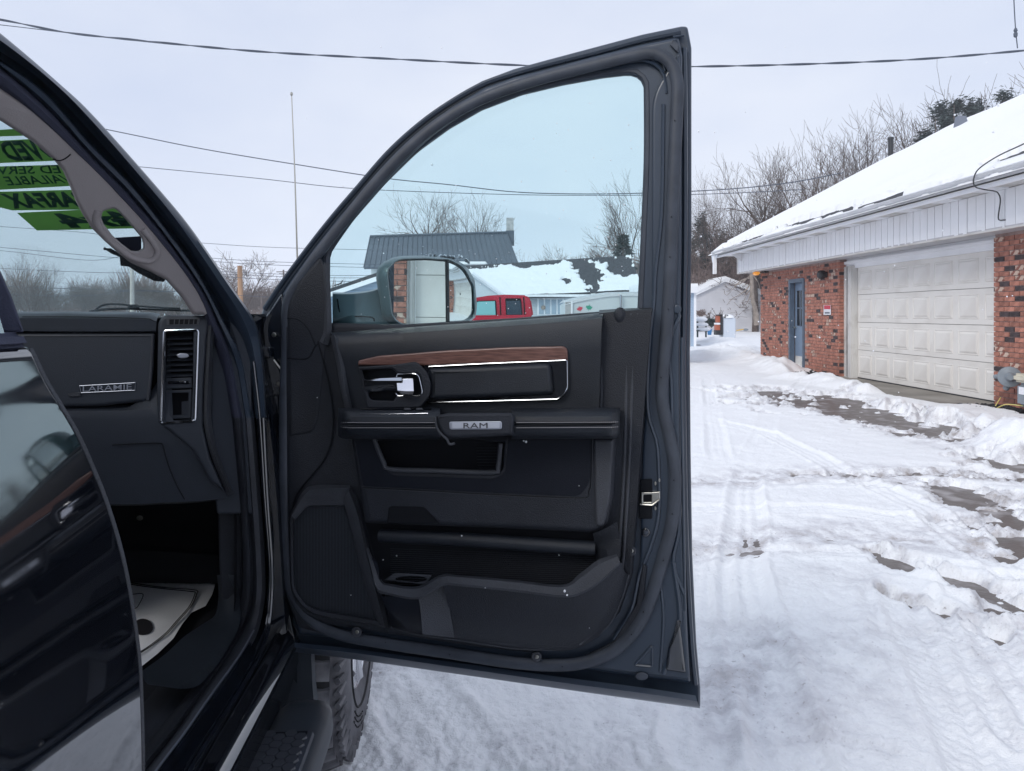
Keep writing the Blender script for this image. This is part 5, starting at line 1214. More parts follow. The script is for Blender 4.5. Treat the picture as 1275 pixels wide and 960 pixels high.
# roof: shingle deck and the snow lying on it
ZE, ZR, DR = 3.26, 6.98, 6.0
def RF(d, y, dz=0): t = (d + 1.02) / (DR + 1.02); return BP(d, y, ZE + (ZR - ZE) * t + dz)
bm = bmesh.new(); hexa(bm, [RF(-1.02, -7.5, -.02), RF(DR, -7.5, -.02), RF(DR, 21.8, -.02), RF(-1.02, 21.8, -.02), RF(-1.02, -7.5, .0), RF(DR, -7.5, .0), RF(DR, 21.8, .0), RF(-1.02, 21.8, .0)])
hexa(bm, [BP(DR, -7.5, ZR - .02), BP(DR * 2 + 1, -7.5, ZE - .02), BP(DR * 2 + 1, 21.8, ZE - .02), BP(DR, 21.8, ZR - .02), BP(DR, -7.5, ZR), BP(DR * 2 + 1, -7.5, ZE), BP(DR * 2 + 1, 21.8, ZE), BP(DR, 21.8, ZR)])
rf = gs('roof', bm, 'shingle', flat=True)
bm = bmesh.new()
for y_ in (21.72, -7.45):
    hexa(bm, [RF(-1.02, y_, -.20), RF(DR, y_, -.20), RF(DR, y_ + .03, -.20), RF(-1.02, y_ + .03, -.20), RF(-1.02, y_, -.025), RF(DR, y_, -.025), RF(DR, y_ + .03, -.025), RF(-1.02, y_ + .03, -.025)])
gs('rake_board', bm, 'white')
bm = bmesh.new(); bm.faces.new([bm.verts.new(p) for p in (BP(0, 20.65, 2.6), BP(-.9, 20.65, 3.2), BP(DR, 20.65, ZR - .1), BP(DR * 2, 20.65, 3.2))]); gs('gable_wall', bm, 'white')
nd, ny_ = 90, 420
dd = -1.10 + (DR + 1.14) * (np.linspace(0, 1, nd) ** 1.5); yy = np.linspace(-7.5, 21.95, ny_)
Dg, Yg = np.meshgrid(dd, yy)
T_ = .13 + .05 * fbm(Dg, Yg, .35, 3, 201) + .02 * fbm(Dg, Yg, 1.6, 3, 203)
ed = (Dg + 1.10); T_ = T_ * np.clip(ed / .35, 0, 1) ** .5 + .02 * np.clip(1 - ed / .3, 0, 1)
holes = np.clip(fbm(Dg * 1.6, Yg * .32, 1.0, 4, 211) * 2.4 - .42 - .55 * np.abs(ed - .42) * 2.2, 0, .6); T_ = np.maximum(T_ - holes * 1.2 - .05 * (holes > 0), -.03)
for (yc, dc, ly, ld) in ((15.6, -.62, 2.2, .30), (18.9, -.8, 1.6, .22), (9.3, -.50, .9, .28), (12.2, -.92, 1.8, .12), (20.3, -.85, .8, .2)):
    q_ = ((Yg - yc) / ly) ** 2 + ((Dg - dc - .12 * (Yg - yc) * .3) / ld) ** 2 + 1.1 * fbm(Dg, Yg, 3.2, 3, 217); T_ = np.where(q_ < 1, -.03, T_); T_ = np.where(ed < .05 + .05 * fbm(Dg, Yg, 2.5, 3, 231), -.02, T_)
T_ = T_ * np.clip((21.95 - Yg) / .35, 0, 1) ** .5
tt = (Dg + 1.02) / (DR + 1.02)
Zg = ZE + (ZR - ZE) * np.clip(tt, -.02, 1.02) + T_
def surf(name, X, Y, Z, m, parent=None, dirt=None):
    def hf(a, b): return Z, (np.zeros(X.shape) if dirt is None else dirt)
    o = gridmesh(name, X, Y, m, hf)
    if parent: 
        o.parent = parent; o.location = -ORG[parent.name]
    return o
surf('roof_snow', 7.558 + Dg - .017 * Yg, Yg, Zg, 'snow', gar)
# pipes on the roof
def on_roof(px, py, lift=0):
    r = ray(px, py); nrm = Vector((-(ZR - ZE) / (DR + 1.02), 0, 1)); p0 = RF(-1.02, 0) + nrm * lift; 
    return CAMP + r * ((p0 - CAMP).dot(nrm) / r.dot(nrm))
p = on_roof(1109, 205); bm = lathe(bmesh.new(), p, (0, 0, 1), [(.075, -.15), (.075, .78), (.09, .78), (.09, .85), (.05, .86)], 14); gs('flue_pipe', bm, 'black')
p = on_roof(1197, 168); bm = bmesh.new(); hexa(bm, [p + Vector(q) for q in ((-.17, -.17, -.1), (.17, -.17, -.1), (.17, .17, -.1), (-.17, .17, -.1), (-.12, -.08, .50), (.08, -.08, .50), (.08, .08, .50), (-.12, .08, .50))]); gs('roof_vent', bm, M.setdefault('ventm', mat('grey_vent', (.16, .18, .22), .6)))
# things on the wall
def onw(px, py, n=0): return FW(0)(px, py, n)
p = onw(1029, 342); wl = empty('wall_light', p, 'small round black lamp fixed high on the brick between the blue door and garage door', 'wall light')
bm = lathe(bmesh.new(), p, (-1, 0, 0), [(.07, 0), (.07, .05), (.10, .06), (.10, .16), (.06, .2), (.001, .2)], 16); obj('lamp_housing', bm, 'black', wl)
p = onw(947, 340.5); al = empty('amber_lamp', p, 'glowing amber lamp under the soffit at the far corner of the brick wall', 'lamp')
bm = bmesh.new(); box(bm, p + Vector((-.16, -.1, .0)), (.13, .28, .11)); bmesh.ops.bevel(bm, geom=bm.edges[:], offset=.03, segments=3, affect='EDGES')
M['amber'] = mat('amber_lens', (.7, .3, .05), .3); b_ = M['amber'].node_tree.nodes['Principled BSDF']; b_.inputs['Emission Color'].default_value = (1, .42, .05, 1); b_.inputs['Emission Strength'].default_value = .4
obj('lamp_lens', bm, 'amber', al)
bm = bmesh.new(); box(bm, p + Vector((-.05, -.45, .02)), (.12, .34, .06)); obj('lamp_arm', bm, 'black', al)
M['red'] = mat('red_print', (.55, .04, .07), .5); M['wht'] = mat('white_print', (.75, .76, .8), .5)
sg = empty('warning_sign', onw(1031, 385), 'small red and white notice on the brick just left of the garage door', 'sign')
bm = pad(FW(0), [(1025.5, 380), (1034.5, 380), (1034.5, 392), (1025.5, 392)], .008, .02, 0, 0); obj('sign_plate', bm, 'wht', sg)
bm = pad(FW(0), [(1026, 380.3), (1034, 380.3), (1034, 385), (1026, 385)], .0205, .022, 0, 0); obj('red_field', bm, 'red', sg)
bm = pad(FW(0), [(1027, 388.4), (1033, 388.4), (1033, 390.6), (1027, 390.6)], .0205, .022, 0, 0); obj('dark_print', bm, 'ventm', sg)
# black cable on the roof and down the band
bm = bmesh.new()
rp3 = [on_roof(1300, 166, .24), on_roof(1275, 179, .24), on_roof(1245, 193, .22), on_roof(1224, 206, .20), FW(-1.12)(1215, 215), FW(-1.13)(1212, 226), FW(-1.13)(1215, 233), FW(-1.08)(1226, 236), FW(-.80)(1238, 238), FW(-.55)(1243, 241), FW(-.53)(1245.5, 250), FW(-.53)(1243, 272), FW(-.50)(1249, 274), FW(-.45)(1258, 273)]
tube(rp3, .0085, 8, 90, bm=bm); cb_ = obj('roof_cable', bm, 'black'); cb_['label'] = 'black cable looping off the snowy roof over the gutter'; cb_['category'] = 'cable'
# gas meter
gm = empty('gas_meter', BP(-.3, 9.95, 0), 'grey gas meter with beige top and pipes against the brick pier', 'gas meter')
M['gm'] = mat('meter_grey', (.20, .23, .26), .55, var=.1, vscale=6); M['gb'] = mat('meter_beige', (.55, .52, .42), .5, var=.1, vscale=6)
gy = 9.80
bm = bmesh.new(); bbox_(bm, -.42, -.18, gy - .32, gy + .0, .12, .46); bmesh.ops.bevel(bm, geom=bm.edges[:], offset=.05, segments=3, affect='EDGES'); obj('meter_body', bm, 'gm', gm)
bm = bmesh.new(); bbox_(bm, -.44, -.16, gy - .34, gy + .03, .46, .58); bmesh.ops.bevel(bm, geom=bm.edges[:], offset=.035, segments=3, affect='EDGES'); obj('meter_head', bm, 'gb', gm)
bm = lathe(bmesh.new(), BP(-.26, gy + .32, .50), (-.5, -.87, 0), [(.001, -.10), (.05, -.10), (.07, -.05), (.145, -.02), (.15, .0), (.145, .02), (.07, .05), (.04, .11), (.001, .11)], 24); obj('regulator', bm, 'gm', gm)
bm = bmesh.new(); tube([BP(-.26, gy + .34, .52), BP(-.3, gy + .56, .48)], .035, 10, bm=bm); tube([BP(-.26, gy + .32, .42), BP(-.26, gy + .40, .32)], .04, 10, bm=bm); tube([BP(-.26, gy + .3, .5), BP(-.28, gy + .05, .52)], .02, 10, bm=bm)
tube([BP(-.26, gy - .05, .57), BP(-.26, gy - .03, .78), BP(-.26, gy - .12, .86), BP(-.2, gy - .4, .86), BP(-.1, gy - .5, .86)], .035, 10, 20, bm=bm); tube([BP(-.3, gy - .12, .14), BP(-.3, gy - .12, -.02)], .05, 10, bm=bm); obj('gas_pipe', bm, 'gm', gm)
bm = bmesh.new(); bbox_(bm, -.425, -.418, gy - .22, gy - .08, .30, .40); obj('meter_label', bm, 'wht', gm)
bm = bmesh.new(); tube([BP(-.12, gy + .7, .16), BP(-.35, gy + .5, .02), BP(-.4, gy + .2, .12), BP(-.38, gy - .1, .14)], .008, 6, 20, bm=bm); o = obj('yellow_wire', bm, mat('yellow_sheath', (.7, .6, .2), .5)); o['label'] = 'thin yellow wire lying across the dark gravel below the gas meter'; o['category'] = 'wire'
# dark gravel along the wall foot
bm = bmesh.new(); rg = random.Random(5)
for k in range(900):
    p = BP(-rg.uniform(.02, .62) , rg.uniform(8.2, 10.75) if k % 4 else rg.uniform(15.6, 17.4), rg.uniform(.0, .04)); g_ = bmesh.ops.create_icosphere(bm, subdivisions=1, radius=rg.uniform(.018, .04))['verts']
    for v in g_: v.co = Vector((v.co.x * rg.uniform(.7, 1.3), v.co.y, v.co.z * .7)) + p
o = obj('gravel_strip', bm, mat('dark_stone', (.02, .022, .027), .7), kind='stuff', flat=True); o['label'] = 'dark gravel along the foot of the brick wall'; o['category'] = 'gravel'

# ================================================================== BACKGROUND
M['bark'] = mat('grey_bark', (.13, .105, .095), .9, var=.3, vscale=3)
M['barkr'] = mat('hazed_red_brown_twigs', (.22, .165, .150), .9, var=.3, vscale=1)  # red-brown twigs paled: distance haze put into the base colour
M['barkd'] = mat('dark_bark', (.095, .072, .062), .9, var=.3, vscale=3)
M['needle'] = mat('dark_needles', (.040, .058, .056), .85, var=.4, vscale=2)
def grow(seed, H, spread=.55, lv=6, trunk=.22, kids=(4, 4, 3, 3, 3), up=.12, lean=0, tmin=.006, l1=None, rt=.0175):
    rg = random.Random(seed); out = []
    def br(p, d, l, r, k):
        pts = [p]; rad = [r]; n = 4 if k < 2 else 3; r1 = max(tmin * .8, r * (.66 if k else .75))
        for i in range(n):
            d = (d + Vector((rg.gauss(0, .10), rg.gauss(0, .10), rg.gauss(0, .06) + up * (.5 if k else .2)))).normalized()
            p = p + d * (l / n); pts.append(p); rad.append(r + (r1 - r) * (i + 1) / n)
        out.append((k, pts, rad))
        if k >= lv: return
        nk = kids[min(k, len(kids) - 1)]
        for j in range(nk):
            ti = 1 if j == 0 else rg.uniform(.3, 1); ii = min(n, max(1, int(round(ti * n)))); q = pts[ii]
            an = rg.uniform(0, 6.283); s = spread * rg.uniform(.6, 1.35) * (1 if j else .4) * (1.2 if k < 2 else .95); x = d.orthogonal().normalized(); y = d.cross(x)
            nd = (d + (x * math.cos(an) + y * math.sin(an)) * s * 1.2).normalized()
            br(q, nd, (H * l1 * rg.uniform(.75, 1.2) if (l1 and k == 0) else l * rg.uniform(.66, .95) * (1.0 if k else 1.15)), max(tmin, rad[ii] * (rg.uniform(.72, .86) if j == 0 else rg.uniform(.45, .68))), k + 1)
    br(Vector((0, 0, 0)), Vector((lean, 0, 1)).normalized(), H * trunk, H * rt, 0)
    return out
def treemeshes(seed, H, bark='bark', **k):
    br = grow(seed, H, **k); zt = max(p.z for _, pts, _ in br for p in pts); s = H / zt; ms = []
    for sel, nm in ((lambda q: q < 1, 'trunk'), (lambda q: q >= 1, 'crown')):
        V, Fc = [], []
        for lv, pts, rad in br:
            if not sel(lv): continue
            ns = 7 if lv < 2 else 3; base = len(V)
            for i, (p, r) in enumerate(zip(pts, rad)):
                t = (pts[min(i + 1, len(pts) - 1)] - pts[max(0, i - 1)]).normalized(); x = t.orthogonal().normalized(); y = t.cross(x)
                for a in range(ns):
                    an = 6.2832 * a / ns; V.append((p + (x * math.cos(an) + y * math.sin(an)) * r) * s)
            for i in range(len(pts) - 1):
                for a in range(ns):
                    b0 = base + i * ns; Fc.append((b0 + a, b0 + (a + 1) % ns, b0 + ns + (a + 1) % ns, b0 + ns + a))
        me = bpy.data.meshes.new(nm); me.from_pydata(V, [], Fc); me.polygons.foreach_set('use_smooth', [True] * len(Fc)); me.materials.append(M[bark]); me.update(); ms.append(me)
    return ms
TM = {}; ORD = ['first', 'second', 'third', 'fourth', 'fifth', 'sixth', 'seventh', 'eighth', 'ninth', 'tenth', 'eleventh', 'twelfth', 'thirteenth']
TM['wide'] = treemeshes(11, 1 * 14, spread=.62, trunk=.17, tmin=.0075, up=.10)
TM['vase'] = treemeshes(23, 14, spread=.48, trunk=.20, tmin=.0075, up=.14)
TM['tall'] = treemeshes(37, 14, spread=.52, trunk=.24, tmin=.0075, up=.12)
TM['round'] = treemeshes(41, 12, spread=.66, trunk=.15, tmin=.008, up=.10)
TM['far'] = treemeshes(53, 12, spread=.6, trunk=.2, lv=6, tmin=.012, up=.10)
TM['high'] = treemeshes(71, 14, bark='barkd', spread=.60, trunk=.44, l1=.16, rt=.026, tmin=.011, up=.10)
TM['high2'] = treemeshes(83, 14, bark='barkd', spread=.54, trunk=.40, l1=.18, rt=.026, tmin=.011, up=.14)
TM['high3'] = treemeshes(97, 14, bark='barkd', spread=.66, trunk=.48, l1=.15, rt=.026, tmin=.011, up=.08)
TM['ball'] = treemeshes(59, 12, bark='barkd', spread=.80, trunk=.26, l1=.22, rt=.022, tmin=.018, up=.05)
TM['brush'] = treemeshes(67, 8, bark='barkr', spread=.75, trunk=.12, tmin=.009, up=.03)
def tree(kind, px, Y, top, label, cat='tree', wid=1.0, rot=0, group=None, name='bare_tree', z0=0, lean=0):
    me = TM[kind]; H = 1.4 + (CY - top) / F * Y - z0; hm = {'wide': 14, 'vase': 14, 'tall': 14, 'round': 12, 'ball': 12, 'high': 14, 'high2': 14, 'high3': 14, 'far': 12, 'brush': 8}[kind]; s = H / hm
    p = Vector(((px - CX) / F * Y, Y, z0)); r_ = empty(name, p, label, cat, group)
    r_.rotation_euler = (0, lean, rot); r_.scale = (s * wid, s * wid, s)
    for m_ in me:
        o = bpy.data.objects.new(m_.name, m_); C.objects.link(o); o.parent = r_
    return r_
GT_ = 'bare trees beyond the garage roof'
for i, (k, px, Y, top, w, lb) in enumerate([
    ('tall', 900, 58, 200, .8, 'slim bare tree just right of the open door frame beyond the white shed'), ('tall', 884, 66, 228, .75, 'low bare tree closest to the edge of the truck door above the white shed'),
    ('high3', 940, 52, 212, .9, 'wide bare tree whose branches reach left above the far gutter end'), ('high2', 962, 50, 178, .8, 'bare tree rising over the far lower corner of the snowy roof'),
    ('high', 990, 48, 163, .9, 'broad bare tree with dark limbs above the far third of the roof slope'), ('high2', 1015, 47, 152, .85, 'forked bare tree above the roof left of the black flue pipe'),
    ('high3', 1050, 50, 140, .9, 'tall bare tree directly left of the flue pipe on the roof'), ('high', 1082, 47, 130, .9, 'bare tree right behind the black flue pipe'),
    ('high2', 1112, 50, 132, .85, 'bare tree between the flue pipe and the small grey roof vent'), ('high3', 1140, 52, 118, .9, 'bare tree standing just left of the dark pine over the roof'),
    ('high', 1172, 56, 112, .9, 'pale bare tree reaching above the left half of the dark pine'), ('high2', 1215, 60, 100, .95, 'thin bare tree behind the right half of the dark pine'),
    ('high', 1250, 60, 92, .95, 'bare tree at the right end of the row above the roof'), ('high3', 1285, 58, 86, .95, 'bare tree partly cut off by the right picture edge above the roof')]):
    tree(k, px, Y, top, lb, wid=w, rot=i * 1.7, group=GT_)
tree('ball', 308, 62, 306, 'round crowned bare tree seen between the windshield pillar and the door', wid=.95, rot=.5)
tree('high', 562, 78, 222, 'large bare tree rising behind the dark metal roof', wid=1.0, rot=.8)
tree('high2', 590, 86, 236, 'bare tree behind the metal roof near its pale chimney', wid=.9, rot=2.9)
tree('high3', 535, 84, 246, 'lower bare tree behind the left half of the dark metal roof', wid=1.0, rot=4.4)
tree('high2', 783, 46, 212, 'tall bare tree at the right side of the door window beside a small spruce', wid=.8, rot=3.6, lean=.12)
tree('tall', 40, 45, 305, 'tall thin bare tree seen through the left part of the windshield', wid=.75, rot=1.2)
tree('vase', 58, 50, 318, 'bare tree seen through the windshield just right of the tallest one', wid=.7, rot=2.2)
for i, (px, top, Y) in enumerate([(75, 348, 90), (98, 344, 95), (122, 340, 92), (146, 336, 96), (172, 345, 90), (196, 342, 94), (222, 345, 90), (20, 352, 96), (250, 350, 96), (-10, 350, 96), (60, 356, 84), (110, 352, 86), (185, 354, 84)]):
    tree('far', px, Y, top, ORD[sorted([75,98,122,146,172,196,222,20,250,-10,60,110,185]).index(px)] + ' from the left of the distant row of bare trees through the windshield', wid=1.3, rot=i * 2.3, group='distant row of trees through the windshield')
for i, (px, top, Y) in enumerate([(690, 306, 110), (712, 301, 112), (732, 303, 108), (752, 310, 110), (768, 305, 100)]):
    tree('far', px, Y, top, ORD[i] + ' from the left of five small bare trees beyond the snowy house roof', wid=1.25, rot=i * 1.3, group='trees beyond the snowy house roof')
for i, (px, top, Y) in enumerate([(280, 352, 92), (300, 348, 96), (322, 350, 90), (342, 354, 92), (362, 358, 92), (268, 354, 96), (390, 362, 96)]):
    tree('far', px, Y, top, ORD[sorted([280,300,322,342,362,268,390]).index(px)] + ' from the left of the low distant bare trees by the wooden pole', wid=1.5, rot=i * 1.9, group='distant tree belt behind the wooden pole')
for i, (px, top, Y) in enumerate([(868, 300, 60), (885, 285, 62), (905, 270, 64), (925, 262, 62), (948, 280, 60), (872, 262, 66), (895, 318, 56), (920, 312, 56), (960, 290, 60), (860, 330, 58)]):
    tree('brush', px, Y, top, ORD[sorted([868,885,905,925,948,872,895,920,960,860]).index(px)] + ' from the left of the reddish brown thicket shrubs behind the white shed', 'shrub', wid=1.5, rot=i * 1.1, group='reddish thicket behind the white shed', name='thicket_shrub')
# dense understorey that nobody could count
bm = bmesh.new(); rg = random.Random(9)
def thatch(n, x0, x1, Y0, Y1, h0, h1, r_):
    for k in range(n):
        Y = rg.uniform(Y0, Y1); px = rg.uniform(x0, x1); p = Vector(((px - CX) / F * Y, Y, 0)); h = rg.uniform(h0, h1) * (.5 + .8 * (.5 + mnoise.noise(Vector((px * .02, 0, 0))))); an = rg.uniform(0, 6.28); q = p + Vector((math.cos(an) * h * .3, math.sin(an) * h * .3, h)); z0 = rg.uniform(0, h * .5)
        a = p + (q - p) * .2 + Vector((rg.gauss(0, .3), 0, z0)); x = Vector((r_, 0, 0)); vs_ = [bm.verts.new(v) for v in (a - x, a + x, q + x * .3, q - x * .3)]; bm.faces.new(vs_)
thatch(2600, 845, 985, 60, 68, 3.0, 8.0, .035)
thatch(5200, -60, 420, 98, 112, 2.5, 7.0, .06)
thatch(1500, 660, 830, 112, 120, 4, 9.5, .06)
o = obj('distant_woods', bm, 'barkr', kind='stuff', flat=True); o['label'] = 'brown grey leafless woods forming the distant skyline'; o['category'] = 'woods'
def conifer(seed, px, Y, top, w, label, base=0, n=2600, group=None, pine=False):
    H = 1.4 + (CY - top) / F * Y; rg = random.Random(seed); p = Vector(((px - CX) / F * Y, Y, 0)); e_ = empty('spruce_tree', p, label, 'evergreen tree', group)
    bm = bmesh.new()
    for k in range(n):
        t = rg.random() ** .8; z = H * (.12 + .88 * t); rr = w * (1 - t) ** .8 * (.75 + .35 * math.sin(t * 40)) + .1; an = rg.uniform(0, 6.283); q = rg.uniform(.25, 1) ** .6
        if pine: t = .35 + .65 * rg.random(); cl = rg.randrange(26); r2_ = random.Random(seed * 99 + cl); z = H * (.55 + .42 * r2_.random() ** .7) + rg.gauss(0, .33); an = r2_.uniform(0, 6.283) + rg.gauss(0, .12); rr = w * (1.25 - (z / H)) ** .35 * r2_.uniform(.3, 1.1) + rg.gauss(0, .35); q = 1; z = min(z, H)
        c = Vector((math.cos(an) * rr * q, math.sin(an) * rr * q, z - rr * q * .25)); s = rg.uniform(.10, .26)
        u = Vector((math.cos(an + rg.gauss(0, .5)), math.sin(an + rg.gauss(0, .5)), rg.uniform(-.5, .2))).normalized(); v_ = Vector((rg.gauss(0, 1), rg.gauss(0, 1), rg.gauss(0, .5))).normalized()
        bm.faces.new([bm.verts.new(p + c + a) for a in (-v_ * s * .4, u * s * 1.6, v_ * s * .4)])
    obj('crown', bm, 'needle', e_, flat=True); bm = bmesh.new(); tube([p, p + Vector((0, 0, H * .97))], [H * .018, .02], 8, 3, bm=bm); obj('trunk', bm, 'bark', e_)
conifer(1, 776, 44, 292, 1.5, 'small dark spruce beside the tall bare tree in the door window', n=1800)
conifer(2, 878, 60, 262, 2.0, 'dark evergreen beside the edge of the open door beyond the white shed', pine=True, n=3200)
conifer(3, 1188, 52, 122, 2.6, 'dark pine over the roof, left half of the evergreen clump', n=10000, pine=True)
conifer(4, 1222, 54, 108, 3.0, 'dark pine over the roof, right half of the evergreen clump and its tallest', n=11000, pine=True)
conifer(5, 1165, 50, 140, 1.6, 'small dark evergreen at the left foot of the pine clump over the roof', n=6000, pine=True)
# crooked small tree in front of the white shed
bm = bmesh.new(); mp_ = lambda x, y, Y=34: W(x, y, Y)
tube([mp_(942, 405), mp_(941, 388), mp_(937, 372), mp_(936, 350), mp_(934, 330)], [.14, .11, .10, .09, .06], 10, 24, bm=bm); ct = empty('crooked_tree', mp_(942, 405), 'thin crooked tree with drooping twigs beside the brick corner', 'tree'); obj('trunk', bm, M.setdefault('bark2', mat('pale_bark', (.26, .22, .19), .9, var=.2, vscale=5)), ct)
bm = bmesh.new()
for pts in ([(936, 350), (928, 362), (912, 372), (905, 380)], [(936, 350), (934, 368), (928, 380), (920, 382), (914, 376)], [(936, 342), (920, 354), (908, 352), (900, 355)], [(937, 358), (930, 366), (925, 378)], [(936, 346), (922, 350), (905, 368), (902, 362)], [(936, 340), (944, 352), (946, 360)]):
    tube([mp_(x, y) for x, y in pts], [.03, .012], 5, 12, bm=bm)
obj('drooping_twigs', bm, 'bark2', ct)

# ---------------- white gable shed and the things before it
def gable(name, label, cat, x0, x1, eave, ridge, Y, depth, base, wallm, roofm, rx=None, over=.3, fascia='white', courses=.2, roof_snow=True, parent=None):
    rx = (x0 + x1) / 2 if rx is None else rx
    z = lambda py: 1.4 - (py - CY) / F * Y; X = lambda px: (px - CX) / F * Y
    e_ = parent or empty(name, Vector((X((x0 + x1) / 2), Y, 0)), label, cat)
    P = [(X(x0), 0), (X(x1), 0), (X(x1), z(eave)), (X(rx), z(ridge)), (X(x0), z(eave))]
    bm = bmesh.new(); hx = lambda q, yy: bm.verts.new((q[0], yy, q[1])); A = [hx(q, Y) for q in P]; B = [hx(q, Y + depth) for q in P]
    bm.faces.new(A); bm.faces.new(B)
    for i in range(5): bm.faces.new((A[i], A[(i + 1) % 5], B[(i + 1) % 5], B[i]))
    obj('wall', bm, wallm, e_, flat=True)
    if courses:
        bm = bmesh.new(); zz = .1
        while zz < z(ridge):
            if zz < z(eave): xa_, xb_ = X(x0), X(x1)
            else: f_ = (zz - z(eave)) / (z(ridge) - z(eave)); xa_, xb_ = X(x0) + (X(rx) - X(x0)) * f_, X(x1) + (X(rx) - X(x1)) * f_
            if xb_ - xa_ > .2: hexa(bm, [Vector(q) for q in ((xa_, Y - .035, zz), (xb_, Y - .035, zz), (xb_, Y + .01, zz), (xa_, Y + .01, zz), (xa_, Y - .008, zz + courses * .97), (xb_, Y - .008, zz + courses * .97), (xb_, Y + .01, zz + courses * .97), (xa_, Y + .01, zz + courses * .97))])
            zz += courses
        obj('siding', bm, wallm, e_, flat=True, kind='stuff')
    for side, (xe, s) in enumerate(((X(x0), -1), (X(x1), 1))):
        dx, dz = xe - X(rx), z(eave) - z(ridge); k = 1 + over / abs(dx); xo, zo = X(rx) + dx * k, z(ridge) + dz * k
        for (nm, mm, t0, t1, y0_) in (('roof', roofm, .0, .10, Y - .25), ('fascia', fascia, -.16, .0, Y - .22)) + ((('snow_layer', 'snow', .10, .24, Y - .20),) if roof_snow else ()):
            b_ = bmesh.new(); y1_ = Y + depth + .2 if nm != 'fascia' else Y - .16
            hexa(b_, [Vector(q) for q in ((X(rx), y0_, z(ridge) + t0), (xo, y0_, zo + t0), (xo, y1_, zo + t0), (X(rx), y1_, z(ridge) + t0), (X(rx), y0_, z(ridge) + t1), (xo, y0_, zo + t1), (xo, y1_, zo + t1), (X(rx), y1_, z(ridge) + t1))])
            obj(nm, b_, mm, e_, flat=True)
    return e_
M['shedw'] = mat('white_siding', (.60, .60, .63), .6, var=.05, vscale=1); M['bluew'] = mat('pale_blue_siding', (.36, .46, .58), .6, var=.05, vscale=1)
gable('white_shed', 'white gabled shed with snow on its roof beyond the driveway', 'shed', 864, 950, 366, 348, 52, 9, 405, 'shedw', 'white', rx=902, courses=.22)
# blue-sided building corner at the door edge
Yb = 30; e_ = empty('blue_shed', W(845, 417, Yb), 'pale blue sided building corner just past the edge of the open door', 'shed')
def fr_(bm, x0, x1, y0, y1, Y, dep, zoff=0): a, b = W(x0, y1, Y), W(x1, y0, Y); g_ = bmesh.ops.create_cube(bm, size=1)['verts']; 
def wbox(x0, x1, y0, y1, Y, dep, bm=None):
    bm = bm or bmesh.new(); a, b = W(x0, y1, Y), W(x1, y0, Y); box(bm, ((a.x + b.x) / 2, Y + dep / 2, (a.z + b.z) / 2), (b.x - a.x, dep, b.z - a.z)); return bm
obj('wall', wbox(800, 864, 364, 432, Yb, 3), 'bluew', e_)
bm = bmesh.new()
for k in range(17): wbox(800, 864, 364 + k * 3.2, 366.6 + k * 3.2, Yb - .02 , .05, bm)
obj('siding', bm, 'bluew', e_, flat=True, kind='stuff'); obj('corner_board', wbox(864, 867, 364, 432, Yb - .04, .1), 'white', e_); obj('eave_box', wbox(800, 869, 357, 364.5, Yb - .25, 3.4), 'white', e_); obj('snow_layer', wbox(800, 869, 353, 357, Yb - .25, 3.4), 'snow', e_)
# appliance box, shovel, snowy bench, orange and black cart, barrel shrub
Yc = 36
def things(name, lab, cat, px, py, Y): return empty(name, W(px, py, Y), lab, cat)
e_ = things('chest_freezer', 'white chest freezer capped with snow in the yard', 'freezer', 909, 415, Yc)
bm = wbox(900.5, 916, 396, 421, Yc, .8); bmesh.ops.bevel(bm, geom=bm.edges[:], offset=.03, segments=2, affect='EDGES'); obj('cabinet', bm, mat('enamel', (.62, .68, .76), .3), e_)
bm = bmesh.new(); a = W(908.3, 396, Yc); 
for v in bmesh.ops.create_uvsphere(bm, u_segments=20, v_segments=10, radius=1)['verts']: v.co = Vector((v.co.x * .36, v.co.y * .46 + .4, max(0, v.co.z) * .20)) + a
obj('snow_cap', bm, 'snow', e_); bm = bmesh.new(); tube([W(902.5, 396, Yc), W(903, 392, Yc), W(906.5, 392.5, Yc)], .03, 6, bm=bm); obj('handle', bm, 'black', e_)
e_ = things('snow_shovel', 'snow shovel with yellow handle lying beside the freezer', 'shovel', 922, 411, Yc)
bm = bmesh.new(); tube([W(917, 411.5, Yc), W(926, 410, Yc)], .03, 8, bm=bm); obj('handle', bm, mat('yellow_handle', (.65, .42, .10), .6), e_)
bm = bmesh.new(); 
for v in bmesh.ops.create_uvsphere(bm, u_segments=14, v_segments=8, radius=1)['verts']: v.co = Vector((v.co.x * .14, v.co.y * .05, v.co.z * .065)) + W(928.5, 410.5, Yc)
obj('blade', bm, 'gm', e_)
e_ = things('hand_cart', 'upright cart stacked with orange and black tool cases next to the freezer', 'cart', 895, 415, Yc)
M['orange'] = mat('orange_plastic', (.45, .12, .06), .5); bm = wbox(893.5, 899, 393, 401.5, Yc, .4); wbox(892, 898, 404.5, 411, Yc, .4, bm); obj('tool_case', bm, 'orange', e_); bm = wbox(897, 900, 392, 415, Yc - .05, .3); wbox(891.5, 900, 411, 417, Yc, .4, bm); wbox(893, 900, 391.6, 393, Yc - .05, .3, bm); obj('frame', bm, 'black', e_); obj('snow_layer', wbox(892.5, 899, 402, 404.2, Yc - .03, .5), 'snow', e_)
e_ = things('garden_bench', 'green garden bench buried in snow against the blue shed', 'bench', 874, 415, Yc - 2)
M['green2'] = mat('dark_green_paint', (.05, .075, .075), .6); bm = bmesh.new()
for y in (399, 403.5, 408): wbox(868, 880, y, y + 1.8, Yc - 2, .12, bm)
for x in (868, 878.5): wbox(x, x + 1.6, 399, 420, Yc - 2, .1, bm)
wbox(868, 882, 411, 412.5, Yc - 2.3, .5, bm); obj('frame', bm, 'green2', e_)
bm = bmesh.new()
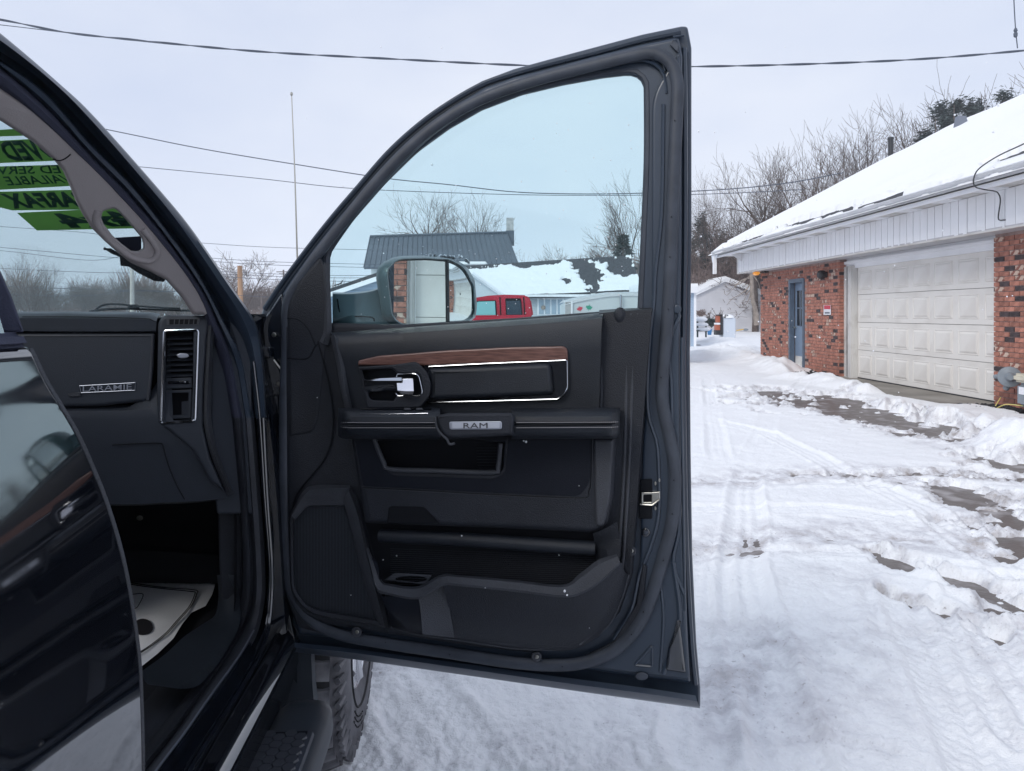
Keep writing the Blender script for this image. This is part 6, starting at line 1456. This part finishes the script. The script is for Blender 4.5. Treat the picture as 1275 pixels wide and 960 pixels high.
for (x, y, rx, rz) in ((873, 397.5, .30, .13), (874, 404, .30, .10), (876, 410, .34, .10)):
    for v in bmesh.ops.create_uvsphere(bm, u_segments=14, v_segments=8, radius=1)['verts']: v.co = Vector((v.co.x * rx, v.co.y * .3, v.co.z * rz)) + W(x, y, Yc - 2.15)
obj('snow_pile', bm, 'snow', e_)
e_ = things('blue_bucket', 'small blue bucket in the snow between bench and cart', 'bucket', 883.5, 413, Yc - 1); bm = lathe(bmesh.new(), W(883.5, 417, Yc - 1), (0, 0, 1), [(.001, 0), (.09, 0), (.12, .28), (.10, .28), (.08, .02)], 14); obj('pail', bm, mat('blue_plastic', (.05, .25, .55), .5), e_)
def shrub(name, lab, px, py, Y, w, h, n, m, seed, up=.6):
    rg = random.Random(seed); b = W(px, py, Y); bm = bmesh.new()
    for k in range(n):
        an = rg.uniform(0, 6.28); q = Vector((math.cos(an) * w * rg.random(), math.sin(an) * w * .6 * rg.random(), h * rg.uniform(.5, 1))); tube([b, b + q * .5 + Vector((0, 0, h * .1)), b + q], [.012, .005], 4, bm=bm)
        for j in range(3):
            t = rg.uniform(.5, 1); c = b + q * t; s_ = .05; d1 = Vector((rg.gauss(0, 1), rg.gauss(0, 1), rg.gauss(0, 1))) * s_; d2 = Vector((rg.gauss(0, 1), rg.gauss(0, 1), rg.gauss(0, 1))) * s_; bm.faces.new([bm.verts.new(c), bm.verts.new(c + d1), bm.verts.new(c + d2)])
    o = obj(name, bm, m, flat=True); o['label'] = lab; o['category'] = 'shrub'
shrub('evergreen_shrub', 'low dark evergreen shrub behind the snowy bench and cart', 886, 408, Yc + 3, .45, .55, 220, 'needle', 3)
shrub('dry_grass_clump', 'dry brown grass clump above the garden bench', 873, 396, Yc + 2, .35, .45, 60, 'barkr', 4)
shrub('dead_weeds', 'thin dead weed stalks standing behind the tool cart', 896, 404, Yc + 3, .55, .95, 14, 'bark', 6)
shrub('dead_weeds', 'thin dead weed stalks between the bench and the tool cart', 882, 404, Yc + 3, .45, .80, 10, 'bark', 8)

# ---------------- beyond the door window
M['metal'] = mat('charcoal_metal_roof', (.085, .105, .135), .45, spec=.4, var=.08, vscale=.4)
M['wsid'] = mat('house_siding', (.55, .60, .64), .6, var=.05, vscale=1); M['conc'] = mat('chimney_render', (.42, .42, .42), .8, var=.2, vscale=3)
Y_ = 60; e_ = empty('metal_roofed_house', W(550, 391, Y_), 'house with dark standing seam metal roof and pale chimney', 'house')
obj('wall', wbox(462, 640, 331, 415, Y_ + 1.5, 8), 'wsid', e_)
rail = lambda x, y, Y: W(x, y, Y)
q = [rail(453, 333, Y_), rail(645, 328, Y_), rail(631, 290, Y_ + 4), rail(461, 295, Y_ + 4)]; d = Vector((0, .1, -.15))
bm = bmesh.new(); hexa(bm, [v + d for v in q] + q); rf2 = obj('roof', bm, 'metal', e_, flat=True)
q2 = [rail(461, 295, Y_ + 4), rail(631, 290, Y_ + 4), rail(631, 330, Y_ + 9), rail(461, 333, Y_ + 9)]; bm = bmesh.new(); hexa(bm, [v + d for v in q2] + q2); obj('roof', bm, 'metal', e_, flat=True)
for k in range(30):
    t = k / 29; a, b = q[0].lerp(q[1], t), q[3].lerp(q[2], t); bm = bmesh.new(); tube([a + Vector((0, -.05, .02)), b + Vector((0, -.05, .02))], .045, 4, bm=bm); obj('standing_seam', bm, 'metal', rf2)
bm = bmesh.new(); tube([q[3] + Vector((0, -.03, .05)), q[2] + Vector((0, -.03, .05))], .12, 6, bm=bm); obj('ridge_cap', bm, 'metal', rf2)
obj('chimney', wbox(630.5, 639.5, 271, 300, Y_ + 4.2, .8), 'conc', e_); obj('chimney_skirt', wbox(629.8, 640.2, 287, 305, Y_ + 4.1, 1.0), 'metal', e_)
bm = wbox(520, 606, 325.5, 330, Y_ - 2, 1.6); bmesh.ops.bevel(bm, geom=bm.edges[:], offset=.08, segments=2, affect='EDGES'); obj('snow_layer', bm, 'snow', e_); obj('porch_edge', wbox(520, 608, 330, 332, Y_ - 2, 1.6), 'metal', e_)
# snowy-roofed house
Y_ = 38; hs = empty('snowy_roof_house', W(700, 391, Y_), 'pale sided bungalow with patchy snow on its dark shingle roof', 'house')
q = [W(560, 371, Y_), W(800, 361, Y_), W(785, 318, Y_ + 5), W(560, 332, Y_ + 5)]; d = Vector((0, .1, -.2)); bm = bmesh.new(); hexa(bm, [v + d for v in q] + q); obj('roof', bm, 'shingle', hs, flat=True)
U, V_ = np.meshgrid(np.linspace(0, 1, 260), np.linspace(0, 1, 90))
def bil(u, v): return (1 - v) * ((1 - u) * np.array(q[0])[:, None, None] + u * np.array(q[1])[:, None, None]) + v * ((1 - u) * np.array(q[3])[:, None, None] + u * np.array(q[2])[:, None, None])
B_ = bil(U, V_); px_ = 560 + U * 235; nz_ = fbm(U * 12, V_ * 6, 1, 5, 301, .7) * 1.3 + .35 * fbm(U * 60, V_ * 14, 1, 3, 305)
th = .07 + .03 * nz_
def hole(th, pc, vc, rp_x, rv, j=.9): return np.where(((px_ - pc) / rp_x) ** 2 + ((V_ - vc) / rv) ** 2 + j * nz_ < 1, -.08, th)
th = np.where(V_ > .90 + .10 * nz_, -.08, th); th = hole(th, 737, .5, 15, .42); th = hole(th, 726, .82, 14, .18); th = hole(th, 706, .33, 9, .10); th = hole(th, 745, .38, 12, .2); th = hole(th, 778, .75, 20, .38, .7); th = hole(th, 762, .97, 24, .2); th = hole(th, 652, .88, 12, .12); th = hole(th, 790, .55, 10, .18)
th = th - .05 * (V_ < .012 + .01 * nz_)
surf('snow_layer', B_[0], B_[1], B_[2] + th, 'snow', hs)
obj('wall', wbox(585, 800, 370, 410, Y_ + .5, 5), 'wsid', hs); obj('gutter', wbox(585, 802, 366.5, 369.5, Y_ - .1, .3), 'white', hs)
bm = bmesh.new()
for k in range(14): wbox(585, 800, 371 + 2.6 * k, 373 + 2.6 * k, Y_ + .46, .06, bm)
obj('siding', bm, 'wsid', hs, flat=True, kind='stuff')
wn = obj('window', wbox(669, 702, 371.5, 392, Y_ + .40, .1), 'white', hs)
for k in range(4): obj('pane', wbox(671 + k * 7.8, 677 + k * 7.8, 373, 391, Y_ + .36, .06), mat('curtained_pane', (.30, .38, .46), .3) if k == 0 else bpy.data.materials['curtained_pane'], wn)
bm = lathe(bmesh.new(), W(676.5, 383, Y_ + .34), (0, -1, 0), [(.001, -.02), (.12, -.02), (.12, .03), (.06, .05), (.001, .05)], 12); obj('door_wreath', bm, M['bark2'], hs)
# gable wing left of it, meeting the truck
bm = bmesh.new(); Y2 = Y_ - 2; P_ = [W(570, 400, Y2), W(632, 400, Y2), W(628, 370, Y2), W(590, 342, Y2), (W(548, 352, Y2))]; A = [bm.verts.new(p) for p in P_]; B = [bm.verts.new(p + Vector((0, 3, 0))) for p in P_]; bm.faces.new(A)
for i in range(5): bm.faces.new((A[i], A[(i + 1) % 5], B[(i + 1) % 5], B[i]))
obj('gable_wing', bm, 'wsid', hs, flat=True); bm = bmesh.new(); tube([W(588, 341, Y2 - .2), W(631, 371, Y2 - .2)], .10, 4, bm=bm); obj('rake_board', bm, 'white', hs)
# pale blue gabled roof at the left of the door window
e_ = empty('blue_gabled_house', W(440, 391, 34), 'pale blue sided gable with white rake board left of the door mirror', 'house')
bm = bmesh.new(); P_ = [W(380, 410, 34), W(560, 410, 34), W(560, 345, 34), W(500, 333, 34), W(380, 374, 34)]; A = [bm.verts.new(p) for p in P_]; B = [bm.verts.new(p + Vector((0, 5, 0))) for p in P_]; bm.faces.new(A)
for i in range(5): bm.faces.new((A[i], A[(i + 1) % 5], B[(i + 1) % 5], B[i]))
obj('wall', bm, 'bluew', e_, flat=True)
bm = bmesh.new()
for k in range(12): 
    y = 342 + 4.2 * k; xl = 380 + max(0, (374 - y)) * 2.9; a, b = W(xl + 4, y, 33.95), W(560, y, 33.95); box(bm, ((a.x + b.x) / 2, 33.97, a.z), (b.x - a.x, .05, .1))
obj('siding', bm, 'bluew', e_, flat=True, kind='stuff')
q = [W(374, 375, 33.6), W(500, 332, 33.6), W(504, 333, 40), W(378, 376, 40)]; bm = bmesh.new(); hexa(bm, [v + Vector((0, 0, -.05)) for v in q] + [v + Vector((0, 0, .12)) for v in q]); obj('roof', bm, 'shingle', e_, flat=True)
bm = bmesh.new(); hexa(bm, [v + Vector((0, -.04, -.28)) for v in q[:2]] + [v + Vector((0, .1, -.28)) for v in q[:2]][::-1] + [v + Vector((0, -.04, -.06)) for v in q[:2]] + [v + Vector((0, .1, -.06)) for v in q[:2]][::-1]); obj('rake_board', bm, 'white', e_, flat=True)
bm = bmesh.new(); tube([W(416, 355.5, 33.9), W(425, 353, 33.9)], .03, 5, bm=bm); tube([W(424, 353, 33.9), W(427, 349, 33.9)], .02, 5, bm=bm); obj('roof_cleat', bm, 'black', e_)

# ---------------- red pickup: only cab and roof show above the door, but built whole
Yr = 14.5; rt = empty('red_pickup', Vector((-.6, Yr, 0)), 'red extended cab pickup parked side-on beyond the open door', 'pickup truck')
X = lambda px: (px - CX) / F * Yr; Z = lambda py: 1.4 - (py - CY) / F * Yr
M['redp'] = mat('red_paint', (.42, .018, .040), .22, spec=.5, var=.05, vscale=2)
def prism(P, y0, y1, m, name, parent, bev=.03, inset=0):
    bm = bmesh.new(); A = [bm.verts.new((x, y0, z)) for x, z in P]; B = [bm.verts.new((x, y1, z)) for x, z in P]; bm.faces.new(A); bm.faces.new(B[::-1])
    for i in range(len(P)): bm.faces.new((A[i], A[(i + 1) % len(P)], B[(i + 1) % len(P)], B[i]))
    bmesh.ops.recalc_face_normals(bm, faces=bm.faces[:])
    if bev: bmesh.ops.bevel(bm, geom=[e for e in bm.edges if e.calc_face_angle(0) > .3], offset=bev, segments=3, affect='EDGES')
    return obj(name, bm, m, parent)
x0 = X(665)
prism([(X(664), Z(392)), (X(663), Z(385)), (X(661), Z(373)), (X(655), Z(367.5)), (X(628), Z(366.8)), (X(608), Z(368)), (X(590), Z(371)), (X(578), Z(374)), (X(545), Z(394)), (X(664), Z(394))], Yr, Yr + 1.5, 'redp', 'cab', rt, .03)
body = prism([(X(790), .55), (X(790), Z(400)), (X(664), Z(400)), (X(664), Z(392)), (X(545), Z(393)), (X(540), Z(396)), (X(460), Z(404)), (X(450), .95), (X(450), .5)], Yr - .12, Yr + 1.65, 'redp', 'body', rt, .05)
M['tint'] = mat('dark_side_glass', (.030, .045, .065), .08); M['cyan'] = mat('reflection_cyan_glass', (.22, .48, .50), .12, var=.05, vscale=2)  # front pane: its bright reflection put into a cyan base colour
prism([(X(650.5), Z(392.5)), (X(648.5), Z(371.5)), (X(629), Z(371.5)), (X(630), Z(392.5))], Yr - .03, Yr + .02, 'deep', 'window_seal', rt, .01)
prism([(X(649.5), Z(392)), (X(647.8), Z(374.5)), (X(630.5), Z(374.5)), (X(631), Z(392))], Yr - .045, Yr + .02, 'tint', 'rear_side_window', rt, .005)
prism([(X(618.5), Z(393)), (X(617.5), Z(374)), (X(596), Z(374.5)), (X(580), Z(380)), (X(566), Z(393))], Yr - .03, Yr + .02, 'deep', 'window_seal', rt, .01)
prism([(X(617.3), Z(393)), (X(616.3), Z(375)), (X(596), Z(375.6)), (X(581), Z(381)), (X(568), Z(393))], Yr - .045, Yr + .02, 'cyan', 'front_side_window', rt, .005)
bm = bmesh.new(); tube([Vector((X(653.5), Yr - .012, Z(394))), Vector((X(652), Yr - .012, Z(370)))], .012, 5, bm=bm); tube([Vector((X(623.5), Yr - .012, Z(394))), Vector((X(622.5), Yr - .012, Z(370)))], .012, 5, bm=bm); obj('door_gap', bm, 'deep', rt)
for wx in (X(740), X(500)):
    for yy_ in (Yr - .14, Yr + 1.4):
        bm = lathe(bmesh.new(), (wx, yy_ + .12, .38), (0, -1, 0), [(.2, -.1), (.36, -.1), (.38, -.06), (.38, .08), (.35, .12), (.22, .12), (.2, .08), (.02, .06)], 28); w_ = obj('wheel', bm, 'tyre', rt)
        bm = lathe(bmesh.new(), (wx, yy_ + .12, .38), (0, -1, 0), [(.001, .09), (.08, .09), (.1, .1), (.2, .09), (.21, .12)], 20); obj('rim', bm, 'rim', w_)
# ---------------- travel trailer with the two leaves
Yt = 19; tl = empty('travel_trailer', W(745, 420, Yt), 'white trailer with one red and one green leaf on its side', 'trailer')
M['trw'] = mat('trailer_white', (.56, .60, .61), .4, var=.04, vscale=1)
XT = lambda px: (px - CX) / F * Yt; ZT = lambda py: 1.4 - (py - CY) / F * Yt
bm = loft([[Vector((XT(px), y, ZT(py) + dz)) for px, py in ((703, 376.5), (720, 372), (745, 367.5), (770, 365), (860, 364))] for y, dz in ((Yt - .04, -.08), (Yt, 0), (Yt + 1.0, .06), (Yt + 2.2, 0))], 20); bmesh.ops.solidify(bm, geom=bm.faces[:], thickness=.05); obj('roof', bm, 'snow', tl)
prism([(XT(704), .5), (XT(860), .5), (XT(860), ZT(365)), (XT(770), ZT(366)), (XT(745), ZT(369)), (XT(720), ZT(373.5)), (XT(704), ZT(378))], Yt, Yt + 2.2, 'trw', 'body', tl, .02)
obj('front_panel', wbox(704, 711, 376, 420, Yt - .03, .06), 'conc', tl); obj('corner_strip', wbox(711, 713, 375, 420, Yt - .05, .08), 'white', tl); obj('drain_pipe', lathe(bmesh.new(), W(773, 396, Yt - .1), (0, 0, 1), [(.03, 0), (.03, .62), (.02, .62)], 10), 'chrome', tl)
LEAF = [(0, -1), (.12, -.45), (.55, -.62), (.45, -.35), (1, 0), (.78, .10), (.85, .42), (.45, .32), (.40, .62), (.15, .40), (0, 1), (-.15, .40), (-.40, .62), (-.45, .32), (-.85, .42), (-.78, .10), (-1, 0), (-.45, -.35), (-.55, -.62), (-.12, -.45)]
WT = lambda x, y, n=0: W(x, y, Yt - n)
for (cx_, cy_, c_, rr_, rt_) in ((722, 384.5, 'red', 4.2, .3), (733.5, 383, 'grn', 4.6, -.2)):
    M.setdefault('grn', mat('green_print', (.03, .30, .20), .5)); bm = pad(WT, [(cx_ + (x * math.cos(rt_) - y * math.sin(rt_)) * rr_, cy_ - (x * math.sin(rt_) + y * math.cos(rt_)) * rr_) for x, y in LEAF], .0, .006, 0, 0); obj('leaf_decal', bm, c_, tl)
for wx in (775, 800): bm = lathe(bmesh.new(), (XT(wx), Yt + .1, .33), (0, -1, 0), [(.2, -.1), (.33, -.1), (.33, .1), (.2, .12), (.01, .1)], 24); obj('wheel', bm, 'tyre', tl)

# ---------------- poles and wires
M['wpole'] = mat('weathered_pole_wood', (.36, .22, .13), .85, var=.25, vscale=3, stretch=(1, 1, .1)); M['ppole'] = mat('pale_pole', (.55, .52, .48), .8, var=.1, vscale=2); M['wire'] = mat('wire_black', (.07, .085, .115), .6)
def pole(px, Y, top, label, m, r_, arms=(), basepx=0):
    e_ = empty('utility_pole', W(px, CY + 1.4 * F / Y, Y), label, 'utility pole'); a = W(px, CY + 1.4 * F / Y, Y); b = W(px + basepx, top, Y)
    obj('shaft', tube([a, b], [r_, r_ * .8], 12), m, e_)
    for py, w in arms: c_ = W(px + basepx, py, Y); bm = bmesh.new(); box(bm, c_, (w, .1, .12)); obj('crossarm', bm, m, e_)
    return e_
pole(300.5, 46, 331, 'orange brown wooden utility pole seen between pillar and door', 'wpole', .19, basepx=-2)
pole(164.5, 40, 334, 'pale utility pole seen through the windshield', 'ppole', .13)
pole(353, 95, 336, 'distant utility pole with crossarm just left of the open door frame', 'bark', .14, [(338.5, 1.9), (341, 1.2)])
pole(325.5, 70, 362, 'thin distant lamp post in front of the tree belt', 'bark', .07, [(364, 1.0)])
def wire(name, pts, r_, label, cat='power line', wob=0, grp=None):
    P = [W(*p) for p in pts]; bm = tube(cr(P, 60), r_, 5); o = obj(name, bm, 'wire'); o['label'] = label; o['category'] = cat
    if grp: o['group'] = grp
    return o
def twisted(pts, r_, rt_, label):
    P = cr([W(*p) for p in pts], 400); e_ = empty('service_cable', P[0], label, 'power line')
    for s in range(2):
        Q_ = []
        for i, p in enumerate(P):
            an = i * .22 + s * math.pi; Q_.append(p + Vector((0, math.cos(an) * rt_, math.sin(an) * rt_)))
        obj('cable_strand', tube(Q_, r_, 5), 'wire', e_)
    obj('messenger_wire', tube(P, r_ * .7, 5), 'wire', e_)
twisted([(-80, 14, 13), (0, 24.5, 13), (80, 40, 13), (160, 49, 13), (320, 64, 13), (480, 73, 13), (640, 81, 13), (760, 83.5, 13), (862, 83, 13), (1000, 80, 13), (1140, 74, 13), (1275, 63, 13), (1380, 52, 13)], .0105, .012, 'thick twisted service cable crossing the whole sky above the door')
wire('phone_line', [(-60, 25, 12.8), (0, 31, 12.8), (60, 38, 12.8), (130, 46.5, 12.8), (200, 54, 12.8)], .008, 'thin line just under the twisted cable at top left')
wire('power_line', [(-120, 110, 30), (134, 161.5, 30), (250, 185, 30), (370, 205, 30), (480, 222, 30), (560, 230, 30), (640, 239, 30), (720, 241.5, 30), (800, 240.5, 30), (900, 236, 30), (980, 228, 30), (1050, 215, 30)], .022, 'single line sagging from the windshield pillar towards the trees, upper of the two')
wire('power_line', [(-120, 180, 32), (177, 208, 32), (320, 222, 32), (430, 234, 32), (560, 240, 32), (680, 243, 32), (800, 243, 32), (900, 241, 32), (1000, 236, 32)], .017, 'single line sagging behind the door window, lower of the two')
wire('power_line', [(1261, -40, 12.95), (1262.5, 0, 12.95), (1264.5, 35, 12.95), (1267, 60, 12.95)], .010, 'short line dropping from the top edge at the right', 'cable')
bm = lathe(bmesh.new(), W(1264.5, 47, 12.95), (0, 0, 1), [(.005, 0), (.03, .02), (.035, .08), (.02, .1), (.035, .13), (.02, .17), (.004, .19)], 10); o = obj('wire_clamp', bm, 'wire'); o['label'] = 'dark clamp where the short line meets the twisted cable'; o['category'] = 'clamp'
for i, (ya, yb, yc_) in enumerate([(282, 290, 300), (308, 318, 322), (312, 324, 318), (334, 339, 340), (356, 360, 362), (366, 368, 362)]):
    wire('power_line', [(-150, ya - 12, 45), (0, ya, 45), (110, yb, 45), (164, yc_, 45), (240, yc_ + 2, 45), (340, yc_ + 8, 46), (500, yc_ + 12, 50)], .016, ORD[i] + ' from the top of six thin power lines seen low through the windshield', grp='power lines through the windshield')
for ya, ul in ((341.5, 'upper'), (344.5, 'lower')): wire('power_line', [(260, ya - 4, 60), (353, ya, 60), (420, ya + 1.5, 60), (480, ya + 1, 60), (560, ya - 1, 60)], .022, ul + ' of two thin distant lines left of the door mirror above the blue gable', grp='distant lines left of the door mirror')
# thin snowy haze over the whole place
bm = bmesh.new(); hexa(bm, [Vector(p) for p in ((-720, -720, -1.2), (720, -720, -1.2), (720, 920, -1.2), (-720, 920, -1.2), (-720, -720, 30), (720, -720, 30), (720, 920, 30), (-720, 920, 30))])
hm = bpy.data.materials.new('snow_haze'); hm.use_nodes = True; t = hm.node_tree; t.nodes.clear(); o_ = t.nodes.new('ShaderNodeOutputMaterial'); v_ = t.nodes.new('ShaderNodeVolumePrincipled')
v_.inputs['Color'].default_value = (.93, .95, 1, 1); v_.inputs['Density'].default_value = .0009; t.links.new(v_.outputs[0], o_.inputs['Volume'])
hz = obj('haze', bm, hm, kind='stuff'); hz['label'] = 'thin pale snowy haze over the yard and trees'; hz['category'] = 'haze'
# light snowfall in the air
bm = bmesh.new(); rg = random.Random(77)
for k in range(420):
    Y = rg.uniform(3, 22); p = W(rg.uniform(380, 1275), rg.uniform(40, 760), Y)
    for v in bmesh.ops.create_icosphere(bm, subdivisions=1, radius=rg.uniform(.0025, .0055) * (1 + Y * .06))['verts']: v.co += p
o = obj('falling_snow', bm, 'snowbit', kind='stuff', flat=True); o['label'] = 'scattered snowflakes falling over the yard'; o['category'] = 'snowfall'
